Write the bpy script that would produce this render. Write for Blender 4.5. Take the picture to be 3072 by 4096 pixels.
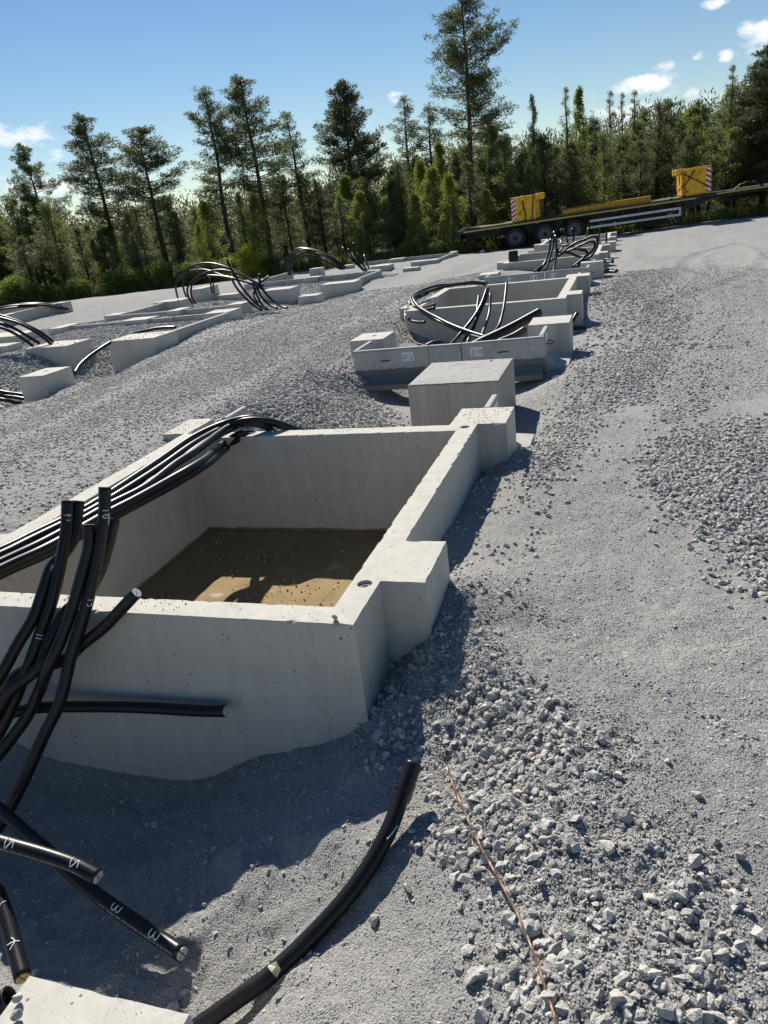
import bpy, bmesh, math, random
import numpy as np
from mathutils import Vector, Matrix

for o in list(bpy.data.objects):
    bpy.data.objects.remove(o)
SC = bpy.context.scene
COL = SC.collection

# ------------------------------------------------------------------ camera
cam_data = bpy.data.cameras.new('camera')
cam = bpy.data.objects.new('camera', cam_data)
COL.objects.link(cam)
cam_data.sensor_fit = 'VERTICAL'
cam_data.sensor_height = 36.0
cam_data.lens = 36.0 * 3004.45 / 4096.0
cam_data.clip_start = 0.05
cam_data.clip_end = 3000
cam.matrix_world = Matrix(((0.9509045, -0.0037875, 0.3094614, 0.0000000), (0.2864864, 0.3890300, -0.8755462, 0.0000000), (-0.1170736, 0.9212173, 0.3710154, 1.5000000), (0.0000000, 0.0000000, 0.0000000, 1.0000000)))
SC.camera = cam

# ------------------------------------------------------------------ light
SUN = Vector((-0.53, 0.786, 0.785)).normalized()
sun_el = math.asin(SUN.z)
sun_az = math.atan2(SUN.x, SUN.y)
w = bpy.data.worlds.new('World')
SC.world = w
w.use_nodes = True
WN, WL = w.node_tree.nodes, w.node_tree.links
WN.clear()
wout = WN.new('ShaderNodeOutputWorld')
wbg = WN.new('ShaderNodeBackground')
wbg.inputs['Strength'].default_value = 0.05
sky = WN.new('ShaderNodeTexSky')
sky.sky_type = 'NISHITA'
sky.sun_disc = False
sky.sun_elevation = sun_el
sky.sun_rotation = sun_az
sky.air_density = 1.0
sky.dust_density = 0.0
sky.ozone_density = 1.6
WL.new(wbg.outputs[0], wout.inputs[0])
geo = WN.new('ShaderNodeTexCoord')
def wmath(op, a, b=None, c=None, clamp=False):
    n = WN.new('ShaderNodeMath'); n.operation = op; n.use_clamp = clamp
    for i, v in enumerate((a, b, c)):
        if v is None: continue
        if isinstance(v, (int, float)): n.inputs[i].default_value = v
        else: WL.new(v, n.inputs[i])
    return n.outputs[0]
def wdot(vec):
    n = WN.new('ShaderNodeVectorMath'); n.operation = 'DOT_PRODUCT'
    WL.new(geo.outputs['Generated'], n.inputs[0]); n.inputs[1].default_value = vec
    return n.outputs['Value']
cn = WN.new('ShaderNodeTexNoise'); cn.inputs['Scale'].default_value = 26; cn.inputs['Detail'].default_value = 6; cn.inputs['Roughness'].default_value = 0.62
cmap = WN.new('ShaderNodeMapping'); cmap.inputs['Scale'].default_value = (1, 1, 1.9)
WL.new(geo.outputs['Generated'], cmap.inputs['Vector']); WL.new(cmap.outputs[0], cn.inputs['Vector'])
noise_c = wmath('SUBTRACT', cn.outputs['Fac'], 0.5)
# small fair-weather clouds: direction, half width, half height (radians)
CLOUDS = [((-0.635, 0.763, 0.118), .070, .020), ((-0.607, 0.789, 0.099), .022, .011), ((-0.625, 0.777, 0.070), .060, .024),
          ((-0.259, 0.958, 0.122), .016, .010), ((0.012, 0.995, 0.095), .052, .014), ((0.040, 0.993, 0.108), .026, .008),
          ((0.062, 0.995, 0.079), .040, .017), ((-0.030, 0.997, 0.070), .030, .012), ((0.135, 0.983, 0.122), .036, .024),
          ((0.096, 0.989, 0.109), .009, .008), ((0.066, 0.992, 0.111), .012, .006), ((0.086, 0.984, 0.157), .014, .008),
          ((-0.290, 0.954, 0.075), .030, .012), ((0.024, 0.997, 0.064), .075, .016), ((0.16, 0.98, 0.07), .10, .016)]
total = None
for d, a, b in CLOUDS:
    D = Vector(d).normalized()
    r = D.cross(Vector((0, 0, 1))).normalized(); u = r.cross(D)
    x = wmath('DIVIDE', wdot(r), a * .75); y = wmath('DIVIDE', wdot(u), b * .7)
    rr = wmath('SQRT', wmath('ADD', wmath('MULTIPLY', x, x), wmath('MULTIPLY', y, y)))
    m = wmath('SUBTRACT', 1.0, rr)
    front = wmath('GREATER_THAN', wdot(D), 0.2)
    m = wmath('MULTIPLY', wmath('ADD', m, wmath('MULTIPLY', noise_c, 4.6)), front)
    m = wmath('MULTIPLY', m, 1.05, clamp=True)
    total = m if total is None else wmath('MAXIMUM', total, m)
cmix = WN.new('ShaderNodeMix'); cmix.data_type = 'RGBA'
WL.new(total, cmix.inputs['Factor'])
hs = WN.new('ShaderNodeHueSaturation'); hs.inputs['Hue'].default_value = .504; hs.inputs['Saturation'].default_value = 1.2; hs.inputs['Value'].default_value = 1.18
WL.new(sky.outputs[0], hs.inputs['Color']); WL.new(hs.outputs[0], cmix.inputs['A'])
cmix.inputs['B'].default_value = (14.0, 14.3, 15.0, 1)
WL.new(cmix.outputs['Result'], wbg.inputs['Color'])

sl = bpy.data.lights.new('sun', 'SUN')
sl.energy = 5.0
sl.angle = math.radians(0.53)
sl.color = (1.0, 0.94, 0.84)
so = bpy.data.objects.new('sun', sl)
COL.objects.link(so)
so.rotation_euler = SUN.to_track_quat('Z', 'Y').to_euler()
so.location = (-20, 30, 40)
SC.view_settings.view_transform = 'Standard'
SC.view_settings.look = 'None'
SC.view_settings.gamma = 1.0
SC.view_settings.exposure = 0.55
SC.view_settings.use_curve_mapping = False
SC.cycles.max_bounces = 8
SC.cycles.transparent_max_bounces = 16
SC.cycles.use_denoising = True

# ------------------------------------------------------------------ helpers
def tag(o, label=None, cat=None, group=None, kind=None):
    if label: o['label'] = label
    if cat: o['category'] = cat
    if group: o['group'] = group
    if kind: o['kind'] = kind
    return o
def empty(name, loc=(0, 0, 0), rz=0.0):
    o = bpy.data.objects.new(name, None)
    COL.objects.link(o); o.location = loc; o.rotation_euler = (0, 0, rz); o.empty_display_size = 0.2
    return o
def put(name, me, mat=None, parent=None, loc=(0, 0, 0), smooth=False):
    if mat and not me.materials: me.materials.append(mat)
    if smooth: me.polygons.foreach_set('use_smooth', np.ones(len(me.polygons), dtype=bool))
    o = bpy.data.objects.new(name, me)
    COL.objects.link(o); o.location = loc
    if parent: o.parent = parent
    return o
def mesh_np(name, V, F):
    """V (n,3), F (m,k) with constant k"""
    V = np.asarray(V, np.float32); F = np.asarray(F, np.int32)
    me = bpy.data.meshes.new(name)
    k = F.shape[1]
    me.vertices.add(len(V)); me.vertices.foreach_set('co', V.ravel())
    me.loops.add(F.size); me.loops.foreach_set('vertex_index', F.ravel())
    me.polygons.add(len(F)); me.polygons.foreach_set('loop_start', np.arange(0, F.size, k, dtype=np.int32))
    me.update(calc_edges=True)
    return me
class MB:
    """collects boxes, prisms, tubes into one mesh"""
    def __init__(s): s.v = []; s.f = []
    def add(s, V, F):
        n = len(s.v); s.v += [tuple(map(float, p)) for p in V]; s.f += [tuple(int(i) + n for i in f) for f in F]; return s
    def box(s, x0, x1, y0, y1, z0, z1):
        V = [(x0, y0, z0), (x1, y0, z0), (x1, y1, z0), (x0, y1, z0), (x0, y0, z1), (x1, y0, z1), (x1, y1, z1), (x0, y1, z1)]
        return s.add(V, [(3, 2, 1, 0), (4, 5, 6, 7), (0, 1, 5, 4), (1, 2, 6, 5), (2, 3, 7, 6), (3, 0, 4, 7)])
    def prism(s, prof, axis, a, b):
        """prof: ccw list of 2d points; axis 'x': prof=(y,z); 'y': prof=(x,z); 'z': prof=(x,y)"""
        def P(p, t): return (t, p[0], p[1]) if axis == 'x' else (p[0], t, p[1]) if axis == 'y' else (p[0], p[1], t)
        n = len(prof)
        V = [P(p, a) for p in prof] + [P(p, b) for p in prof]
        F = [tuple(range(n))[::-1], tuple(range(n, 2 * n))] + [(i, (i + 1) % n, n + (i + 1) % n, n + i) for i in range(n)]
        return s.add(V, F)
    def tube(s, pts, r, sides=8, sub=0):
        V, F, _ = tube_geo(pts, r, sides, sub); return s.add(V, F)
    def cyl(s, c, axis, r, h, n=20, r2=None):
        c = Vector(c); a = Vector(axis).normalized(); t = a.orthogonal().normalized(); b = a.cross(t)
        r2 = r if r2 is None else r2
        V = []
        for rr, hh in ((r, 0), (r2, h)):
            for i in range(n):
                an = 2 * math.pi * i / n; V.append(c + a * hh + (t * math.cos(an) + b * math.sin(an)) * rr)
        F = [tuple(range(n))[::-1], tuple(range(n, 2 * n))] + [(i, (i + 1) % n, n + (i + 1) % n, n + i) for i in range(n)]
        return s.add(V, F)
    def lathe(s, c, axis, prof, n=28):
        """prof: list of (radius, height) -> closed ring surface"""
        c = Vector(c); a = Vector(axis).normalized(); t = a.orthogonal().normalized(); b = a.cross(t)
        V = []; m = len(prof)
        for r, hh in prof:
            for i in range(n):
                an = 2 * math.pi * i / n; V.append(c + a * hh + (t * math.cos(an) + b * math.sin(an)) * r)
        F = []
        for j in range(m - 1):
            for i in range(n):
                F.append((j * n + i, j * n + (i + 1) % n, (j + 1) * n + (i + 1) % n, (j + 1) * n + i))
        return s.add(V, F)
    def mesh(s, name):
        me = bpy.data.meshes.new(name); me.from_pydata(s.v, [], s.f); me.update()
        bm = bmesh.new(); bm.from_mesh(me); bmesh.ops.recalc_face_normals(bm, faces=bm.faces); bm.to_mesh(me); bm.free()
        return me
    def build(s, name, mat, parent=None, smooth=False, bevel=0, loc=(0, 0, 0), seg=2):
        o = put(name, s.mesh(name), mat, parent, loc)
        if bevel:
            m = o.modifiers.new('bevel', 'BEVEL'); m.width = bevel; m.segments = seg; m.limit_method = 'ANGLE'; m.angle_limit = math.radians(40)
        if smooth:
            o.data.polygons.foreach_set('use_smooth', np.ones(len(o.data.polygons), dtype=bool))
            o.data.set_sharp_from_angle(angle=math.radians(40))
        return o
def catmull(P, per=8):
    P = [np.array(p, float) for p in P]
    if len(P) < 3: return np.array([P[0] + (P[-1] - P[0]) * t for t in np.linspace(0, 1, per + 1)])
    Q = [2 * P[0] - P[1]] + P + [2 * P[-1] - P[-2]]
    out = []
    for i in range(1, len(Q) - 2):
        p0, p1, p2, p3 = Q[i - 1:i + 3]
        for t in np.linspace(0, 1, per, endpoint=False):
            out.append(.5 * ((2 * p1) + (-p0 + p2) * t + (2 * p0 - 5 * p1 + 4 * p2 - p3) * t * t + (-p0 + 3 * p1 - 3 * p2 + p3) * t ** 3))
    out.append(P[-1])
    return np.array(out)
def frames(P):
    T = np.gradient(P, axis=0); T /= np.linalg.norm(T, axis=1)[:, None] + 1e-12
    N = np.zeros_like(P); n = np.cross(T[0], (0, 0, 1.0))
    if np.linalg.norm(n) < 1e-3: n = np.cross(T[0], (1.0, 0, 0))
    n /= np.linalg.norm(n); N[0] = n
    for i in range(1, len(P)):
        n = n - T[i] * (n @ T[i]); n /= np.linalg.norm(n) + 1e-12; N[i] = n
    return T, N, np.cross(T, N)
def tube_geo(pts, r, sides=8, sub=0, cap=True):
    P = catmull(pts, sub) if sub else np.array(pts, float)
    T, N, B = frames(P)
    R = np.full(len(P), r) if np.isscalar(r) else np.interp(np.linspace(0, 1, len(P)), np.linspace(0, 1, len(r)), r)
    an = np.arange(sides) * 2 * math.pi / sides
    V = (P[:, None, :] + R[:, None, None] * (N[:, None, :] * np.cos(an)[None, :, None] + B[:, None, :] * np.sin(an)[None, :, None])).reshape(-1, 3)
    F = []
    for i in range(len(P) - 1):
        for j in range(sides):
            F.append((i * sides + j, i * sides + (j + 1) % sides, (i + 1) * sides + (j + 1) % sides, (i + 1) * sides + j))
    if cap:
        F.append(tuple(range(sides))[::-1]); m = (len(P) - 1) * sides; F.append(tuple(range(m, m + sides)))
    return V, F, (P, T, N, B)

# numpy value noise
def vnoise(x, y, seed=0):
    xi = np.floor(x).astype(np.int64); yi = np.floor(y).astype(np.int64)
    fx = x - xi; fy = y - yi
    fx = fx * fx * fx * (fx * (fx * 6 - 15) + 10); fy = fy * fy * fy * (fy * (fy * 6 - 15) + 10)
    def h(a, b):
        n = (a * 374761393 + b * 668265263 + seed * 974634777) & 0xffffffff
        n = ((n ^ (n >> 13)) * 1274126177) & 0xffffffff
        n = (n ^ (n >> 16)) & 0xffff
        return n / 65535.0
    return (h(xi, yi) * (1 - fx) + h(xi + 1, yi) * fx) * (1 - fy) + (h(xi, yi + 1) * (1 - fx) + h(xi + 1, yi + 1) * fx) * fy
def fbm(x, y, seed=0, o=4):
    s = 0; a = .5; t = 0
    for i in range(o):
        s = s + a * vnoise(x * 2 ** i + 17.3 * i, y * 2 ** i - 9.1 * i, seed + i); t += a; a *= .5
    return s / t

# ------------------------------------------------------------------ materials
class Mat:
    def __init__(s, name, rough=.8, col=(.5, .5, .5), metal=0.0, spec=.4):
        s.m = bpy.data.materials.new(name); s.m.use_nodes = True
        s.N = s.m.node_tree.nodes; s.L = s.m.node_tree.links
        s.b = s.N['Principled BSDF']; s.out = s.N['Material Output']
        s.b.inputs['Roughness'].default_value = rough; s.b.inputs['Base Color'].default_value = (*col, 1)
        s.b.inputs['Metallic'].default_value = metal; s.b.inputs['Specular IOR Level'].default_value = spec
    def n(s, t, **k):
        nd = s.N.new(t)
        for a, v in k.items():
            if a in nd.inputs: s.set(nd.inputs[a], v)
            else: setattr(nd, a, v)
        return nd
    def set(s, inp, v):
        if isinstance(v, bpy.types.NodeSocket): s.L.new(v, inp)
        elif hasattr(inp, 'default_value'):
            if isinstance(v, tuple) and len(v) == 3 and inp.type == 'RGBA': v = (*v, 1)
            inp.default_value = v
    def coord(s, which='Object', scale=(1, 1, 1)):
        t = s.n('ShaderNodeTexCoord'); mp = s.n('ShaderNodeMapping'); mp.inputs['Scale'].default_value = scale
        s.L.new(t.outputs[which], mp.inputs[0]); return mp.outputs[0]
    def noise(s, vec, scale, detail=4, rough=.55, dist=0.0):
        nd = s.n('ShaderNodeTexNoise'); s.L.new(vec, nd.inputs['Vector'])
        nd.inputs['Scale'].default_value = scale; nd.inputs['Detail'].default_value = detail; nd.inputs['Roughness'].default_value = rough; nd.inputs['Distortion'].default_value = dist
        return nd.outputs['Fac']
    def voro(s, vec, scale, feature='F1', out='Distance', rand=1.0):
        nd = s.n('ShaderNodeTexVoronoi'); nd.feature = feature; s.L.new(vec, nd.inputs['Vector'])
        nd.inputs['Scale'].default_value = scale; nd.inputs['Randomness'].default_value = rand
        return nd.outputs[out]
    def ramp(s, fac, stops, interp='LINEAR'):
        nd = s.n('ShaderNodeValToRGB'); nd.color_ramp.interpolation = interp
        els = nd.color_ramp.elements
        while len(els) < len(stops): els.new(.5)
        for e, (p, c) in zip(els, stops):
            e.position = p; e.color = (*c, 1) if isinstance(c, tuple) else (c, c, c, 1)
        s.L.new(fac, nd.inputs[0]); return nd.outputs[0]
    def mix(s, f, a, b, mode='MIX'):
        nd = s.n('ShaderNodeMix'); nd.data_type = 'RGBA'; nd.blend_type = mode
        s.set(nd.inputs['Factor'], f); s.set(nd.inputs['A'], a); s.set(nd.inputs['B'], b); return nd.outputs['Result']
    def math(s, op, a, b=None, clamp=False):
        nd = s.n('ShaderNodeMath'); nd.operation = op; nd.use_clamp = clamp
        s.set(nd.inputs[0], a)
        if b is not None: s.set(nd.inputs[1], b)
        return nd.outputs[0]
    def bump(s, h, strength=.3, dist=.01, prev=None):
        nd = s.n('ShaderNodeBump'); nd.inputs['Strength'].default_value = strength; nd.inputs['Distance'].default_value = dist
        s.L.new(h, nd.inputs['Height'])
        if prev is not None: s.L.new(prev, nd.inputs['Normal'])
        return nd.outputs[0]
    def base(s, c): s.L.new(c, s.b.inputs['Base Color']); return s
    def normal(s, nrm): s.L.new(nrm, s.b.inputs['Normal']); return s
    def rough(s, r): s.L.new(r, s.b.inputs['Roughness']); return s

def concrete(name, base=(.51, .49, .447), var=.14, pores=1.0, streak=.25, wet=None, rough_top=0.0, grain=0.0):
    M = Mat(name, .88, spec=.25)
    v = M.coord('Object')
    big = M.noise(v, 2.1, 5, .6, .4); mid = M.noise(v, 11, 4, .6); fine = M.noise(v, 130, 3, .6)
    vs = M.coord('Object', (9, 9, .8)); st = M.noise(vs, 1.6, 4, .55)
    d = tuple(c * (1 - 2 * var) for c in base); l = tuple(min(1, c * (1 + var)) for c in base)
    c = M.ramp(big, [(.28, d), (.5, base), (.72, l)])
    c = M.mix(.5, c, M.ramp(mid, [(.3, d), (.7, l)]))
    bl = M.noise(v, .9, 6, .7, .8); c = M.mix(M.ramp(bl, [(.42, 0.0), (.62, .38)]), c, tuple(x * .66 for x in base))
    bandv = M.noise(M.coord('Object', (1.2, 1.2, 9)), 1.0, 4, .6, .3); c = M.mix(.22, c, M.ramp(bandv, [(.35, tuple(x * .7 for x in base)), (.65, l)]))
    c = M.mix(streak, c, M.ramp(st, [(.3, tuple(x * .62 for x in base)), (.62, l)]))
    c = M.mix(.35, c, M.ramp(fine, [(.3, tuple(x * .8 for x in base)), (.7, tuple(min(1, x * 1.2) for x in base))]))
    scf = M.noise(M.coord('Object', (4.2, 4.2, .55)), 1.0, 3, .5, .8); c = M.mix(M.ramp(scf, [(.60, 0.0), (.70, .30)]), c, tuple(x * .55 for x in base))
    # rare warm stains
    stn = M.noise(v, 3.3, 3, .5, 1.0)
    c = M.mix(M.ramp(stn, [(.66, 0.0), (.78, .35)]), c, (base[0] * .8, base[1] * .68, base[2] * .5))
    # blow holes
    pv = M.voro(v, 24); pm = M.noise(v, 6.5, 2)
    hole = M.math('LESS_THAN', pv, M.ramp(pm, [(.40, 0.0), (.66, .17 * pores)]))
    pv2 = M.voro(v, 75); hole2 = M.math('LESS_THAN', pv2, M.ramp(M.noise(v, 9, 2), [(.42, 0.0), (.7, .22 * pores)]))
    hh = M.math('MAXIMUM', hole, hole2)
    c = M.mix(M.math('MULTIPLY', hh, .72), c, (.06, .06, .055))
    if grain:
        g = M.noise(M.coord('Object', (34, 34, 1.3)), 1.0, 5, .65, .6)
        c = M.mix(grain, c, M.ramp(g, [(.35, tuple(x * .55 for x in base)), (.6, tuple(x * 1.15 for x in base))]))
        drip = M.noise(M.coord('Object', (13, 13, .5)), 1.0, 2, .5, 1.2)
        c = M.mix(M.ramp(drip, [(.66, 0.0), (.7, .4)]), c, (.5, .5, .48))
    if wet is not None:
        sep = M.n('ShaderNodeSeparateXYZ'); M.L.new(M.coord('Object'), sep.inputs[0])
        edge = M.math('ADD', sep.outputs['Z'], M.math('MULTIPLY', M.math('SUBTRACT', M.noise(v, 14, 4), .5), .035))
        wm = M.math('LESS_THAN', edge, wet)
        c = M.mix(wm, c, M.mix(.8, c, (.15, .155, .16), 'MULTIPLY') if False else tuple(x * .42 for x in base))
        band = M.math('MULTIPLY', M.math('LESS_THAN', edge, wet + .13), M.ramp(M.noise(v, 9, 4, .7), [(.4, 0.0), (.62, .45)]))
        c = M.mix(M.math('MULTIPLY', band, M.math('SUBTRACT', 1.0, wm)), c, (.62, .62, .6))
    M.base(c)
    nr = M.bump(M.math('SUBTRACT', mid, M.math('MULTIPLY', hh, 1.5)), .35, .004)
    nr = M.bump(fine, .3, .0015, nr)
    if rough_top:
        nr = M.bump(M.noise(v, 60, 5, .7), rough_top, .012, nr)
    M.normal(nr)
    return M.m

MT = {}
MT['concrete'] = concrete('cast_concrete')
MT['concrete_warm'] = concrete('cast_concrete_warm', (.525, .502, .447), .15)
MT['concrete_block'] = concrete('poured_block_concrete', (.40, .375, .33), .12, pores=.4, grain=.24)
MT['concrete_rough'] = concrete('screeded_concrete', (.41, .405, .39), .15, pores=1.2, rough_top=.9)
MT['element'] = concrete('wall_element_concrete', (.44, .435, .405), .16, pores=.6, wet=-.23)
MT['element_dry'] = concrete('kerb_element_concrete', (.43, .42, .39), .16, pores=.6, streak=.35)

def stone_mat(name, lo, hi, speck=.4):
    M = Mat(name, .9, spec=.25)
    oi = M.n('ShaderNodeObjectInfo')
    v = M.coord('Object')
    c = M.ramp(oi.outputs['Random'], [(0, tuple(a * .6 for a in lo)), (.12, lo), (.55, tuple((a + b) / 2 for a, b in zip(lo, hi))), (.9, hi), (1, (hi[0] * .92, hi[1] * .82, hi[2] * .70))])
    sp = M.noise(v, 9, 4, .7)
    c = M.mix(speck, c, M.ramp(sp, [(.38, tuple(x * .45 for x in lo)), (.6, tuple(min(1, x * 1.35) for x in hi))]))
    M.base(c); M.normal(M.bump(M.noise(v, 6, 4, .65), .35, .12))
    return M.m
MT['stone'] = stone_mat('crushed_granite', (.33, .318, .298), (.56, .545, .51))

def ground_mat():
    M = Mat('crushed_rock_ground', .95, spec=.2)
    v = M.coord('Object')
    at = M.n('ShaderNodeAttribute', attribute_name='coarse'); soil = M.n('ShaderNodeAttribute', attribute_name='soil')
    damp = M.n('ShaderNodeAttribute', attribute_name='damp')
    # fines
    f1 = M.noise(v, 210, 4, .75); f2 = M.noise(v, 45, 5, .7); f3 = M.noise(v, 2.2, 5, .6)
    gv = M.n('ShaderNodeTexVoronoi'); M.L.new(v, gv.inputs['Vector']); gv.inputs['Scale'].default_value = 150
    gsep = M.n('ShaderNodeSeparateColor'); M.L.new(gv.outputs['Color'], gsep.inputs[0])
    fine = M.ramp(f1, [(.3, (.09, .09, .09)), (.5, (.345, .337, .32)), (.7, (.54, .525, .49))])
    fine = M.mix(.5, fine, M.ramp(gsep.outputs[0], [(0, (.09, .09, .09)), (.5, (.335, .328, .312)), (1, (.54, .525, .495))]))
    fine = M.mix(.3, fine, M.ramp(f2, [(.3, (.19, .19, .188)), (.7, (.35, .345, .338))]))
    fine = M.mix(.25, fine, M.ramp(f3, [(.35, (.21, .21, .21)), (.65, (.36, .352, .335))]))
    # coarse chips
    vd = M.n('ShaderNodeTexVoronoi'); M.L.new(v, vd.inputs['Vector']); vd.inputs['Scale'].default_value = 34
    sepc = M.n('ShaderNodeSeparateColor'); M.L.new(vd.outputs['Color'], sepc.inputs[0])
    chip = M.ramp(sepc.outputs[0], [(0, (.13, .132, .135)), (.6, (.33, .325, .312)), (1, (.52, .512, .495))])
    vd2 = M.n('ShaderNodeTexVoronoi'); M.L.new(v, vd2.inputs['Vector']); vd2.inputs['Scale'].default_value = 75
    sep2 = M.n('ShaderNodeSeparateColor'); M.L.new(vd2.outputs['Color'], sep2.inputs[0])
    chip = M.mix(.4, chip, M.ramp(sep2.outputs[0], [(0, (.08, .08, .082)), (1, (.52, .512, .495))]))
    chip = M.mix(.25, chip, M.ramp(f2, [(.3, (.2, .2, .2)), (.7, (.5, .5, .5))]))
    c = M.mix(at.outputs['Fac'], fine, chip)
    c = M.mix(M.math('MULTIPLY', damp.outputs['Fac'], .6), c, (.07, .07, .07), 'MULTIPLY')
    sg = M.ramp(M.noise(v, 1.7, 6, .65), [(.3, (.035, .045, .018)), (.5, (.05, .06, .022)), (.7, (.085, .075, .04))])
    c = M.mix(soil.outputs['Fac'], c, sg)
    M.base(c)
    n1 = M.bump(f1, .55, .006); n1 = M.bump(M.math('SUBTRACT', .6, gv.outputs['Distance']), .7, .006, n1); n1 = M.bump(f2, .6, .014, n1)
    h = M.math('MULTIPLY', M.math('SUBTRACT', .6, vd.outputs['Distance']), at.outputs['Fac'])
    n1 = M.bump(h, .7, .03, n1)
    h2 = M.math('MULTIPLY', M.math('SUBTRACT', .6, vd2.outputs['Distance']), at.outputs['Fac'])
    n1 = M.bump(h2, .6, .014, n1)
    M.normal(n1)
    return M.m
MT['ground'] = ground_mat()

def cable_mat(name, col=(.011, .011, .012), rough=.36):
    M = Mat(name, rough, col, spec=.32)
    v = M.coord('Object')
    dust = M.ramp(M.noise(v, 7, 5, .65), [(.5, 0.0), (.8, .07)])
    c = M.mix(dust, col, (.16, .155, .145)); M.base(c)
    sc = M.noise(M.coord('Object', (1, 1, 1)), 90, 3, .6)
    r = M.math('ADD', rough, M.math('MULTIPLY', dust, .9)); M.rough(M.math('ADD', r, M.math('MULTIPLY', M.math('SUBTRACT', sc, .5), .18), clamp=True))
    M.normal(M.bump(sc, .08, .001))
    return M.m
MT['cable'] = cable_mat('black_cable_sheath')
MT['hose'] = cable_mat('corrugated_black_plastic', (.016, .016, .018), .38)
def simple(name, col, rough=.6, metal=0.0, var=.12, scale=12, bump=0.0, spec=.4):
    M = Mat(name, rough, col, metal, spec)
    v = M.coord('Object')
    nz = M.noise(v, scale, 5, .62)
    M.base(M.ramp(nz, [(.3, tuple(max(0, x * (1 - 2 * var)) for x in col)), (.7, tuple(min(1, x * (1 + var)) for x in col))]))
    if bump: M.normal(M.bump(nz, bump, .01))
    return M.m
MT['alu'] = simple('cut_aluminium', (.72, .73, .74), .42, .35, .12, 300)
MT['brass'] = simple('cut_core_yellowed', (.62, .47, .18), .5, .2, .15, 300)
MT['chalk'] = simple('white_marker_paint', (.78, .82, .84), .7, 0, .08, 200)
MT['print'] = simple('white_cable_print', (.5, .5, .48), .6, 0, .05, 200)
MT['copper'] = simple('bare_copper', (.27, .165, .12), .5, .5, .3, 160)
MT['water'] = None
MT['yellow'] = simple('yellow_crane_paint', (.84, .46, .018), .45, 0, .14, 5)
MT['yellow_worn'] = simple('worn_yellow_paint', (.66, .34, .022), .6, 0, .25, 9)
MT['rust'] = simple('rusty_chain', (.05, .032, .022), .8, .3, .3, 60)
MT['steel_dark'] = simple('dark_chassis_paint', (.022, .023, .025), .5, .2, .35, 8)
MT['deck_wood'] = simple('worn_deck_boards', (.10, .075, .055), .85, 0, .3, 10)
MT['deck_green'] = simple('dark_green_deck_edge', (.016, .030, .032), .5, 0, .2, 8)
MT['tyre'] = simple('tyre_rubber', (.018, .018, .019), .75, 0, .25, 20, .2)
MT['rim'] = simple('wheel_steel', (.17, .17, .175), .5, .4, .2, 14)
MT['hub'] = simple('dirty_hub', (.045, .042, .04), .6, .3, .3, 20)
MT['galv'] = simple('galvanised_rail', (.55, .57, .58), .4, .25, .1, 18)
MT['tape_yellow'] = simple('yellow_reflective_strip', (.66, .48, .06), .5, 0, .15, 10)
MT['orange_lamp'] = simple('amber_marker_lens', (.75, .2, .02), .3, 0, .05, 10)
MT['white'] = simple('white_print', (.78, .78, .77), .6, 0, .04, 20)
MT['red'] = simple('red_print', (.55, .02, .025), .5, 0, .08, 20)
MT['black_ink'] = simple('black_ink', (.02, .02, .02), .6, 0, .05, 20)
MT['grey_ink'] = simple('grey_small_print', (.42, .43, .44), .6, 0, .05, 20)
MT['plastic_tape'] = simple('pale_scrap', (.55, .54, .36), .6, 0, .15, 40)
MT['orange_tape'] = simple('orange_tape', (.75, .22, .03), .5, 0, .1, 10)
MT['olive_plate'] = simple('olive_yellow_plate', (.28, .24, .05), .6, 0, .15, 20)

def leaf_mat(name, a, b, trans=.3, tcol=None, rough=.55):
    M = Mat(name, rough, a, spec=.35)
    g = M.n('ShaderNodeNewGeometry'); oi = M.n('ShaderNodeObjectInfo')
    f = M.math('ADD', M.math('MULTIPLY', g.outputs['Random Per Island'], .75), M.math('MULTIPLY', oi.outputs['Random'], .25))
    c = M.ramp(f, [(0, a), (1, b)])
    M.base(c)
    tr = M.n('ShaderNodeBsdfTranslucent')
    tc = M.mix(.5, c, tcol if tcol else b); M.L.new(tc, tr.inputs['Color'])
    mx = M.n('ShaderNodeMixShader'); mx.inputs[0].default_value = trans
    M.L.new(M.b.outputs[0], mx.inputs[1]); M.L.new(tr.outputs[0], mx.inputs[2]); M.L.new(mx.outputs[0], M.out.inputs['Surface'])
    return M.m
MT['pine_needles'] = leaf_mat('pine_needles', (.060, .082, .034), (.155, .18, .068), .42)
MT['dark_needles'] = leaf_mat('dark_spruce_needles', (.048, .066, .030), (.11, .13, .055), .38)
MT['young_needles'] = leaf_mat('young_pine_needles', (.085, .115, .038), (.20, .235, .075), .48)
MT['birch_leaves'] = leaf_mat('birch_leaves', (.11, .155, .03), (.26, .30, .06), .52, (.22, .28, .03))
MT['bush_leaves'] = leaf_mat('bush_leaves', (.10, .145, .036), (.25, .31, .07), .5, (.2, .26, .03))
MT['yellow_leaves'] = leaf_mat('yellow_willow_leaves', (.26, .28, .025), (.44, .45, .05), .55, (.55, .56, .04))
MT['grass'] = leaf_mat('verge_grass', (.09, .12, .03), (.25, .27, .075), .45)
def bark(name, lo, hi):
    M = Mat(name, .9, lo, spec=.2)
    v = M.coord('Object', (6, 6, 1.5)); nz = M.noise(v, 3, 5, .7)
    M.base(M.ramp(nz, [(.35, lo), (.65, hi)])); M.normal(M.bump(nz, .6, .02)); return M.m
MT['pine_bark'] = bark('pine_bark', (.055, .040, .032), (.14, .092, .068))
MT['pine_bark_red'] = bark('upper_pine_bark', (.10, .058, .036), (.22, .125, .075))
MT['dark_bark'] = bark('dark_bark', (.03, .026, .022), (.075, .062, .05))
MT['birch_bark'] = bark('birch_bark', (.20, .19, .17), (.42, .41, .38))

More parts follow.
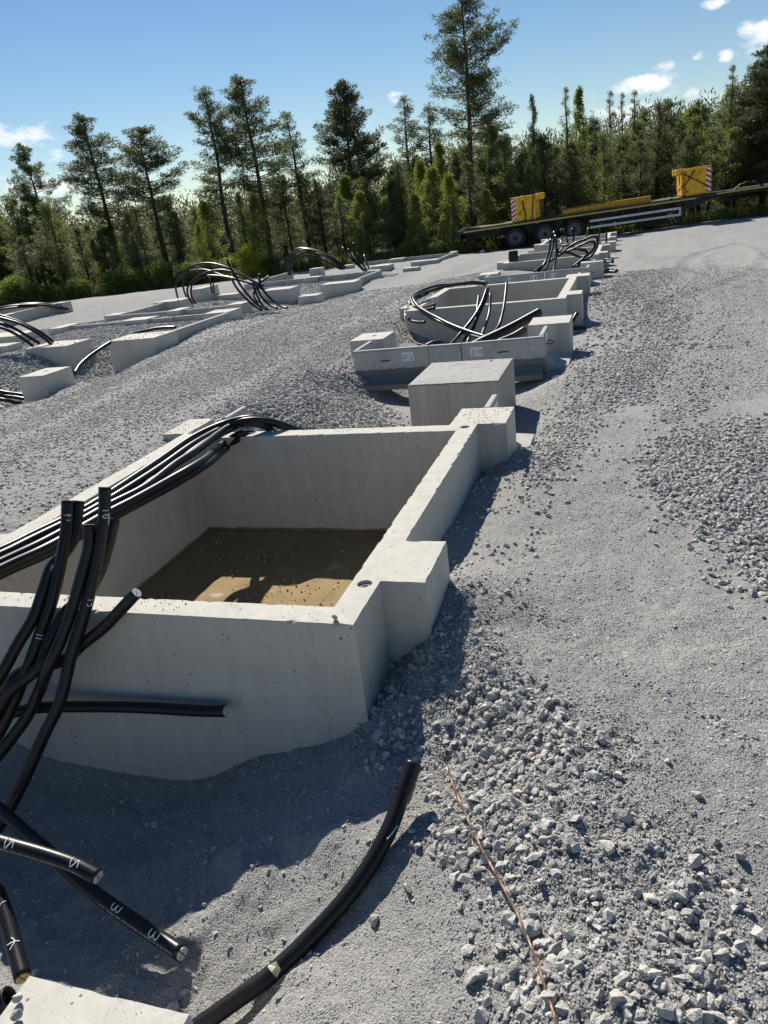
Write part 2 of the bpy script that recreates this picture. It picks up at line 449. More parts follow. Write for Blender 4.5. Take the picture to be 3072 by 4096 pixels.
# mud and water of the pits
def mud_mat():
    M = Mat('brown_mud', .7, spec=.4); v = M.coord('Object')
    a = M.noise(v, 5, 6, .65, .5); b = M.noise(v, 60, 4, .7)
    c = M.ramp(a, [(.3, (.19, .15, .088)), (.55, (.29, .23, .135)), (.75, (.36, .29, .18))])
    c = M.mix(.35, c, M.ramp(b, [(.3, (.09, .072, .045)), (.7, (.33, .265, .165))])); M.base(c)
    M.normal(M.bump(b, .4, .006)); return M.m
MT['mud'] = mud_mat()
def water_mat():
    M = Mat('muddy_water', .05); v = M.coord('Object')
    tr = M.n('ShaderNodeBsdfTransparent'); tr.inputs['Color'].default_value = (.90, .84, .72, 1)
    gl = M.n('ShaderNodeBsdfGlossy'); gl.inputs['Roughness'].default_value = .04
    fr = M.n('ShaderNodeLayerWeight'); fr.inputs['Blend'].default_value = .5
    bp = M.bump(M.noise(v, 16, 3, .5), .05, .01); M.L.new(bp, gl.inputs['Normal']); M.L.new(bp, fr.inputs['Normal']); fac = M.math('ADD', M.math('MULTIPLY', M.math('POWER', fr.outputs['Facing'], 5.0), .95), .02)
    mx = M.n('ShaderNodeMixShader'); M.L.new(fac, mx.inputs[0]); M.L.new(tr.outputs[0], mx.inputs[1]); M.L.new(gl.outputs[0], mx.inputs[2])
    M.L.new(mx.outputs[0], M.out.inputs['Surface']); return M.m
MT['water'] = water_mat()

# ------------------------------------------------------------------ foundations geometry data
# plan of one cable-pit foundation (metres), shared by the whole row
BX0, BY0, BT, BPW = -1.033, 2.394, .133, .204
BXL = -3.468; BXI = BX0 - BT; BXLI = BXL + .148
P1, P2 = 2.763, 3.185            # near pilasters
YBI, YB, YE = 5.021, 5.170, 5.612
BOXES = [(0, 0, 0), (.15, 9.171, .0), (.30, 18.25, -.17), (.37, 26.45, -.33), (-15.97, 14.95, 0)]

# terrain control heights
CTRL = [
 (-1.03, 2.36, -.47), (-1.12, 2.36, -.535), (-1.25, 2.36, -.6), (-1.4, 2.36, -.66), (-1.65, 2.36, -.77), (-1.95, 2.36, -.93), (-2.23, 2.36, -.94), (-2.53, 2.36, -.945), (-2.87, 2.36, -.9), (-3.5, 2.2, -.62),
 (-.88, 1.89, -.5), (-1.03, 1.83, -.57), (-1.2, 1.77, -.63), (-1.34, 1.71, -.68), (-1.41, 1.67, -.72), (-1.65, 1.53, -.86), (-1.9, 1.75, -.93), (-2.3, 1.5, -.95), (-1.2, 1.1, -.8), (-1.7, .9, -.85), (-2.6, 1.2, -.9), (-1.5, .2, -.7), (-3.2, .8, -.5),
 (-1.0, 1.35, -.66), (-.7, 1.5, -.54), (-.75, 1.0, -.6), (-.6, .5, -.55), (-.5, 1.8, -.40), (-.35, 1.35, -.42), (-.2, 1.9, -.31), (-.05, 1.35, -.33), (.08, 1.9, -.33), (.2, 1.2, -.36), (.4, 1.6, -.39), (.0, .6, -.4), (.9, 1, -.42), (1.8, 1.5, -.42),
 (-.62, 2.2, -.42), (-.4, 2.3, -.33), (-1.0, 2.6, -.43), (-1.0, 2.75, -.41), (-.94, 2.74, -.375), (-.82, 2.74, -.257), (-.80, 2.95, -.23), (-.80, 3.17, -.193), (-.6, 2.9, -.28), (-.62, 2.5, -.3), (-1.0, 3.3, -.31), (-1.0, 3.9, -.31), (-1.0, 4.15, -.33), (-1.0, 5.1, -.36), (-.93, 5.14, -.315), (-.82, 5.14, -.264), (-.8, 5.62, -.36),
 (-.6, 3.6, -.3), (-.6, 4.6, -.3), (-.2, 3, -.34), (.4, 3, -.37), (0, 4.2, -.34), (.6, 4.6, -.33), (.35, 5.3, -.30), (1.2, 3.4, -.38), (2, 5, -.36), (-.3, 5.6, -.33),
 (-.75, 6.4, -.47), (-.85, 7.0, -.45), (-.55, 6.9, -.38), (-.3, 7.3, -.33), (-.3, 6.3, -.33), (.3, 7, -.34), (-.6, 7.9, -.3), (-.45, 8.6, -.34), (-.4, 9.5, -.40), (-.2, 9.9, -.38), (-.6, 10.5, -.46), (-.3, 11, -.42), (-.5, 11.9, -.45), (-.5, 13, -.36), (-.5, 14.4, -.33), (.3, 10, -.36), (1.5, 9, -.36), (1, 12, -.38), (3, 9, -.36), (2, 15, -.42), (-.3, 17, -.45), (-.3, 18.5, -.46), (0, 21, -.5), (3, 22, -.5), (0, 25, -.58), (4, 30, -.66), (-.2, 29, -.62),
 (-2.6, 5.7, -.45), (-2.2, 6.3, -.55), (-1.6, 5.6, -.6), (-1.95, 7.2, -.5), (-1.5, 6.2, -.55), (-1.3, 7.7, -.52), (-2.3, 7.7, -.53), (-2.75, 7.85, -.48), (-2.0, 8.1, -.56), (-1.4, 8.1, -.54), (-.98, 8.0, -.47), (-2.6, 8.2, -.54), (-2.95, 6.9, -.3), (-3.1, 8.2, -.24), (-3.15, 7.0, -.2), (-3.3, 6.3, -.14), (-3.6, 6.8, -.1), (-3.0, 6.2, -.28), (-3.6, 5.9, -.08),
 (-1.5, 8.9, -.5), (-2.5, 9, -.5), (-1.5, 10, -.55), (-2.5, 10.3, -.55), (-2, 11.2, -.6), (-3, 11.3, -.52), (-3.2, 10.3, -.3), (-3.25, 11.4, -.36), (-3.5, 9.1, -.15), (-3.55, 9.8, -.16), (-3.55, 10.8, -.14), (-3.5, 12, -.15), (-3.5, 14, -.13), (-3.2, 15.2, -.2), (-2, 15.6, -.5), (-1, 15.6, -.45),
 (-3.3, 17.5, -.2), (-3.3, 19.5, -.24), (-3.6, 22, -.35), (-2, 19, -.6), (-3.5, 25, -.45), (-2, 24.8, -.6), (-3.6, 28, -.5),
 (-3.6, 2.8, -.03), (-3.6, 4, -.03), (-3.6, 5, -.05), (-4.2, 3.5, -.03), (-4.2, 1.5, -.2), (-5, 3, -.05), (-5.5, 6, -.1), (-5.5, 9, -.15), (-5.3, 12, -.16), (-5.2, 16, -.28), (-5, 20, -.42), (-5, 25, -.55), (-4.5, 30, -.68),
 (-7.2, 7.5, -.22), (-7.3, 8.2, -.25), (-7.3, 8.7, -.26), (-7.75, 8.0, -.41), (-7.5, 8.05, -.34), (-8.1, 8.6, -.5), (-8, 9.3, -.52), (-8.3, 10.7, -.57), (-8.0, 10.75, -.55), (-7.4, 10.8, -.26), (-7.35, 11.4, -.22), (-7.4, 13.2, -.16), (-7.4, 14.2, -.25), (-7.1, 10, -.2), (-7.5, 9.6, -.42), (-8.7, 11, -.42), (-9.05, 10.65, -.44), (-9.3, 10.6, -.34), (-10, 10.5, -.06), (-9.9, 9.8, -.1), (-9.05, 11.5, -.18), (-8.6, 12, -.12), (-8.6, 13, -.1), (-10.2, 12.6, -.1), (-9.5, 9, -.35), (-10.5, 8.5, -.3), (-11.3, 10.6, -.2), (-12, 12.3, -.28), (-11.4, 12.8, -.12), (-12.2, 14, -.2), (-9, 14.4, -.14), (-10.2, 16, -.12), (-9, 16, -.2), (-8, 16.3, -.32), (-9, 7, -.3), (-8.5, 5, -.15), (-12, 8, -.3),
 (-8.4, 17.2, -.42), (-7, 17.4, -.40), (-8.5, 18.8, -.6), (-8.8, 19.8, -.65), (-8.2, 20.0, -.64), (-7.1, 20.1, -.48), (-7.2, 22, -.40), (-7.2, 24, -.5), (-9.5, 21.8, -.38), (-8.8, 24.5, -.4), (-10, 25.5, -.45), (-11, 19, -.3), (-13, 19, -.35), (-12, 22, -.4), (-14, 16, -.3), (-16.6, 17.5, -.33), (-16.7, 20, -.3), (-15, 22, -.42), (-20, 22, -.45), (-22, 17, -.4), (-8.3, 27, -.7), (-8.6, 28.6, -.75), (-7, 27, -.62), (-6.8, 30, -.6), (-9.5, 31, -.62), (-12, 29, -.6), (-6, 33.5, -.7), (-2, 34, -.7), (2.2, 35.2, -.57), (6, 34.5, -.50), (4.2, 36.5, -.56), (-12, 34, -.7), (-20, 31, -.7), (-28, 30, -.7), (-38, 28, -.75), (9, 25, -.6), (8, 12, -.4), (6, 4, -.4), (-10, 2, -.2), (-20, 8, -.35), (3, -2, -.42), (-3, -2, -.5), (-10, -2, -.3),
 (-2, 38.5, -.85), (8, 38.5, -.85), (-14, 38, -.95), (-28, 35.5, -1.0), (-42, 32, -1.1), (20, 37, -.9), (0, 60, -1.2), (-40, 60, -1.3), (40, 60, -1.2), (-70, 40, -1.3), (80, 40, -1.1), (-60, -20, -.8), (60, -20, -.8)]
CTRL += [(-0.760, 1.807, -0.465), (-0.808, 1.706, -0.535), (-0.879, 1.606, -0.605), (-0.974, 1.505, -0.675), (-1.068, 1.402, -0.725), (-1.167, 1.319, -0.765), (-1.275, 1.228, -0.805), (-1.400, 1.128, -0.845)]
CTRL = np.array(CTRL, float)
def _phi(d2): return np.sqrt(d2 + .12 ** 2)
_D2 = ((CTRL[:, None, :2] - CTRL[None, :, :2]) ** 2).sum(2)
_n = len(CTRL)
_A = np.zeros((_n + 1, _n + 1)); _A[:_n, :_n] = _phi(_D2) - np.eye(_n) * .01; _A[:_n, _n] = 1; _A[_n, :_n] = 1
_W = np.linalg.solve(_A, np.append(CTRL[:, 2], 0))
def base_height(x, y):
    x = np.asarray(x, float).ravel(); y = np.asarray(y, float).ravel()
    out = np.empty(len(x))
    cx = np.clip(x, -90, 90); cy = np.clip(y, -40, 75)
    for i in range(0, len(x), 20000):
        s = slice(i, i + 20000)
        d2 = (cx[s, None] - CTRL[None, :, 0]) ** 2 + (cy[s, None] - CTRL[None, :, 1]) ** 2
        out[s] = _phi(d2) @ _W[:-1] + _W[-1]
    return out
def in_poly(x, y, poly):
    r = np.zeros(len(x), bool); n = len(poly); j = n - 1
    for i in range(n):
        xi, yi = poly[i]; xj, yj = poly[j]
        c = ((yi > y) != (yj > y)) & (x < (xj - xi) * (y - yi) / (yj - yi + 1e-12) + xi)
        r ^= c; j = i
    return r
PILE = [(-1.03, 2.30), (-1.05, 2.75), (-.84, 2.76), (-.84, 3.2), (-.69, 3.0), (-.45, 2.6), (-.08, 2.31), (.07, 2.02), (.2, 1.8), (.27, 1.56), (.33, 1.44), (.36, .9), (-.3, .9), (-.28, 1.24), (-.42, 1.5), (-.58, 1.74), (-.62, 2.02), (-.78, 2.09)]
BAND = [(-.02, 5.28), (.18, 5.6), (.45, 5.9), (1.2, 6.2), (2.2, 5.5), (1.6, 3.2), (.75, 3.25), (.58, 3.6), (.31, 4.27), (.07, 5.02)]
BAND2 = [(-.8, 5.2), (-.62, 6.0), (-.62, 8.0), (-.5, 8.71), (-.2, 9.3), (-.1, 10.5), (-.43, 12.3), (-.34, 17.3), (.4, 19), (2.6, 17), (2.4, 11), (1.4, 7.2), (.7, 6.6), (.32, 6.0), (-.1, 7.2), (-.35, 6.3), (-.42, 5.2), (-.62, 4.6), (-.78, 4.9)]
HOLE = [(-3.35, 5.7), (-3.6, 6.6), (-3.35, 8.3), (-3.1, 8.3), (-2.7, 7.6), (-2.35, 7.0), (-1.95, 6.4), (-1.5, 5.6)]
def masks(x, y, jit=0.0):
    if jit:
        x = x + rng.normal(0, jit, len(x)); y = y + rng.normal(0, jit, len(x))
    nx = x + (vnoise(x * 5, y * 5, 3) - .5) * .16 + (vnoise(x * 19, y * 19, 4) - .5) * .05
    ny = y + (vnoise(x * 5, y * 5, 5) - .5) * .16 + (vnoise(x * 19, y * 19, 6) - .5) * .05
    pile = in_poly(nx, ny, PILE)
    band = in_poly(nx, ny, BAND); band2 = in_poly(nx, ny, BAND2) & ~pile
    hole = in_poly(nx, ny, HOLE)
    return pile, band, band2, hole
def coarse_at(x, y):
    pile, band, band2, hole = masks(x, y)
    c = np.zeros(len(x))
    left = x < -3.15
    tr = vnoise(x * .9 + .06 * y, y * .11, 11) * .65 + vnoise(x * 3.1 + .2 * y, y * .35, 12) * .35
    lane = np.clip((tr - .36) * 4.5, .3, 1.0)
    c = np.where(left, lane, c)
    c = np.where((x < -7.55) & (y > 6.5) & (y < 28), np.maximum(c, .9), c)
    right = np.clip((vnoise(x * 1.3 - .1 * y, y * .16, 21) * .6 + vnoise(x * 4, y * .5, 22) * .4 - .42) * 4.0, .0, .85)
    c = np.where((x > -.4) & (y > 9), np.maximum(c, right), c)
    mid = (x > -3.3) & (x < -.4) & (y > 5.6)
    c = np.where(mid, np.maximum(c, np.clip((vnoise(x * 3, y * 3, 31) - .45) * 5, 0, .8)), c)
    c = np.where(band | band2 | hole, 1.0, c)
    c = np.where(pile, .9, c)
    far = np.clip((y - 24) / 8, 0, 1)
    c = c * (1 - far) + far * .55
    return np.clip(c, 0, 1)
def relief(x, y, c):
    """fine relief of the sheet: lumps in loose rock, ruts on the driven lane"""
    near = np.clip((9 - np.hypot(x, y)) / 6, 0, 1)
    r = (fbm(x * 2.3, y * 2.3, 41, 4) - .5) * .05
    r += (fbm(x * 14, y * 14, 51, 3) - .5) * (.010 + .022 * c) * near
    pitm = np.clip((2.6 - y) / .5, 0, 1) * np.clip((-.55 - x) / .3, 0, 1)
    cl = fbm(x * 7, y * 7, 55, 3); r += np.clip(cl - .5, 0, .2) * .09 * pitm
    r += (vnoise(x * 42, y * 42, 61) - .5) * (.006 + .010 * c) * near
    # tyre ruts along the driven lane
    r += .005 * np.sin(x * 6.5 + .4 * np.sin(y * .3)) * np.where(x < -3.7, 1, 0) * np.clip((y - 2) / 4, 0, 1) * np.where(x > -7.1, 1, 0)
    for cx_, cy_, rad in ((10.5, 19.0, 9.2), (10.5, 19.0, 7.4), (-14.0, 22.0, 17.2), (-14.0, 22.0, 19.0)):
        dd = np.abs(np.hypot(x - cx_, y - cy_) - rad)
        r += np.where((y > 12) & (y < 31) & (x > .2), -.028 * np.exp(-(dd / .16) ** 2) + .018 * np.exp(-((dd - .3) / .1) ** 2), 0)
    # tread ridges of the compacted strip on the right
    strip = (x > -.35) & (x < .9) & (y > 2.0) & (y < 6)
    r += np.where(strip, .005 * (fbm(x * 9, y * 3.5, 71, 3) - .5) * 4, 0)
    return r
def ground_z(x, y):
    x = np.asarray(x, float).ravel(); y = np.asarray(y, float).ravel()
    return base_height(x, y) + relief(x, y, coarse_at(x, y))
def gz(x, y): return float(ground_z([x], [y])[0])

def line_spacing(parts):
    out = []
    for a, b, s in parts: out += list(np.arange(a, b, s))
    return np.array(sorted(set(np.round(out, 4))))
XS = line_spacing([(-400, -100, 50), (-100, -45, 6), (-45, -20, 1.2), (-20, -12.6, .16), (-12.6, -7, .075), (-7, -3.8, .05), (-3.8, -1.7, .024), (-1.7, 1.0, .016), (1.0, 3, .06), (3, 12, .4), (12, 60, 5), (60, 401, 40)])
YS = line_spacing([(-400, -40, 60), (-40, -2, 4), (-2, .6, .1), (.6, 3.4, .016), (3.4, 6.2, .026), (6.2, 9, .04), (9, 16, .07), (16, 30, .14), (30, 40, .5), (40, 80, 3), (80, 401, 40)])
GX, GY = np.meshgrid(XS, YS)
gx, gy = GX.ravel(), GY.ravel()
gc = coarse_at(gx, gy)
gzv = base_height(gx, gy) + relief(gx, gy, gc)
nxs, nys = len(XS), len(YS)
idx = np.arange(nxs * nys).reshape(nys, nxs)
Fq = np.stack([idx[:-1, :-1], idx[:-1, 1:], idx[1:, 1:], idx[1:, :-1]], -1).reshape(-1, 4)
cxm = gx[Fq].mean(1); cym = gy[Fq].mean(1)
keep = np.ones(len(Fq), bool)
for dx, dy, dz in BOXES:
    keep &= ~((cxm > BXL + dx + .05) & (cxm < BX0 + dx - .05) & (cym > BY0 + dy + .05) & (cym < YB + dy - .05))
Fq = Fq[keep]
gme = mesh_np('ground', np.stack([gx, gy, gzv], 1), Fq)
edge_y = np.interp(gx, [-60, -30, -20, -12, -7, -4.5, 5, 20, 60], [29, 31.5, 33.5, 35.5, 35.5, 37.0, 38.6, 38, 37])
soil = np.clip((gy - edge_y + (fbm(gx * .8, gy * .8, 81) - .5) * 2.2) / .7, 0, 1)
soil = np.maximum(soil, np.clip((np.abs(gx) - 70) / 10, 0, 1))
damp = np.zeros(len(gx))
for nm, arr in (('coarse', gc), ('soil', soil), ('damp', damp)):
    a = gme.attributes.new(nm, 'FLOAT', 'POINT'); a.data.foreach_set('value', arr.astype(np.float32))
ground = put('ground', gme, MT['ground'], smooth=True)
tag(ground, 'grey crushed rock ground of the building site running back to the forest', 'ground', kind='structure')

# ------------------------------------------------------------------ stones
rng = np.random.default_rng(5)
stone_coll = bpy.data.collections.new('stone_shapes')
def rock_mesh(name, seed, n=15, flat=(1, .8, .62)):
    r = np.random.default_rng(seed)
    p = r.normal(size=(n, 3)); p /= np.linalg.norm(p, axis=1)[:, None]
    p *= (r.uniform(.8, 1.0, (n, 1))); p *= np.array(flat) * .5
    bm = bmesh.new()
    vs = [bm.verts.new(q) for q in p]
    bmesh.ops.convex_hull(bm, input=vs)
    for v in [v for v in bm.verts if not v.link_faces]: bm.verts.remove(v)
    bmesh.ops.recalc_face_normals(bm, faces=bm.faces)
    me = bpy.data.meshes.new(name); bm.to_mesh(me); bm.free()
    me.materials.append(MT['stone'])
    return me
ROCKS = [rock_mesh('stone', 100 + i, 13 + i % 5, (1, .72 + .04 * (i % 6), .5 + .05 * (i % 5))) for i in range(12)]
for i, me in enumerate(ROCKS):
    stone_coll.objects.link(bpy.data.objects.new('stone_shape', me))
ng = bpy.data.node_groups.new('scatter_stones', 'GeometryNodeTree')
ng.interface.new_socket('Geometry', in_out='INPUT', socket_type='NodeSocketGeometry')
ng.interface.new_socket('Geometry', in_out='OUTPUT', socket_type='NodeSocketGeometry')
gi = ng.nodes.new('NodeGroupInput'); go = ng.nodes.new('NodeGroupOutput')
iop = ng.nodes.new('GeometryNodeInstanceOnPoints'); ci = ng.nodes.new('GeometryNodeCollectionInfo')
ci.inputs['Collection'].default_value = stone_coll; ci.inputs['Separate Children'].default_value = True; ci.inputs['Reset Children'].default_value = True
def nattr(nm, dt):
    n = ng.nodes.new('GeometryNodeInputNamedAttribute'); n.data_type = dt; n.inputs['Name'].default_value = nm; return n.outputs['Attribute']
ng.links.new(gi.outputs[0], iop.inputs['Points']); ng.links.new(ci.outputs[0], iop.inputs['Instance'])
iop.inputs['Pick Instance'].default_value = True
ng.links.new(nattr('idx', 'INT'), iop.inputs['Instance Index'])
ng.links.new(nattr('rot', 'FLOAT_VECTOR'), iop.inputs['Rotation'])
ng.links.new(nattr('scl', 'FLOAT_VECTOR'), iop.inputs['Scale'])
ng.links.new(iop.outputs[0], go.inputs[0])
def blocked(x, y, m=.0):
    b = np.zeros(len(x), bool)
    for dx, dy, dz in BOXES:
        b |= (x > BXL + dx - m) & (x < BX0 + dx + m) & (y > BY0 + dy - m) & (y < YB + dy + m)
        b |= (x > BX0 + dx - m) & (x < BX0 + BPW + dx + m) & (((y > P1 + dy) & (y < P2 + dy)) | ((y > YB + dy) & (y < YE + dy)))
    for (a0, a1, b0, b1, zt) in BLOCKRECTS:
        b |= (x > a0 + .01) & (x < a1 - .01) & (y > b0 + .01) & (y < b1 - .01)
    return b
def scatter(name, label, x, y, size, sink=.25, z=None, tilt=1.0, flat=1.0):
    k = ~blocked(x, y) if z is None else np.ones(len(x), bool)
    x, y, size = x[k], y[k], size[k]
    z = ground_z(x, y) if z is None else z[k]
    z = z + size * (.5 * .6 - sink)
    me = bpy.data.meshes.new(name)
    me.vertices.add(len(x)); me.vertices.foreach_set('co', np.stack([x, y, z], 1).astype(np.float32).ravel())
    rot = rng.uniform(-1, 1, (len(x), 3)) * np.array([tilt * .9, tilt * .9, math.pi])
    scl = size[:, None] * rng.uniform(.8, 1.2, (len(x), 3)) * np.array([1, 1, flat])
    for nm, tp, arr in (('rot', 'FLOAT_VECTOR', rot), ('scl', 'FLOAT_VECTOR', scl)):
        a = me.attributes.new(nm, tp, 'POINT'); a.data.foreach_set('vector', arr.astype(np.float32).ravel())
    a = me.attributes.new('idx', 'INT', 'POINT'); a.data.foreach_set('value', rng.integers(0, 12, len(x)).astype(np.int32))
    o = put(name, me)
    md = o.modifiers.new('scatter', 'NODES'); md.node_group = ng
    tag(o, label, 'gravel', kind='stuff')
    return o
BLOCKRECTS = [
 # x0, x1, y0, y1, top
 (-1.91, -1.08, 6.47, 7.42, 0.0),
 (-1.17, -.68, 9.36, 9.95, 0.0), (-3.40, -2.95, 9.13, 9.68, 0.0),
 (-1.04, -.56, 18.1, 18.6, -.12), (-3.25, -2.82, 17.5, 18.1, -.12),
 (-.87, -.42, 26.4, 26.9, -.3),
 (-1.54, -1.04, .5, 1.02, -.30),
 (-7.81, -7.39, 8.13, 8.70, 0.0), (-9.98, -9.08, 10.72, 11.40, 0.0), (-13.3, -11.95, 12.7, 13.5, 0.0), (-11.7, -10.9, 11.3, 11.7, 0.0),
 (-11.72, -11.38, 13.4, 14.05, 0.0), (-8.36, -7.44, 10.85, 11.55, 0.0), (-8.11, -7.52, 13.64, 14.2, 0.0), (-10.05, -9.4, 13.62, 14.1, 0.0),
 (-11.47, -11.08, 15.0, 15.43, 0.0), (-11.48, -10.72, 17.05, 17.7, 0.0), (-9.64, -9.33, 14.75, 15.3, 0.0), (-8.26, -7.9, 14.93, 15.43, 0.0),
 (-9.9, -9.0, 20.0, 20.7, -.22), (-7.7, -7.2, 17.5, 17.95, -.22), (-8.15, -7.13, 20.15, 20.75, -.22), (-7.85, -7.45, 23.4, 23.77, -.22), (-9.85, -9.4, 23.05, 23.6, -.22),
 (-11.7, -10.65, 19.95, 20.4, -.22), (-11.85, -11.45, 19.5, 20.45, 0.05), (-11.35, -10.9, 27.2, 27.65, -.22),
 (-9.6, -8.85, 29.2, 29.9, -.5), (-7.6, -7.05, 26.7, 27.15, -.5), (-8.05, -7.0, 29.5, 30.0, -.5), (-7.3, -7.0, 33.0, 33.5, -.5), (-9.8, -9.15, 32.4, 32.9, -.5), (-11.6, -11.2, 31.5, 32.0, -.5)]
def cand(x0, x1, y0, y1, dens):
    n = int((x1 - x0) * (y1 - y0) * dens); return rng.uniform(x0, x1, n), rng.uniform(y0, y1, n)
# near heap beside the pit: broken stone 2-6 cm
x, y = cand(-1.1, .5, .7, 3.3, 1700); p, _, _, _ = masks(x, y, .06)
q = fbm(x * 2.6, y * 2.6, 91, 3); k = p & (rng.uniform(size=len(x)) < np.clip((q - .33) * 5, .12, 1)); x, y = x[k], y[k]
scatter('gravel_heap', 'heap of broken grey stone beside the near pit and the copper wire', x, y, .018 + .058 * rng.beta(1.5, 3.2, len(x)), .20)
x, y = cand(-1.1, .5, .7, 3.3, 9000); p, _, _, _ = masks(x, y, .08); x, y = x[p], y[p]
scatter('gravel_chips', 'small stone chips between the stones of the near heap', x, y, rng.uniform(.006, .015, len(x)), .15)
# right hand gravel bands
x, y = cand(-.8, 2.6, 3.0, 9, 1900); _, b, b2, _ = masks(x, y, .14); k = (b | (b2 & (x < .25 + rng.normal(0, .35, len(x))))) & (rng.uniform(size=len(x)) < np.where((x > .9) & (y > 6), .45, 1)) & (rng.uniform(size=len(x)) < np.clip((fbm(x * 2.6 - y * .4, y * .5, 121, 3) - .30) * 4.5, .3, 1)); x, y = x[k], y[k]
scatter('gravel_band', 'band of loose grey gravel along the right of the foundations', x, y, rng.uniform(.018, .052, len(x)), .24, tilt=.9)
x, y = cand(-.7, 3.0, 9, 19, 900); _, b, b2, _ = masks(x, y, .3); k = b2 & (x < .35 + rng.normal(0, .45, len(x))) & (rng.uniform(size=len(x)) < np.clip((fbm(x * 2.6 - y * .4, y * .4, 121, 3) - .30) * 4.5, .35, 1)); x, y = x[k], y[k]
scatter('far_gravel_band', 'grey gravel beside the farther foundations', x, y, rng.uniform(.03, .07, len(x)), .24, tilt=.9)
x, y = cand(.1, 3.0, 5.6, 19, 1300); _, b, b2, _ = masks(x, y, .3); k = b2 & (rng.uniform(size=len(x)) < np.clip((fbm(x * 2.6 - y * .4, y * .4, 121, 3) - .25) * 3, .25, 1)); x, y = x[k], y[k]
scatter('pressed_gravel', 'gravel pressed into the driven ground on the right', x, y, rng.uniform(.014, .034, len(x)) * (1 + np.clip((y - 8) / 18, 0, .7)), .33, tilt=.4, flat=.75)
# slope behind the near pit
x, y = cand(-3.7, -1.4, 5.5, 8.5, 1900); _, _, _, hl = masks(x, y, .12); x, y = x[hl], y[hl]
scatter('gravel_slope', 'dark slope of loose gravel falling into the gap behind the near pit', x, y, rng.uniform(.025, .06, len(x)), .18)
# driven lane on the left
x, y = cand(-9, -3.45, 2.2, 11, 2300); k = (rng.uniform(size=len(x)) < coarse_at(x, y) * .9) & (x > -7.6); x, y = x[k], y[k]
scatter('lane_gravel', 'compacted grey gravel lane between the two rows of foundations', x, y, rng.uniform(.014, .044, len(x)), .28, tilt=.6, flat=.8)
x, y = cand(-8, -3.3, 11, 20, 900); k = rng.uniform(size=len(x)) < coarse_at(x, y) * .9; x, y = x[k], y[k]
scatter('far_lane_gravel', 'farther part of the grey gravel lane', x, y, rng.uniform(.026, .06, len(x)), .30, tilt=.5, flat=.8)
# fill around the left row
x, y = cand(-14, -7.4, 6.8, 16, 950); k = rng.uniform(size=len(x)) < .8; x, y = x[k], y[k]
scatter('fill_gravel', 'loose gravel filled around the left row of foundations', x, y, rng.uniform(.03, .075, len(x)), .2)
x, y = cand(-8.9, -7.45, 8.6, 10.8, 260)
scatter('coarse_fill', 'large stones piled between the left foundation blocks', x, y, rng.uniform(.05, .11, len(x)), .2)
x, y = cand(-12, -7.2, 16, 25, 420)
scatter('far_fill_gravel', 'gravel filled around the farther left foundations', x, y, rng.uniform(.03, .06, len(x)), .22)
# gaps between the foundations of the right row
x, y = cand(-3.4, -.6, 8.5, 11.6, 500); k = rng.uniform(size=len(x)) < coarse_at(x, y); x, y = x[k], y[k]
scatter('gap_gravel', 'gravel in the gap in front of the second pit', x, y, rng.uniform(.02, .05, len(x)), .25)
# grit of the fine crushed rock close to the camera
x, y = cand(-3.0, .9, .7, 3.2, 5200); x, y = x[(fbm(x * 2, y * 2, 93, 3) > .36)], y[(fbm(x * 2, y * 2, 93, 3) > .36)]
scatter('near_grit', 'coarse grit of the crushed rock in the foreground', x, y, rng.uniform(.004, .010, len(x)), .22)
x, y = cand(-.6, 1.4, 3.2, 6.5, 2200); x, y = x[(fbm(x * 2, y * 2, 93, 3) > .42)], y[(fbm(x * 2, y * 2, 93, 3) > .42)]
scatter('strip_grit', 'coarse grit pressed into the strip on the right', x, y, rng.uniform(.006, .014, len(x)), .28)
# sparse stones on the fines
x, y = cand(-3.3, 1.4, .7, 5.6, 190); p, b, b2, _ = masks(x, y); k = ~(p | b | b2) & (fbm(x * 1.7, y * 1.7, 95, 3) > .40); x, y = x[k], y[k]
scatter('loose_stones', 'scattered small stones on the fine crushed rock', x, y, .006 + .022 * rng.beta(1.0, 4.5, len(x)), .2)
x, y = cand(-.6, 1.6, 1.9, 6.2, 700); p, b, b2, _ = masks(x, y); k = ~(p | b | b2) & (fbm(x * 2.4 + 7, y * 1.3, 97, 4) > .52); x, y = x[k], y[k]
scatter('pressed_stones', 'stones pressed flat into the compacted grey strip on the right', x, y, rng.uniform(.010, .028, len(x)), .36, tilt=.25, flat=.7)
# row of stones pushed up by a wheel along the compacted strip
lx = np.array([(-0.717, 3.403), (-0.402, 3.080), (-0.186, 2.849), (0.083, 2.595), (0.291, 2.410), (0.471, 2.265)]); tt = rng.uniform(0, 1, 260); seglen = np.linspace(0, 1, len(lx))
x = np.interp(tt, seglen, lx[:, 0]) + rng.normal(0, .022, 260); y = np.interp(tt, seglen, lx[:, 1]) + rng.normal(0, .03, 260)
scatter('wheel_row_stones', 'line of small stones pushed up along the compacted strip', x, y, rng.uniform(.006, .024, 260), .25)
# pit side: stones lying against the wall of the near foundation
x, y = cand(-1.03, -.45, 2.3, 5.2, 330); k = (fbm(x * 3, y * 3, 99, 3) > .42); x, y = x[k], y[k]
scatter('wall_foot_stones', 'loose stones in the shade along the right wall of the near pit', x, y, rng.uniform(.015, .05, len(x)), .22)
x = rng.uniform(-3.3, -1.04, 900); y = BY0 - .004 - np.abs(rng.normal(0, .035, 900))
scatter('wall_foot_crumbs', 'crumbs and small stones along the foot of the near pit front wall', x, y, .004 + .022 * rng.beta(1, 3.5, 900), .18)
x, y = cand(-3.2, -.8, 1.0, 2.36, 260)
scatter('shaded_stones', 'stones on the shaded floor in front of the near pit', x, y, .010 + .045 * rng.beta(1, 3.6, len(x)), .25)
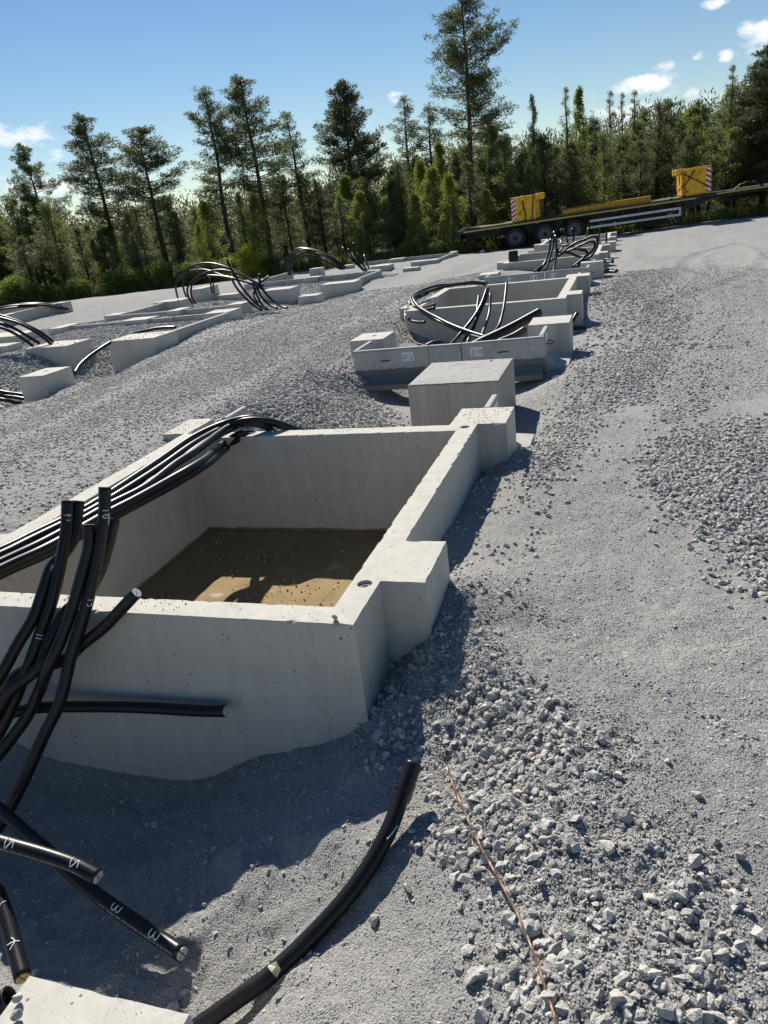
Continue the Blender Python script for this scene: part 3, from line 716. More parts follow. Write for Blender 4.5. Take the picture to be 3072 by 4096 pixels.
# crumbs on top of the concrete
def crumbs(name, label, rects, dens, s0, s1, zt):
    X = []; Y = []
    for a0, a1, b0, b1, dd in rects:
        xx, yy = cand(a0, a1, b0, b1, dens * dd); X.append(xx); Y.append(yy)
    X = np.concatenate(X); Y = np.concatenate(Y)
    k = fbm(X * 4, Y * 4, 77, 3) > .44; X, Y = X[k], Y[k]
    s = s0 + (s1 - s0) * rng.beta(1, 3, len(X))
    scatter(name, label, X, Y, s, .05, z=np.full(len(X), zt))
crumbs('concrete_crumbs', 'small stones lying on the top edges of the near foundation', [(-3.4, -1.6, 2.41, 2.52, 9), (-1.6, -1.1, 2.41, 2.52, 1.2), (-1.22, -.85, 5.2, 5.58, 16), (-2.9, -1.1, 5.03, 5.16, 3), (-1.15, -.86, 2.8, 3.15, .35), (-1.15, -1.05, 3.2, 5.0, .9), (-3.45, -3.33, 2.6, 5.0, 1.0), (-3.68, -3.45, 5.2, 5.55, 14)], 130, .003, .016, 0)
crumbs('block_crumbs', 'small stones lying on top of the left row blocks', [(-9.9, -9.1, 10.75, 11.35, 1), (-8.3, -7.5, 10.9, 11.5, 1), (-8.1, -7.55, 13.7, 14.15, .6), (-11.4, -10.8, 17.1, 17.6, .6)], 110, .012, .045, 0)

# ------------------------------------------------------------------ concrete
def grid_solid(xs, ys, occ, z0, z1):
    nx, ny = len(xs), len(ys); V = []; ix = {}
    def vid(i, j, t):
        if (i, j, t) not in ix: ix[(i, j, t)] = len(V); V.append((xs[i], ys[j], z1 if t else z0))
        return ix[(i, j, t)]
    F = []
    O = lambda i, j: 0 <= i < nx - 1 and 0 <= j < ny - 1 and occ(.5 * (xs[i] + xs[i + 1]), .5 * (ys[j] + ys[j + 1]))
    for i in range(nx - 1):
        for j in range(ny - 1):
            if not O(i, j): continue
            F.append((vid(i, j, 1), vid(i + 1, j, 1), vid(i + 1, j + 1, 1), vid(i, j + 1, 1)))
            F.append((vid(i, j, 0), vid(i, j + 1, 0), vid(i + 1, j + 1, 0), vid(i + 1, j, 0)))
            if not O(i, j - 1): F.append((vid(i, j, 0), vid(i + 1, j, 0), vid(i + 1, j, 1), vid(i, j, 1)))
            if not O(i, j + 1): F.append((vid(i + 1, j + 1, 0), vid(i, j + 1, 0), vid(i, j + 1, 1), vid(i + 1, j + 1, 1)))
            if not O(i - 1, j): F.append((vid(i, j + 1, 0), vid(i, j, 0), vid(i, j, 1), vid(i, j + 1, 1)))
            if not O(i + 1, j): F.append((vid(i + 1, j, 0), vid(i + 1, j + 1, 0), vid(i + 1, j + 1, 1), vid(i + 1, j, 1)))
    bm = bmesh.new()
    bv = [bm.verts.new(v) for v in V]
    for f in F: bm.faces.new([bv[i] for i in f])
    bmesh.ops.dissolve_limit(bm, angle_limit=.01, verts=bm.verts, edges=bm.edges)
    return bm
def chipped_solid(xs, ys, occ, z0, z1, cell=.05, chip=.006, seed=0):
    """grid_solid with a worn top arris: small irregular chips along the upper edges"""
    def fine(a):
        o = []
        for p_, q_ in zip(a[:-1], a[1:]): o += list(np.linspace(p_, q_, max(1, int(round((q_ - p_) / cell))) + 1)[:-1])
        return o + [a[-1]]
    fx, fy = fine(xs), fine(ys); nx, ny = len(fx), len(fy); V = []; ix = {}
    zl = [z0, z1 - .012, z1]
    O = lambda i, j: 0 <= i < nx - 1 and 0 <= j < ny - 1 and occ(.5 * (fx[i] + fx[i + 1]), .5 * (fy[j] + fy[j + 1]))
    r = np.random.default_rng(seed)
    def vid(i, j, t):
        if (i, j, t) not in ix:
            x, y, z = fx[i], fy[j], zl[t]
            if t == 2:
                a, b, c, d = (int(bool(q)) for q in (O(i - 1, j - 1), O(i, j - 1), O(i - 1, j), O(i, j)))
                if not (a and b and c and d):
                    gx_ = (b + d) - (a + c); gy_ = (c + d) - (a + b); g = math.hypot(gx_, gy_) or 1
                    am = .0022 + chip * r.uniform() ** 8 * 2.4
                    x += gx_ / g * am; y += gy_ / g * am; z -= r.uniform(0, .0015)
            ix[(i, j, t)] = len(V); V.append((x, y, z))
        return ix[(i, j, t)]
    F = []
    for i in range(nx - 1):
        for j in range(ny - 1):
            if not O(i, j): continue
            F.append((vid(i, j, 2), vid(i + 1, j, 2), vid(i + 1, j + 1, 2), vid(i, j + 1, 2)))
            F.append((vid(i, j, 0), vid(i, j + 1, 0), vid(i + 1, j + 1, 0), vid(i + 1, j, 0)))
            for t in (0, 1):
                if not O(i, j - 1): F.append((vid(i, j, t), vid(i + 1, j, t), vid(i + 1, j, t + 1), vid(i, j, t + 1)))
                if not O(i, j + 1): F.append((vid(i + 1, j + 1, t), vid(i, j + 1, t), vid(i, j + 1, t + 1), vid(i + 1, j + 1, t + 1)))
                if not O(i - 1, j): F.append((vid(i, j + 1, t), vid(i, j, t), vid(i, j, t + 1), vid(i, j + 1, t + 1)))
                if not O(i + 1, j): F.append((vid(i + 1, j, t), vid(i + 1, j + 1, t), vid(i + 1, j + 1, t + 1), vid(i + 1, j, t + 1)))
    me = bpy.data.meshes.new('solid'); me.from_pydata(V, [], F); me.update(); return me
def rough_edges(o, w=.008, seed=1):
    m = o.modifiers.new('bevel', 'BEVEL'); m.width = w; m.segments = 2; m.limit_method = 'ANGLE'; m.angle_limit = math.radians(40)
def bool_cut(o, cutters):
    for c in cutters:
        m = o.modifiers.new('cut', 'BOOLEAN'); m.operation = 'DIFFERENCE'; m.object = c; m.solver = 'EXACT'
    dg = bpy.context.evaluated_depsgraph_get(); me = bpy.data.meshes.new_from_object(o.evaluated_get(dg))
    o.modifiers.clear(); o.data = me
    for c in cutters: bpy.data.objects.remove(c)
PXL = BXL - BPW
bxs = [PXL, -3.43, BXL, BXLI, BXI - .075, BXI, BX0, BX0 + BPW]
bys = [BY0, BY0 + BT, P1, P2, YBI, YB, YE]
bxs = sorted(bxs)
def bocc(x, y):
    wall = (BXL < x < BX0 and BY0 < y < YB) and not (BXLI < x < BXI and BY0 + BT < y < YBI)
    pil = (P1 < y < P2 and (BX0 < x < BX0 + BPW or PXL < x < BXL))
    far = (YB < y < YE and (BXI - .075 < x < BX0 + BPW or PXL < x < -3.43))
    return wall or pil or far
def make_box(i, dx, dy, dz):
    me = chipped_solid([v - BX0 for v in bxs], [v - BY0 for v in bys], lambda x, y: bocc(x + BX0, y + BY0), -1.25, 0.0, .03 if i == 0 else .12, .006, i)
    o = put('pit_foundation', me, MT['concrete_warm'], loc=(BX0 + dx, BY0 + dy, dz))
    return o
BOXL = ['large grey concrete cable pit in the foreground with muddy water on its floor',
        'second open concrete cable pit, behind the block with the wood grain imprint',
        'third open concrete cable pit with a tangle of cables over its edge',
        'farthest open concrete cable pit, in front of the trailer wheels',
        'low concrete pit at the far left edge with cables lying across its top']
box_objs = []
for i, (dx, dy, dz) in enumerate(BOXES):
    o = make_box(i, dx, dy, dz); box_objs.append(o)
    tag(o, BOXL[i], 'concrete pit', 'open concrete cable pits')
    if i == 0:
        cut = []
        for hx, hy in ((-1.098, 2.735), (-1.115, 5.105)):
            c = MB().cyl((hx - BX0, hy - BY0, -.022), (0, 0, 1), .034, .1, 24).build('cutter', None); c.location = o.location
            c2 = MB().cyl((hx - BX0 + .002, hy - BY0 - .002, -.10), (0, 0, 1), .020, .2, 20).build('cutter', None); c2.location = o.location
            cut += [c, c2]
        bool_cut(o, cut)
        for hx, hy in ((-1.098, 2.735), (-1.115, 5.105)):
            MB().lathe((hx - BX0 + .002, hy - BY0 - .002, -.05), (0, 0, 1), [(.0165, 0), (.0235, 0), (.0235, .036), (.0165, .036), (.0165, 0)], 24).build('lifting_socket', MT['concrete_rough'], o, smooth=True)
    # pit floor, mud and water
    X0, X1, Y0, Y1 = BXLI - BX0, BXI - BX0, BT, YBI - BY0
    n = 70 if i == 0 else 8
    fx, fy = np.meshgrid(np.linspace(X0 + .001, X1 - .001, n), np.linspace(Y0 + .001, Y1 - .001, n))
    fz = -.800 + (fbm(fx.ravel() * 3 + 3, fy.ravel() * 3, 201, 4) - .5) * .05
    fz += np.clip(.10 - np.minimum(np.minimum(fx - X0, X1 - fx), np.minimum(fy - Y0, Y1 - fy)).ravel(), 0, .1) * .12
    ii = np.arange(n * n).reshape(n, n)
    me = mesh_np('mud_floor', np.stack([fx.ravel(), fy.ravel(), fz], 1), np.stack([ii[:-1, :-1], ii[:-1, 1:], ii[1:, 1:], ii[1:, :-1]], -1).reshape(-1, 4))
    put('mud_floor', me, MT['mud'], o, smooth=True)
    if i == 0:
        wme = mesh_np('pit_water', [(X0 + .001, Y0 + .001, -.785), (X1 - .001, Y0 + .001, -.785), (X1 - .001, Y1 - .001, -.785), (X0 + .001, Y1 - .001, -.785)], [(0, 1, 2, 3)])
        wo = put('pit_water', wme, MT['water'], loc=o.location)
        tag(wo, 'shallow brown muddy water standing in the near concrete pit', 'water', kind='structure')
        # silt line on the walls just above the water
        r2 = np.random.default_rng(8)
        mb = MB()
        N = 46
        for (ax, ay, bx, by, nx_, ny_) in ((X0, Y1, X1, Y1, 0, -1), (X0, Y0, X0, Y1, 1, 0)):
            hts = [max(.004, .012 + .022 * (fbm(np.array([k * .45 + 3 * nx_]), np.array([1.0]), 5, 3)[0] - .25)) for k in range(N + 1)]
            for k in range(N):
                t0, t1 = k / N, (k + 1) / N
                p0 = (ax + (bx - ax) * t0, ay + (by - ay) * t0); p1 = (ax + (bx - ax) * t1, ay + (by - ay) * t1)
                e = .0025
                mb.add([(p0[0] + nx_ * e, p0[1] + ny_ * e, -.80), (p1[0] + nx_ * e, p1[1] + ny_ * e, -.80), (p1[0] + nx_ * e, p1[1] + ny_ * e, -.785 + hts[k + 1]), (p0[0] + nx_ * e, p0[1] + ny_ * e, -.785 + hts[k])], [(0, 1, 2, 3)])
        mb.build('silt_line', MT['mud'], o)
# stones on the pit floor
x, y = cand(BXLI + .05, BXI - .05, BY0 + BT + .05, YBI - .05, 170)
scatter('pit_floor_stones', 'small stones poking out of the muddy water in the near pit', x, y, .01 + .035 * rng.beta(1, 4, len(x)), .12, z=np.full(len(x), -.797))

def block(x0, x1, y0, y1, zt, depth, name, label, cat, group, mat, bevel=.006, top_mat=None, hole=None):
    o = put(name, chipped_solid([0, x1 - x0], [0, y1 - y0], lambda x, y: 0 < x < x1 - x0 and 0 < y < y1 - y0, -depth, 0.0, .03 if y0 < 12 else .1, .005, int(y0 * 100)), mat, None, loc=(x0, y0, zt))
    if hole:
        c = MB().cyl((hole[0], hole[1], -.12), (0, 0, 1), .035, .3, 20).build('cutter', None); c.location = o.location; bool_cut(o, [c])
    if top_mat:
        n = 40; fx, fy = np.meshgrid(np.linspace(.006, x1 - x0 - .006, n), np.linspace(.006, y1 - y0 - .006, n))
        ed = np.minimum(np.minimum(fx, x1 - x0 - fx), np.minimum(fy, y1 - y0 - fy)).ravel()
        fz = .003 + np.clip(ed * .5, 0, .006) + (fbm(fx.ravel() * 30, fy.ravel() * 30, 303, 4) - .5) * np.clip(ed * .4, 0, .014)
        ii = np.arange(n * n).reshape(n, n)
        put('screeded_top', mesh_np('screeded_top', np.stack([fx.ravel(), fy.ravel(), np.maximum(fz, .0025)], 1), np.stack([ii[:-1, :-1], ii[:-1, 1:], ii[1:, 1:], ii[1:, :-1]], -1).reshape(-1, 4)), top_mat, o, smooth=True)
    if cat: tag(o, label, cat, group)
    return o
BL = [
 ('concrete_block', 'large concrete block with wood grain imprint and rough top behind the near pit', 'concrete block', None),
 ('pedestal', 'grey concrete pedestal at the right end of the first labelled barrier', 'pedestal', 'pedestals beside the labelled barriers'),
 ('pedestal', 'grey concrete pedestal with round top hole at the left end of the first labelled barrier', 'pedestal', 'pedestals beside the labelled barriers'),
 ('pedestal', 'concrete pedestal at the right end of the second, farther labelled barrier', 'pedestal', 'pedestals beside the labelled barriers'),
 ('pedestal', 'concrete pedestal at the left end of the second, farther labelled barrier', 'pedestal', 'pedestals beside the labelled barriers'),
 ('pedestal', 'small far concrete pedestal standing behind the third pit', 'pedestal', 'pedestals beside the labelled barriers'),
 ('pedestal', 'sunlit concrete slab top in the bottom left corner with two stones on it', 'pedestal', 'pedestals beside the labelled barriers'),
 ('footing', 'concrete cube footing with a dark slot in its top left of the lane', 'footing', 'footings of the left row'),
 ('footing', 'stony topped concrete footing with four cut cable ends lying on it at the left', 'footing', 'footings of the left row'),
 ('footing', 'plain concrete footing cut by the left edge behind the leaning cables', 'footing', 'footings of the left row'),
 ('footing', 'small low concrete footing cut by the left picture edge', 'footing', 'footings of the left row'),
 ('footing', 'low concrete footing at the left end of the nearest kerb line', 'footing', 'footings of the left row'),
 ('footing', 'biggest left row footing with pitted front and gravel crumbs on top', 'footing', 'footings of the left row'),
 ('footing', 'concrete corner footing at the far end of the long left side wall', 'footing', 'footings of the left row'),
 ('footing', 'flat concrete footing in the middle of the nearest kerb line', 'footing', 'footings of the left row'),
 ('footing', 'concrete footing at the left end of the second kerb line', 'footing', 'footings of the left row'),
 ('footing', 'crumb covered footing under the foot of the tall cable arches', 'footing', 'footings of the left row'),
 ('footing', 'flat concrete footing in the middle of the second kerb line', 'footing', 'footings of the left row'),
 ('footing', 'concrete footing at the right end of the second kerb line', 'footing', 'footings of the left row'),
 ('footing', 'wide concrete footing right of the tall arches where cable ends cross', 'footing', 'footings of the left row'),
 ('footing', 'small stony footing between the two wide footings of the middle group', 'footing', 'footings of the left row'),
 ('footing', 'wide pale footing on the lane edge of the middle group', 'footing', 'footings of the left row'),
 ('footing', 'corner footing at the far end of the middle group side wall', 'footing', 'footings of the left row'),
 ('footing', 'flat footing in the middle kerb line of the middle group', 'footing', 'footings of the left row'),
 ('footing', 'long flat footing seen under the tall cable arches', 'footing', 'footings of the left row'),
 ('footing', 'upright block with two short cable ends standing in front of it', 'footing', 'footings of the left row'),
 ('footing', 'small square block beside the farther cable arches', 'footing', 'footings of the left row'),
 ('footing', 'far wide footing beside the leaning cable ends', 'footing', 'footings of the left row'),
 ('footing', 'small low footing on the lane edge of the farthest group', 'footing', 'footings of the left row'),
 ('footing', 'farthest wide footing on the lane edge', 'footing', 'footings of the left row'),
 ('footing', 'last corner footing at the far end of the left row', 'footing', 'footings of the left row'),
 ('footing', 'flat footing in the farthest kerb line of the left row', 'footing', 'footings of the left row'),
 ('footing', 'far footing behind the leaning cable ends', 'footing', 'footings of the left row')]
for i, ((a0, a1, b0, b1, zt), (nm, lb, ct, gp)) in enumerate(zip(BLOCKRECTS, BL)):
    mat = MT['concrete_block'] if i == 0 else MT['concrete'] if i % 3 else MT['concrete_warm']
    block(a0, a1, b0, b1, zt, 1.1 if i < 7 else .9, nm, lb, ct, gp, mat, .008 if i else .005, MT['concrete_rough'] if i == 0 else None,
          hole=(.24, .30) if i == 2 else (.20, .32) if i == 7 else None)

# lifted-wall elements: L shaped retaining elements with labels
def label_sheet(parent, cx, y, cz, flip=False, w_=.14, h_=.105, text=True):
    s = MB().box(cx - w_ / 2, cx + w_ / 2, y - .002, y, cz - h_ / 2, cz + h_ / 2).build('label_sheet', MT['white'], parent)
    if not text: 
        MB().box(cx - .055, cx - .03, y - .0035, y - .002, cz - .03, cz + .03).build('printed_mark', MT['grey_ink'], s)
        MB().box(cx + .03, cx + .05, y - .0035, y - .002, cz - .03, cz + .03).build('printed_mark', MT['black_ink'], s)
        return s
    sg = -1 if flip else 1
    def txt(t, px, pz, size, mat, rot, nm):
        cu = bpy.data.curves.new('txt', 'FONT'); cu.body = t; cu.size = size; cu.align_x = 'CENTER'; cu.align_y = 'CENTER'; cu.offset = .0003
        to = bpy.data.objects.new('txt', cu); me = bpy.data.meshes.new_from_object(to); bpy.data.objects.remove(to)
        me.transform(Matrix.Translation((px, y - .0032, pz)) @ Matrix.Rotation(rot, 4, 'Y') @ Matrix.Rotation(math.radians(90), 4, 'X'))
        put(nm, me, mat, s)
    rot = math.radians(90) * sg
    txt('CE', cx - sg * .048, cz, .042, MT['black_ink'], rot, 'ce_mark')
    txt('Rudus', cx + sg * .046, cz - .012, .026, MT['black_ink'], rot, 'printed_name')
    for k in range(7):
        hh = .030 - .004 * (k % 3)
        xx = cx + sg * (-.026 + k * .0075)
        MB().box(xx - .0012, xx + .0012, y - .0032, y - .002, cz - hh, cz + hh).build('printed_line', MT['grey_ink'], s)
    MB().box(cx + sg * .031 - .0007, cx + sg * .031 + .0007, y - .0032, y - .002, cz - .05, cz + .05).build('printed_line', MT['grey_ink'], s)
    return s
def element_x(x0, x1, y, zt, label, tilt=0.0, foot=.28, labels=(), loop=None, yaw=0.0, th=.075, depth=.42, mat='element', group='labelled L shaped barrier elements', nm='retaining_element', cat='barrier element'):
    """stem along x, foot towards -y"""
    t = empty(nm, (x0, y, zt), yaw)
    L = x1 - x0
    MB().box(0, L, 0, th, -depth, -.016).prism([(0, -.016), (th, -.016), (th - .013, 0), (.013, 0)], 'x', 0, L).build('stem', MT[mat], t, bevel=.004)
    if foot:
        MB().prism([(.001, -depth + .002), (-foot, -depth + .002), (-foot, -depth + .06), (-.09, -depth + .072), (.001, -depth + .12)][::-1], 'x', .03, L - .03).build('foot', MT[mat], t, bevel=.004)
    for (lx, lz, fl, tx) in labels: label_sheet(t, lx - x0, 0, lz - zt, fl, text=tx)
    if loop is not None:
        MB().tube([(loop - .055, .003, -.135), (loop - .045, -.018, -.132), (loop + .045, -.018, -.130), (loop + .055, .003, -.132)], .006, 6).build('lifting_loop', MT['rust'], t, smooth=True)
    tag(t, label, cat, group)
    return t
yw = math.radians(2.2)
element_x(-3.10, -2.195, 8.37, 0, 'left barrier element with a white label, its lower half stained dark and wet', labels=[(-2.44, -.105, False, True)], loop=.39, yaw=math.atan2(.05, .9))
element_x(-2.185, -1.815, 8.42, 0, 'short plain barrier element between the two labelled ones', yaw=0.02)
element_x(-1.805, -.89, 8.43, 0, 'right barrier element with a white label, behind the wood grain block', labels=[(-1.64, -.105, True, True)], loop=.46, yaw=math.atan2(.19, .91) * .55)
def element_y(x, y0, y1, zt, label, foot_dir=1, foot=.26, depth=.42, th=.06, mat='element_dry', group='short return elements of the barriers', lab=False, loop=False, nm='retaining_element', cat='barrier element'):
    t = empty(nm, (x, y0, zt)); L = y1 - y0
    MB().box(0, th, 0, L, -depth, -.014).prism([(0, -.014), (th, -.014), (th - .012, 0), (.012, 0)][::-1], 'y', 0, L).build('stem', MT[mat], t, bevel=.004)
    if foot:
        fx = [(th - .001, -depth), (th + foot, -depth), (th + foot, -depth + .06), (th + .09, -depth + .075), (th - .001, -depth + .13)] if foot_dir > 0 else [(.001, -depth), (-foot, -depth), (-foot, -depth + .06), (-.09, -depth + .075), (.001, -depth + .13)]
        MB().prism(fx, 'y', .02, L - .02).build('foot', MT[mat], t, bevel=.004)
    if lab: MB().box(th + .0005, th + .0025, L * .35, L * .75, -.13, -.03).build('label_sheet', MT['white'], t)
    if loop: MB().tube([(th - .003, L * .5 - .06, -.14), (th + .05, L * .5 - .05, -.15), (th + .09, L * .5, -.135), (th + .05, L * .5 + .05, -.13), (th - .003, L * .5 + .06, -.13)], .006, 6).build('lifting_loop', MT['rust'], t, smooth=True)
    tag(t, label, cat, group)
    return t
element_y(-3.12, 8.46, 9.06, 0, 'short return element between the left barrier and the pedestal with the hole', -1, 0)
element_y(-.97, 8.64, 9.22, 0, 'short return element with a wire loop at the right end of the first barrier', 1, .26, lab=True, loop=True)
element_y(-1.075, 5.63, 6.02, 0, 'short return element on the right behind the near pit', 1, .28, depth=.40, lab=True)
element_y(-3.36, 5.63, 6.0, 0, 'short return element on the left behind the near pit', -1, 0)
# second barrier
element_x(-2.97, -2.075, 16.72, -.10, 'left labelled element of the second barrier', labels=[(-2.42, -.2, False, False)], loop=.35, foot=.25)
element_x(-2.065, -1.705, 16.72, -.10, 'middle labelled element of the second barrier', labels=[(-1.92, -.2, False, False)], foot=.25)
element_x(-1.695, -.79, 16.80, -.10, 'right labelled element of the second barrier', labels=[(-1.53, -.2, False, False)], foot=.25)
element_y(-2.98, 16.81, 17.3, -.10, 'return element at the left end of the second barrier', -1, 0)
element_y(-.86, 16.89, 17.4, -.10, 'return element at the right end of the second barrier', 1, .24, loop=True)
element_y(-.92, 14.82, 15.2, -.02, 'small return element behind the second pit', 1, 0)
element_x(-3.1, -.72, 25.7, -.28, 'low far barrier behind the third pit', foot=.2)
# kerb like elements of the left row
KERB = 'kerb like wall elements of the left row'
def kx(x0, x1, y, zt, label): element_x(x0, x1, y, zt, label, foot=0, th=.10, depth=.7, mat='element_dry', group=KERB, nm='kerb_element', cat='kerb element')
def ky(x, y0, y1, zt, label): element_y(x, y0, y1, zt, label, 1, 0, depth=.7, th=.10, group=KERB, nm='kerb_element', cat='kerb element')
ky(-7.60, 11.56, 12.55, -.01, 'near half of the long left side wall along the lane')
ky(-7.60, 12.56, 13.63, -.01, 'far half of the long left side wall along the lane')
kx(-11.37, -10.72, 13.72, -.02, 'leftmost element of the nearest kerb line')
kx(-10.71, -10.06, 13.70, -.02, 'second element from the left in the nearest kerb line')
kx(-9.39, -8.88, 13.72, -.02, 'element right of the middle footing in the nearest kerb line')
kx(-8.87, -8.12, 13.78, -.02, 'rightmost element of the nearest kerb line')
ky(-11.28, 15.44, 16.2, -.02, 'near element of the back left side wall')
ky(-11.28, 16.21, 17.04, -.02, 'far element of the back left side wall')
kx(-11.07, -10.36, 14.98, -.02, 'leftmost element of the second kerb line')
kx(-10.35, -9.65, 14.92, -.02, 'second element of the second kerb line')
kx(-9.32, -8.8, 14.95, -.02, 'third element of the second kerb line')
kx(-8.79, -8.27, 14.95, -.02, 'fourth element of the second kerb line')
ky(-7.45, 20.76, 22.0, -.23, 'near element of the middle group side wall')
ky(-7.45, 22.01, 23.39, -.23, 'far element of the middle group side wall')
kx(-12.0, -10.6, 23.2, -.23, 'leftmost element of the middle group kerb line')
kx(-10.59, -9.86, 23.2, -.23, 'second element of the middle group kerb line')
kx(-9.39, -7.86, 23.3, -.23, 'right element of the middle group kerb line')
kx(-10.64, -8.9, 19.97, -.3, 'kerb element behind the lane footings of the middle group') if False else None
ky(-7.12, 30.01, 32.99, -.51, 'side wall of the farthest left group')
kx(-11.0, -9.81, 32.6, -.51, 'left element of the farthest kerb line')
kx(-9.14, -7.31, 32.7, -.51, 'right element of the farthest kerb line')
ky(-12.1, 23.3, 27.2, -.23, 'low side wall leading to the small square block')

# ------------------------------------------------------------------ cables
CAMP = np.array((0, 0, 1.5))
def cable(name, pts, r, label, group=None, cat='cable', sides=16, sub=8, cut=None, mat='cable', end=0, marks=(), cap_ring=False, print_text=None):
    P0 = [np.array(p, float) for p in pts]
    org = P0[end]
    V, F, (P, T, N, B) = tube_geo([p - org for p in P0], r, sides, sub)
    me = bpy.data.meshes.new(name); me.from_pydata([tuple(v) for v in V], [], F); me.update()
    o = put(name, me, MT[mat], loc=org)
    me.polygons.foreach_set('use_smooth', np.array([len(f) <= 4 for f in F], dtype=bool))
    tag(o, label, cat, group)
    S = np.concatenate([[0], np.cumsum(np.linalg.norm(np.diff(P, axis=0), axis=1))])
    if end == 0: e, t = P[0], -T[0]
    else: e, t = P[-1], T[-1]
    nvec = N[0] if end == 0 else N[-1]; bvec = np.cross(t, nvec)
    if cut:
        ro = r * .84; gap = r * .07
        for k in range(4):
            a0 = k * math.pi / 2 + .35
            prof = []
            ca, sa = math.cos(a0), math.sin(a0); cb, sb = -math.sin(a0), math.cos(a0)
            pts2 = [(gap, gap)] + [(max(gap, ro * math.cos(x_)), max(gap, ro * math.sin(x_))) for x_ in np.linspace(.09, math.pi / 2 - .09, 6)]
            mb = MB()
            q = [e + t * h_ + nvec * (u * ca + v_ * cb) + bvec * (u * sa + v_ * sb) for h_ in (-.002, .004) for u, v_ in pts2]
            n_ = len(pts2)
            mb.add(q, [tuple(range(n_))[::-1], tuple(range(n_, 2 * n_))] + [(i_, (i_ + 1) % n_, n_ + (i_ + 1) % n_, n_ + i_) for i_ in range(n_)])
            mb.build('conductor', MT[cut], o)
    def surf(s, th, off=.0008):
        """point on the sheath, s metres from the marked end, th radians round it"""
        ss = s if end == 0 else S[-1] - s
        p = np.array([np.interp(ss, S, P[:, k]) for k in range(3)]); i_ = int(np.clip(np.searchsorted(S, ss), 0, len(S) - 1))
        return p + (N[i_] * math.cos(th) + B[i_] * math.sin(th)) * (r + off)
    def facing(s):
        ss = s if end == 0 else S[-1] - s
        p = np.array([np.interp(ss, S, P[:, k]) for k in range(3)]); i_ = int(np.clip(np.searchsorted(S, ss), 0, len(S) - 1))
        d = CAMP - (p + org); return math.atan2(d @ B[i_], d @ N[i_])
    for (s, dth, strokes, size, lw) in marks:
        th0 = facing(s) + dth; mb = MB()
        for stt in strokes:
            c = catmull([(a_, b_, 0) for a_, b_ in stt], 5)[:, :2]
            mb.tube([surf(s + p_[0] * size, th0 + p_[1] * size / r, .0006) for p_ in c], lw, 6)
        mb.build('chalk_mark', MT['chalk'], o, smooth=True)
    if print_text:
        txt, s0, dth, size, sgn = print_text
        cu = bpy.data.curves.new('txt', 'FONT'); cu.body = txt; cu.size = size; cu.align_y = 'CENTER'; cu.resolution_u = 1
        to = bpy.data.objects.new('txt', cu); me2 = bpy.data.meshes.new_from_object(to); bpy.data.objects.remove(to)
        th0 = facing(s0 + .1) + dth
        for v_ in me2.vertices:
            v_.co = Vector(surf(s0 + v_.co.x * 1.0, th0 + sgn * v_.co.y / r, .0009))
        put('printed_text', me2, MT['print'], o)
    if cap_ring:
        MB().tube([P[k] for k in range(0, cap_ring)] if end == 0 else [P[k] for k in range(len(P) - cap_ring, len(P))], r * 1.09, sides).build('shrink_cap', MT['cable'], o, smooth=True, bevel=.006)
    return o
G3 = [[(-.75, -.5), (-.35, -.95), (.05, -.55), (.05, -.1)], [(.05, -.1), (.4, -.45), (.8, -.1), (.5, .6)]]
G3 = [[(-.9, .3), (-.9, -.5), (-.4, -.75), (.0, -.2), (-.05, .2)], [(.0, -.2), (.3, -.8), (.85, -.6), (.9, .2)]]
G5 = [[(-.9, -.5), (-.85, -.1), (-.5, .6), (-.2, -.2), (.3, -.75), (.55, .1), (.5, .7)]]
G4 = [[(-.8, -.7), (0, .1), (.8, -.2)], [(-.1, .7), (.1, -.9)]]
G1 = [[(-.9, -.3), (.9, .25)]]
G11 = [[(-.5, -.9), (-.45, .9)], [(.5, -.9), (.55, .8)]]
G10 = [[(-.9, -.8), (-.8, .7)], [(.5, -.9), (.1, -.2), (.6, .5), (1.0, .2), (.9, -.6)], [(-.2, -1.0), (2.6, -1.25)]]
GT = [[(-.6, -.9), (-.5, .9)], [(-.9, -.2), (.0, -.3)], [(.6, -.7), (.9, -.1), (.6, .3)]]
CR = .0265
NEARG = 'black cables standing up at the left of the near pit'
cable('power_cable', [(-2.4005, 2.5714, 0.4601), (-2.4023, 2.5166, 0.3432), (-2.4246, 2.4427, 0.1982), (-2.4570, 2.3659, 0.0548), (-2.4998, 2.2966, -0.0622), (-2.5425, 2.2276, -0.1788), (-2.6704, 2.1264, -0.4188), (-2.7506, 2.0596, -0.5364), (-2.8209, 2.0040, -0.6358)], CR, 'leftmost tall upright cable, with chalk marks at top and marked 11 lower down', NEARG, marks=[(.075, -.1, GT, .017, .0018), (.62, .0, G11, .016, .0018)])
cable('power_cable', [(-2.3808, 2.6156, 0.4404), (-2.3915, 2.5404, 0.3027), (-2.4221, 2.4905, 0.2412), (-2.4706, 2.4396, 0.1923), (-2.4928, 2.3884, 0.1207), (-2.5300, 2.3118, 0.0018), (-2.5875, 2.2379, -0.0939), (-2.6394, 2.1659, -0.1896), (-2.7163, 2.1222, -0.2824)], CR, 'black upright cable half hidden behind the leftmost marked one', NEARG, marks=[(.33, .2, [[(-.8, .2), (-.3, -.7), (.3, -.3), (.8, -.8)]], .016, .0016)])
cable('power_cable', [(-2.2278, 2.4660, 0.3909), (-2.2291, 2.4306, 0.2977), (-2.2638, 2.3728, 0.1795), (-2.3010, 2.3141, 0.0612), (-2.3483, 2.2522, -0.0561), (-2.4068, 2.1869, -0.1723), (-2.5159, 2.2044, -0.3097), (-2.5823, 2.1472, -0.4252), (-2.6752, 2.0837, -0.5333), (-2.7583, 2.0314, -0.6233)], CR, 'black upright cable with scuffed edge between the two marked ones', NEARG)
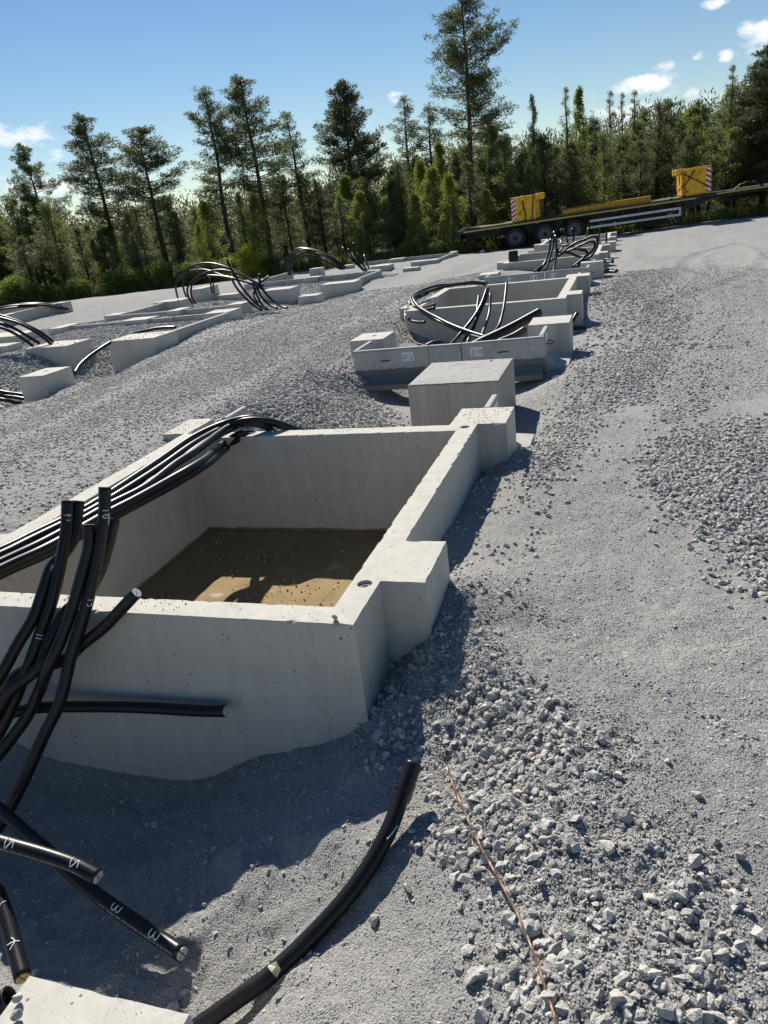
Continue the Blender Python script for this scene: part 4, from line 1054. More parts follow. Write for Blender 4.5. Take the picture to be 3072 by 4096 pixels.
cable('power_cable', [(-2.1612, 2.5493, 0.5321), (-2.1674, 2.5003, 0.4107), (-2.1953, 2.4241, 0.2435), (-2.2323, 2.3553, 0.1011), (-2.2695, 2.2965, -0.0174), (-2.3119, 2.2360, -0.1356), (-2.3562, 2.1463, -0.3103), (-2.4294, 2.0669, -0.4501), (-2.5127, 1.9719, -0.6183), (-2.5814, 1.9038, -0.7352), (-2.6553, 1.8381, -0.8422)], CR, 'tallest black upright cable, marked 10 twice in chalk', NEARG, marks=[(.115, -.15, G10, .017, .0018), (.50, -.3, [[(-.6, -.8), (-.4, .6)], [(.2, -.6), (.9, -.7), (1.2, .1), (.7, .5)]], .016, .0017)])
cable('power_cable', [(-2.2135, 2.6152, 0.3539), (-2.2341, 2.5475, 0.2420), (-2.2632, 2.4814, 0.1409), (-2.3168, 2.4145, 0.0586), (-2.3804, 2.3616, 0.0177), (-2.4179, 2.3105, -0.0407), (-2.4499, 2.2550, -0.1142), (-2.4767, 2.2014, -0.1877), (-2.6033, 2.1429, -0.2738), (-2.6779, 2.1151, -0.3582), (-2.7636, 2.0791, -0.4525)], CR, 'black upright cable peeping out behind the tallest one', NEARG)
cable('power_cable', [(-1.9918, 2.3655, 0.1187), (-2.0817, 2.3467, 0.0415), (-2.1822, 2.3213, -0.0425), (-2.2896, 2.2993, -0.1127), (-2.4041, 2.2714, -0.1909), (-2.6141, 2.2221, -0.2398), (-2.7207, 2.2040, -0.3284), (-2.8452, 2.1687, -0.4427)], CR, 'black cable with a bare four core cut end over the near pit front wall', NEARG, cut='alu')
cable('power_cable', [(-1.6648, 2.3300, -0.4318), (-1.7959, 2.3300, -0.4441), (-2.1435, 2.3200, -0.4534), (-2.4662, 2.3000, -0.4686), (-2.6282, 2.2700, -0.4684), (-2.7451, 2.2500, -0.4869), (-2.8989, 2.2200, -0.5225)], CR, 'black cable lying level in the shade across the front wall of the near pit', 'cable ends in the pit in front of the near foundation', cut='alu')
LOWG = 'cable ends in the pit in front of the near foundation'
PT = 'PowerFlex PE 0,6/1 kV AXMK/PE 4x240 S SE-N1XE-AS 4x240  REKA  35808822    38 25/0'
cable('power_cable', [(-1.4308, 1.4474, -0.7369), (-1.5927, 1.4981, -0.7365), (-1.7672, 1.5490, -0.7250), (-1.9303, 1.6036, -0.7142), (-2.1155, 1.6660, -0.6666), (-2.2617, 1.7240, -0.6619), (-2.4181, 1.7828, -0.6468), (-2.5742, 1.8413, -0.6326)], CR, 'black cable marked 3 twice in white chalk, its four core end furthest to the right', LOWG, cut='alu', marks=[(.125, .25, G3, .024, .0021), (.33, .35, G3, .022, .0019)], print_text=(PT, .02, -.75, .0105, -1))
cable('power_cable', [(-1.7549, 1.5127, -0.5282), (-1.8499, 1.5199, -0.4992), (-1.9592, 1.5198, -0.4758), (-2.0702, 1.5171, -0.4569), (-2.1782, 1.5144, -0.4406)], CR, 'black cable marked 5 twice in white chalk, lying over the cable marked 3', LOWG, cut='alu', marks=[(.095, .25, G5, .022, .0018), (.36, .15, G5, .024, .0022)], print_text=(PT, .05, -.85, .0105, -1))
cable('power_cable', [(-1.8499, 1.2014, -0.6445), (-1.9337, 1.2691, -0.6214), (-2.0200, 1.3399, -0.5891), (-2.1170, 1.4098, -0.5499)], CR, 'black cable marked 4 with a yellowed four core end at the bottom left', LOWG, cut='brass', marks=[(.12, .1, G4, .024, .0022), (.27, .2, [[(-.6, -.9), (.2, -.4), (.4, .6)]], .02, .0018)])
cable('power_cable', [(-0.7131, 1.9958, -0.3000), (-0.7374, 1.9103, -0.3600), (-0.7597, 1.8075, -0.4200), (-0.8077, 1.7061, -0.4900), (-0.8793, 1.6057, -0.5600), (-0.9738, 1.5052, -0.6300), (-1.0685, 1.4017, -0.6800), (-1.1668, 1.3187, -0.7200), (-1.2751, 1.2278, -0.7600), (-1.4001, 1.1283, -0.8000)], .0285, 'thick black curved cable with a heat shrunk end cap in the foreground', cap_ring=9, marks=[(.24, -.5, G1, .028, .002)], sides=24)
# bundle over the left wall
BG = 'bundle of black cables lying over the left wall of the near pit'
def bun(rows): return rows
cable('power_cable', [(-3.3907, 2.5290, 0.0300), (-3.2487, 2.8958, 0.0350), (-3.2112, 3.0860, 0.0350), (-3.1600, 3.2800, 0.0400), (-3.1177, 3.5051, 0.0450), (-3.1229, 3.8768, 0.0500), (-3.1338, 4.3309, 0.0600), (-3.1318, 4.7681, 0.0800), (-3.0317, 5.0500, 0.0984), (-2.8410, 5.1000, 0.1257), (-2.7244, 5.1700, 0.0951), (-2.5715, 5.2600, 0.0041), (-2.4846, 5.3400, -0.0769), (-2.3727, 5.4200, -0.2281)], .027, 'upper cable of the bundle, lying on the left wall top', BG)
cable('power_cable', [(-3.3375, 2.4797, 0.0300), (-3.2076, 2.8494, 0.0300), (-3.1714, 3.0381, 0.0300), (-3.1296, 3.2384, 0.0300), (-3.0767, 3.4469, 0.0350), (-3.0587, 3.7805, 0.0400), (-3.0521, 4.1982, 0.0500), (-3.0491, 4.6225, 0.0700), (-3.0218, 5.0200, 0.0706), (-2.8335, 5.0800, 0.1131), (-2.6616, 5.1500, 0.0806), (-2.5100, 5.2500, -0.0277), (-2.4175, 5.3000, -0.1247)], .027, 'second cable of the bundle, beside the left wall top', BG)
cable('power_cable', [(-3.1800, 2.3420, 0.0500), (-3.0647, 2.7075, 0.0600), (-2.9748, 2.9691, 0.0700), (-2.9118, 3.4212, 0.0800), (-2.8640, 3.7267, 0.0800), (-2.8901, 4.1288, 0.0900), (-2.8967, 4.4359, 0.0900), (-2.9676, 5.0200, 0.0770), (-2.8381, 5.0800, 0.0911), (-2.7302, 5.1600, 0.0414), (-2.6725, 5.2200, -0.0362), (-2.5931, 5.2800, -0.1767)], .027, 'bright topped cable of the bundle that crosses above the pit', BG)
cable('power_cable', [(-3.1193, 2.2815, 0.0400), (-3.0214, 2.6566, 0.0500), (-2.9207, 2.9139, 0.0600), (-2.8811, 3.3372, 0.0600), (-2.8391, 3.5767, 0.0600), (-2.8049, 3.8839, 0.0600), (-2.7729, 4.2904, 0.0600), (-3.0265, 4.9800, -0.0470), (-2.8971, 5.0600, 0.0118), (-2.8330, 5.1500, -0.0139), (-2.7604, 5.2000, -0.0835)], .027, 'lower cable of the bundle that hangs inside the pit', BG)
cable('power_cable', [(-3.1309, 2.2755, 0.0000), (-3.0760, 2.6947, 0.0000), (-2.9641, 2.9452, 0.0100), (-2.9135, 3.3607, 0.0100), (-2.8579, 3.6389, 0.0150), (-2.7974, 3.9484, 0.0200), (-2.7564, 4.3078, 0.0300), (-3.0039, 4.9800, -0.0845), (-2.8890, 5.0400, -0.0188), (-2.7920, 5.1500, -0.0295), (-2.7184, 5.2000, -0.0951)], .0265, 'lowest cable of the bundle, in the shade of the others', BG)
cable('power_cable', [(-3.4017, 2.5225, -0.0100), (-3.2349, 2.8663, 0.0000), (-3.1903, 3.1288, 0.0000), (-3.1033, 3.4672, -0.0000), (-3.0428, 3.7998, 0.0100), (-3.0115, 4.1689, 0.0200), (-3.0072, 4.6511, 0.0500), (-2.9838, 5.0400, 0.0512), (-2.8086, 5.1000, 0.0923), (-2.6382, 5.1800, 0.0486), (-2.4970, 5.3000, -0.0808)], .0265, 'cable of the bundle tucked under the two upper ones', BG)
# earth wire
ew = catmull([(-0.6346, 2.1350, -0.4200), (-0.6033, 2.0520, -0.3950), (-0.5245, 1.8920, -0.3750), (-0.4263, 1.7186, -0.3650), (-0.3454, 1.5935, -0.3600), (-0.2810, 1.4882, -0.3550), (-0.2282, 1.3810, -0.3500), (-0.1866, 1.2831, -0.3450), (-0.1557, 1.2050, -0.3400), (-0.1254, 1.1038, -0.3400)], 10)
ewz = ground_z(ew[:, 0], ew[:, 1]); ew[3:, 2] = np.maximum(ew[3:, 2], ewz[3:] + .012)
T_, N_, B_ = frames(ew); wire = empty('earth_wire', tuple(ew[0]))
slen = np.concatenate([[0], np.cumsum(np.linalg.norm(np.diff(catmull(ew, 6), axis=0), axis=1))]); ewd = catmull(ew, 6); Td, Nd, Bd = frames(ewd)
for k in range(7):
    ph = k * 2 * math.pi / 6 + slen * 160
    off = 0 if k == 6 else .0028
    pp = ewd + off * (Nd * np.cos(ph)[:, None] + Bd * np.sin(ph)[:, None]) - ew[0]
    MB().tube(pp, .0016, 5).build('strand', MT['copper'], wire, smooth=True)
tag(wire, 'bare stranded copper wire running down the heap of stones', 'earth wire')

# second pit cables
G2 = 'black cables at the second pit'
def c2(e, lb, r=.0225, **k): return cable('power_cable', e, r, lb, G2, sides=10, sub=6, **k)
c2([(-1.9521, 11.15, 0.2739), (-1.9930, 10.84, 0.0978), (-2.0778, 10.53, -0.0538), (-2.2043, 10.22, -0.1977), (-2.2366, 9.9100, -0.2388), (-2.2355, 9.6000, -0.2421)], 'cable leaning over the second pit, left one of the crossing pair')
c2([(-1.9522, 11.25, 0.2709), (-1.9441, 10.98, 0.1544), (-1.9968, 10.71, 0.0110), (-2.0549, 10.44, -0.1525), (-2.1398, 10.17, -0.2685), (-2.1745, 9.9000, -0.3049)], 'cable leaning over the second pit, right one of the crossing pair')
c2([(-2.1011, 11.3, 0.1717), (-2.0899, 11.08, 0.0573), (-2.0691, 10.86, -0.0470), (-2.0806, 10.64, -0.1851), (-2.1235, 10.42, -0.3032), (-2.1189, 10.2, -0.3542)], 'short cable behind the crossing pair at the second pit')
c2([(-1.9303, 11.3, 0.1918), (-1.9028, 10.98, -0.0098), (-1.8959, 10.65, -0.1200), (-1.9079, 10.32, -0.2213), (-1.9121, 10, -0.2901)], 'upright cable with bright flecks right of the crossing pair')
c2([(-1.6866, 11.3, 0.3203), (-1.6708, 11.02, 0.1798), (-1.6641, 10.74, 0.0335), (-1.6818, 10.46, -0.1173), (-1.7145, 10.18, -0.1830), (-1.7431, 9.9000, -0.2316)], 'tallest single cable standing at the second pit')
c2([(-2.5038, 14.4, 0.0139), (-2.7204, 14.04, 0.0960), (-2.9825, 13.68, 0.1214), (-3.2137, 13.32, 0.1603), (-3.3873, 12.95, 0.1391), (-3.4652, 12.59, 0.0974), (-3.3893, 12.23, 0.0705), (-3.2362, 11.87, 0.0112), (-3.0267, 11.51, -0.0322), (-2.8071, 11.15, -0.0783), (-2.5383, 10.78, -0.1156), (-2.2702, 10.42, -0.1674), (-2.0009, 10.06, -0.1932), (-1.7945, 9.7000, -0.1846)], 'outer looping cable over the left wall of the second pit')
c2([(-2.5052, 14.3, 0.0121), (-2.7527, 13.93, 0.0885), (-2.9733, 13.55, 0.1226), (-3.1495, 13.18, 0.1314), (-3.2649, 12.8, 0.1324), (-3.3468, 12.43, 0.1255), (-3.3072, 12.05, 0.1193), (-3.1453, 11.68, 0.0547), (-2.9257, 11.3, 0.0062), (-2.6918, 10.93, -0.0307), (-2.4008, 10.55, -0.0932), (-2.0847, 10.18, -0.1460), (-1.7611, 9.8000, -0.1806)], 'inner looping cable over the left wall of the second pit')
c2([(-2.6283, 14.4, 0.0421), (-2.8696, 13.98, 0.1003), (-3.0647, 13.57, 0.1169), (-3.2326, 13.15, 0.1010), (-3.3185, 12.73, 0.1060), (-3.3314, 12.32, 0.0847), (-3.2376, 11.9, 0.1043)], 'cable of the loop lying on the back wall of the second pit')
c2([(-2.7992, 11.4, 0.0843), (-2.9532, 11.61, 0.0410), (-3.1207, 11.83, -0.0143), (-3.2884, 12.04, -0.0254), (-3.4309, 12.26, 0.0084), (-3.4659, 12.47, 0.0588), (-3.3748, 12.69, 0.0979), (-3.2215, 12.9, 0.1319)], 'upper one of two cable ends resting on the left corner of the second pit')
c2([(-2.7959, 11.35, 0.0428), (-2.9897, 11.56, -0.0017), (-3.1689, 11.76, -0.0278), (-3.3255, 11.97, -0.0195), (-3.4187, 12.18, 0.0033), (-3.4347, 12.39, 0.0292), (-3.3712, 12.59, 0.0659), (-3.2337, 12.8, 0.1060)], 'lower one of two cable ends resting on the left corner of the second pit')
c2([(-2.9041, 11.1, -0.1203), (-3.0810, 11.31, -0.1427), (-3.2520, 11.53, -0.1330), (-3.3678, 11.74, -0.0870), (-3.4289, 11.96, -0.0397), (-3.4159, 12.17, 0.0118), (-3.3681, 12.39, 0.0627), (-3.2515, 12.6, 0.1100)], 'cable end hooked around the outside of the left corner of the second pit')
cable('thin_wire', [(-3.2388, 11.3, 0.0592), (-3.2058, 11.1, 0.0016), (-3.1399, 10.9, -0.0981), (-3.0409, 10.7, -0.2243), (-2.9102, 10.5, -0.3067), (-2.6856, 10.3, -0.3305)], .006, 'thin copper wire hanging down the left corner of the second pit', None, 'wire', sides=6, mat='copper')
def corrugated(pts, r, label, group, name='corrugated_pipe'):
    P = catmull(pts, 60); L = np.linalg.norm(np.diff(P, axis=0), axis=1).sum()
    nr = int(L / (.24 * r) ); P = np.array([P[int(i)] for i in np.linspace(0, len(P) - 1, len(P))])
    S = np.concatenate([[0], np.cumsum(np.linalg.norm(np.diff(P, axis=0), axis=1))])
    ss = np.linspace(0, L, nr * 3); Q = np.stack([np.interp(ss, S, P[:, k]) for k in range(3)], 1)
    R = np.where(np.arange(len(ss)) % 3 == 0, r * .9, r)
    T, N, B = frames(Q); sd = 16; an = np.arange(sd) * 2 * math.pi / sd
    o0 = Q[0]
    V = ((Q - o0)[:, None, :] + R[:, None, None] * (N[:, None, :] * np.cos(an)[None, :, None] + B[:, None, :] * np.sin(an)[None, :, None])).reshape(-1, 3)
    ii = np.arange(len(Q) * sd).reshape(len(Q), sd); j = np.roll(ii, -1, 1)
    F = np.stack([ii[:-1], j[:-1], j[1:], ii[1:]], -1).reshape(-1, 4)
    o = put(name, mesh_np(name, V, F), MT['hose'], loc=o0, smooth=False)
    so_ = o.modifiers.new('wall', 'SOLIDIFY'); so_.thickness = .006
    return tag(o, label, 'pipe', group)
corrugated([(-1.1444, 10.4, -0.0071), (-1.4635, 9.9333, -0.1073), (-1.7660, 9.4667, -0.1793), (-1.8615, 9.0000, -0.1831)], .058, 'thick ribbed black pipe leaning up behind the first barrier', 'ribbed black pipes')
corrugated([(-1.2639, 9.7000, -0.1114), (-1.3601, 9.4333, -0.1345), (-1.4756, 9.1667, -0.1416), (-1.5501, 8.9000, -0.1485)], .045, 'thinner ribbed black pipe under the thick one', 'ribbed black pipes')
corrugated([(-2.2652, 9.3000, -0.1208), (-2.3093, 9.1000, -0.0976), (-2.3463, 8.9000, -0.0976)], .035, 'short ribbed pipe end behind the left barrier element', 'ribbed black pipes')
corrugated([(-1.5606, 0.9639, -0.3143), (-1.5897, 0.9467, -0.3307), (-1.6171, 0.9299, -0.3473)], .03, 'ribbed pipe at the bottom left picture corner', 'ribbed black pipes')
c2([(-0.6451, 10.3, -0.0411), (-0.6822, 10.23, -0.0971), (-0.7194, 10.17, -0.1644), (-0.7630, 10.1, -0.2656)], 'short cable end leaning out right of the first pedestal', .028)
c2([(-0.5870, 11.32, -0.4000), (-0.6872, 11.31, -0.4000), (-0.7993, 11.28, -0.4000), (-0.9200, 11.19, -0.4000)], 'cable end lying on the ground right of the first pedestal', .026)
# third pit tangle
G4_ = 'black cables tangled over the third pit'
def c3(e, lb, r=.027, **k): return cable('power_cable', e, r, lb, G4_, sides=8, sub=6, **k)
kk = "C((1900,880),.3617,"
c3([(-1.7438, 18.9, 0.4126), (-1.7624, 18.72, 0.1878), (-1.8251, 18.55, -0.0109), (-1.9155, 18.38, -0.1456), (-2.0050, 18.2, -0.2790)], 'leftmost upright cable at the third pit')
c3([(-1.6605, 18.9, 0.5667), (-1.6698, 18.72, 0.3178), (-1.7073, 18.55, 0.1369), (-1.7586, 18.38, -0.0410), (-1.8194, 18.2, -0.2164)], 'tallest upright cable at the third pit')
c3([(-1.6279, 18.8, 0.4864), (-1.5973, 18.62, 0.2782), (-1.5896, 18.45, 0.0547), (-1.6208, 18.28, -0.1236), (-1.6403, 18.1, -0.2619)], 'third upright cable at the third pit')
c3([(-1.5899, 19, 0.1892), (-1.6095, 18.8, 0.0263), (-1.7282, 18.6, -0.0448), (-1.9174, 18.4, -0.1279), (-2.0636, 18.2, -0.2138)], 'low cable end between the uprights at the third pit')
c3([(-1.6055, 19, 0.0187), (-1.3205, 18.96, 0.1156), (-1.0507, 18.91, 0.2119), (-0.8863, 18.87, 0.2676), (-0.7746, 18.82, 0.2495), (-0.7540, 18.78, 0.1623), (-0.8234, 18.73, 0.0546), (-1.0035, 18.69, -0.0625), (-1.1441, 18.64, -0.1644), (-1.2647, 18.6, -0.2486)], 'inner big loop of the tangle over the third pit')
c3([(-1.5874, 18.9, 0.0054), (-1.2494, 18.86, 0.2459), (-1.0030, 18.81, 0.3227), (-0.8204, 18.77, 0.3752), (-0.7099, 18.72, 0.3569), (-0.6839, 18.68, 0.2407), (-0.7193, 18.63, 0.1112), (-0.8383, 18.59, -0.0302), (-0.9968, 18.54, -0.1095), (-1.1770, 18.5, -0.2269)], 'outer big loop of the tangle over the third pit')
c3([(-1.5221, 19.2, 0.2077), (-1.3491, 19.11, 0.2270), (-1.2418, 19.03, 0.1724), (-1.0951, 18.94, 0.1043), (-0.9495, 18.86, 0.0570), (-0.9365, 18.77, -0.0166), (-1.0446, 18.69, -0.1179), (-1.1229, 18.6, -0.2418)], 'twisted cable of the tangle at the third pit')
c3([(-1.4896, 19, 0.0784), (-1.3024, 18.97, 0.0426), (-1.1584, 18.93, -0.0290), (-1.0145, 18.9, -0.0601), (-0.9305, 18.87, 0.0145), (-0.9879, 18.83, 0.1024), (-1.1469, 18.8, 0.1407)], 'low twisted cable of the tangle at the third pit')
c3([(-1.6490, 19.4, 0.0196), (-1.5542, 19.58, 0.1198), (-1.5753, 19.77, 0.2539), (-1.6097, 19.95, 0.3074), (-1.5463, 20.13, 0.3624), (-1.4846, 20.32, 0.3122), (-1.4688, 20.5, 0.1477)], 'arched cable at the left of the tangle')
c3([(-1.3939, 21, 0.4874), (-1.3563, 20.87, 0.2845), (-1.3627, 20.73, 0.1199), (-1.3015, 20.6, -0.0068)], 'upright cable end in front of the trailer wheel')
c3([(-1.0208, 21.5, 0.4267), (-1.0458, 21.35, 0.2653), (-1.0980, 21.2, 0.0812)], 'short upright cable end right of the trailer wheel')
c3([(-0.8269, 24, 0.2489), (-0.8410, 24, 0.1020), (-0.8529, 24, -0.0708)], 'upright cable end before the side guard')
c3([(-0.6790, 26, 0.0362), (-0.6855, 26, -0.1185), (-0.6948, 26, -0.2791)], 'thick short cable end near the last pit')
c3([(-0.3637, 18.98, -0.2000), (-0.5456, 19.4, -0.2000), (-0.7684, 19.29, -0.2000), (-0.9425, 19.93, -0.2000)], 'cable end sticking out right of the third pit, upper')
c3([(-0.3658, 19.62, -0.3000), (-0.5382, 19.87, -0.3000), (-0.7246, 19.76, -0.3000), (-0.9304, 19.64, -0.3000)], 'cable end sticking out right of the third pit, lower')
for k, e in enumerate([[(-0.2758, 19.09, -0.4500), (-0.4265, 19.52, -0.4500), (-0.5878, 19.36, -0.4500), (-0.7363, 18.91, -0.4500)], [(-0.2903, 18.71, -0.4400), (-0.4545, 18.95, -0.4400), (-0.6083, 18.71, -0.4400)]]):
    c3(e, ['upper cable lying on the gravel right of the second pedestal', 'lower cable lying on the gravel right of the second pedestal'][k], .035)
ch = empty('edge_protector', [(-2.9115, 20.97, -0.1700)][0], .2)
MB().prism([(-.06, 0), (.42, 0), (.42, .10), (-.02, .26)], 'x', -.12, .12).build('body', MT['cable'], ch, bevel=.01)
MB().prism([(.0, .262), (.40, .115), (.405, .125), (.005, .272)], 'x', -.10, .10).build('plate', MT['olive_plate'], ch)
tag(ch, 'black wedge shaped protector with olive yellow plate on the third pit corner', 'protector')

# left row cables
G5_ = 'black cables leaning onto the left row footing'
def c4(e, lb, g, r=.03, **k): return cable('power_cable', e, r, lb, g, sides=8, sub=6, **k)
for k, (e, lb) in enumerate([
  ([(-9.8436, 10.8, 0.0264), (-10.02, 10.73, 0.2230), (-10.18, 10.67, 0.3543), (-10.48, 10.6, 0.5047)], 'lowest of the four cables leaning onto the left footing'),
  ([(-9.7802, 10.9, 0.0425), (-9.9491, 10.83, 0.2108), (-10.13, 10.77, 0.3657), (-10.49, 10.7, 0.5427)], 'second lowest of the four cables leaning onto the left footing'),
  ([(-9.6229, 11, -0.0014), (-9.7884, 10.93, 0.2144), (-10.07, 10.87, 0.4196), (-10.56, 10.8, 0.6074)], 'third of the four cables leaning onto the left footing'),
  ([(-9.6986, 11.15, 0.0193), (-9.8463, 11.07, 0.2166), (-10.14, 10.98, 0.4273), (-10.57, 10.9, 0.6256)], 'topmost of the four cables leaning onto the left footing')]):
    c4(e, lb, G5_, .027)
G6_ = 'cable ends running into the left cube footing'
for k, (e, lb) in enumerate([
  ([(-7.9640, 8.3500, -0.3027), (-8.1236, 8.3333, -0.2687), (-8.2638, 8.3167, -0.2399), (-8.5024, 8.3000, -0.1749)], 'top cable of those running behind the left cube footing'),
  ([(-7.9357, 8.3000, -0.3448), (-8.0930, 8.2833, -0.3066), (-8.2544, 8.2667, -0.2770), (-8.4756, 8.2500, -0.2266)], 'second cable of those running behind the left cube footing'),
  ([(-7.9062, 8.2500, -0.4135), (-8.0705, 8.2333, -0.3662), (-8.2247, 8.2167, -0.3192), (-8.4451, 8.2000, -0.2692)], 'third cable of those running behind the left cube footing'),
  ([(-7.9922, 8.2000, -0.4412), (-8.1484, 8.2000, -0.4485), (-8.2740, 8.2000, -0.4300), (-8.4873, 8.2000, -0.3759)], 'bottom cable near the left cube footing')]):
    c4(e, lb, G6_, .027)
c4([(-8.1233, 9.6000, -0.2703), (-8.2603, 9.9250, -0.2061), (-8.3176, 10.25, -0.1401), (-8.2883, 10.57, -0.0631), (-8.3099, 10.9, -0.0193)], 'single cable curving down between the left cube and the biggest footing', None, .029)
c4([(-7.7109, 12, -0.0082), (-7.9478, 11.95, 0.0093), (-8.1826, 11.9, 0.0025), (-8.4632, 11.85, -0.0255), (-8.5495, 11.8, -0.0429)], 'single cable end lying on the gravel behind the biggest footing', None, .027)
G7_ = 'cables of the tall arches in the left row'
for e, lb in [
  ([(-10.89, 17.3, 0.0496), (-10.84, 17.21, 0.2427), (-10.75, 17.12, 0.3916), (-10.55, 17.03, 0.5466), (-10.27, 16.94, 0.6476), (-9.9617, 16.85, 0.6811), (-9.6842, 16.76, 0.6735), (-9.4594, 16.67, 0.6310), (-9.2247, 16.58, 0.5556), (-9.0290, 16.49, 0.4966), (-8.7174, 16.4, 0.4363)], 'leftmost arch of the tall cables'),
  ([(-10.58, 17.2, 0.0558), (-10.56, 17.12, 0.2302), (-10.48, 17.03, 0.4508), (-10.32, 16.95, 0.6423), (-10.08, 16.87, 0.7686), (-9.7664, 16.78, 0.8172), (-9.4755, 16.7, 0.8098), (-9.1987, 16.62, 0.7592), (-8.9324, 16.53, 0.6782), (-8.6384, 16.45, 0.5585), (-8.3546, 16.37, 0.4076), (-8.1049, 16.28, 0.2948), (-7.9154, 16.2, 0.2299)], 'highest arch of the tall cables'),
  ([(-9.9585, 16.4, -0.0456), (-10.01, 16.37, 0.1036), (-9.9883, 16.33, 0.2636), (-9.8945, 16.3, 0.3981), (-9.6825, 16.27, 0.5204), (-9.4207, 16.23, 0.6107), (-9.1529, 16.2, 0.6569), (-8.8985, 16.17, 0.6586), (-8.6770, 16.13, 0.6119), (-8.4615, 16.1, 0.5462), (-8.2202, 16.07, 0.4293), (-8.0056, 16.03, 0.2825), (-7.8197, 16, 0.1389)], 'middle arch of the tall cables'),
  ([(-9.8773, 16.4, -0.0521), (-9.9191, 16.36, 0.1143), (-9.8797, 16.33, 0.2898), (-9.7569, 16.29, 0.4387), (-9.5726, 16.25, 0.5289), (-9.3442, 16.22, 0.5599), (-9.0889, 16.18, 0.5476), (-8.8440, 16.15, 0.5012), (-8.5662, 16.11, 0.4388), (-8.2964, 16.07, 0.3529), (-8.0493, 16.04, 0.2613), (-7.8443, 16, 0.1574)], 'lowest arch of the tall cables'),
  ([(-8.1897, 15.2, 0.9125), (-8.1138, 15.15, 0.7403), (-8.0133, 15.1, 0.5815), (-7.8904, 15.05, 0.3588), (-7.7145, 15, 0.1317), (-7.5151, 14.95, -0.0654), (-7.2811, 14.9, -0.1704)], 'cable end leaning highest across the arches'),
  ([(-8.1565, 15.2, 0.5131), (-8.0773, 15.14, 0.3798), (-7.9386, 15.08, 0.2026), (-7.7470, 15.02, 0.0218), (-7.5646, 14.96, -0.1101), (-7.4223, 14.9, -0.1673)], 'cable end leaning below the highest one'),
  ([(-7.7384, 15.3, 0.3862), (-7.6737, 15.23, 0.2561), (-7.5846, 15.15, 0.0694), (-7.4719, 15.07, -0.0870), (-7.3357, 15, -0.1655)], 'thin cable rising beside the wide footing'),
  ([(-7.6785, 15.6, 0.5206), (-7.6550, 15.5, 0.3792), (-7.6750, 15.4, 0.2661), (-7.6143, 15.3, 0.1468), (-7.4915, 15.2, 0.0234), (-7.3080, 15.1, -0.1036), (-7.1058, 15, -0.1678)], 'bent cable beside the wide footing'),
  ([(-7.5171, 15.7, 0.4475), (-7.6112, 15.6, 0.3797), (-7.7095, 15.5, 0.2886), (-7.7899, 15.4, 0.1485), (-7.7493, 15.3, 0.0626), (-7.6314, 15.2, -0.0446)], 'pale lit cable end pointing up to the right'),
  ([(-7.7100, 15.6, 0.4362), (-7.6494, 15.5, 0.3152), (-7.5267, 15.4, 0.1423), (-7.3158, 15.3, -0.0365), (-7.0966, 15.2, -0.1586), (-6.9259, 15.1, -0.1936)], 'cable running down in front of the wide footing'),
  ([(-10.85, 19, 0.3540), (-10.86, 19, 0.1368), (-10.87, 19, -0.0621)], 'taller of two cable stubs before the upright block'),
  ([(-10.78, 19, 0.1860), (-10.79, 19, 0.0517), (-10.81, 19, -0.0770)], 'shorter of two cable stubs before the upright block')]:
    c4(e, lb, G7_, .025)
G8_ = 'cables of the farther arches in the left row'
for e, lb in [
  ([(-10.99, 24.5, -0.1585), (-10.93, 24.38, 0.1309), (-10.78, 24.25, 0.4054), (-10.47, 24.12, 0.6083), (-10.14, 24, 0.6527), (-9.7543, 23.88, 0.5906), (-9.3136, 23.75, 0.4408), (-8.8914, 23.62, 0.2122), (-8.5206, 23.5, -0.0815)], 'outermost of the farther cable arches'),
  ([(-10.89, 24.4, -0.1633), (-10.82, 24.26, 0.0968), (-10.63, 24.11, 0.3685), (-10.3, 23.97, 0.5695), (-9.9224, 23.83, 0.6110), (-9.4679, 23.69, 0.4944), (-8.9990, 23.54, 0.2794), (-8.5604, 23.4, -0.0940)], 'second of the farther cable arches'),
  ([(-10.8, 24.3, -0.1607), (-10.73, 24.16, 0.0641), (-10.51, 24.01, 0.3155), (-10.15, 23.87, 0.4796), (-9.7853, 23.73, 0.5055), (-9.3305, 23.59, 0.4067), (-8.9368, 23.44, 0.2003), (-8.5969, 23.3, -0.0870)], 'third of the farther cable arches'),
  ([(-10.75, 24.2, -0.1298), (-10.66, 24.07, 0.0833), (-10.41, 23.94, 0.2950), (-10.07, 23.81, 0.4020), (-9.6759, 23.69, 0.3753), (-9.2715, 23.56, 0.2383), (-8.9173, 23.43, 0.0517), (-8.6672, 23.3, -0.0674)], 'lowest of the farther cable arches'),
  ([(-10.55, 24.5, -0.1700), (-10.58, 24.5, 0.0152), (-10.55, 24.5, 0.1879)], 'single stub standing under the farther arches'),
  ([(-8.7496, 24, 0.5305), (-8.5152, 23.83, 0.2566), (-8.2029, 23.67, -0.0220), (-7.9543, 23.5, -0.2095)], 'left one of the leaning cable ends in the distance'),
  ([(-8.5648, 24, 0.4724), (-8.3788, 23.83, 0.1773), (-8.0991, 23.67, -0.0647), (-7.9006, 23.5, -0.2144)], 'second of the leaning cable ends in the distance'),
  ([(-8.3635, 24, 0.6398), (-8.2970, 23.83, 0.3670), (-8.1129, 23.67, 0.1011), (-7.8440, 23.5, -0.1967)], 'tallest of the leaning cable ends in the distance'),
  ([(-8.2198, 24.5, 0.2038), (-8.0965, 24.25, 0.0124), (-7.9353, 24, -0.2196)], 'rightmost of the leaning cable ends in the distance')]:
    c4(e, lb, G8_, .029)
G9_ = 'cables lying across the far left pit'
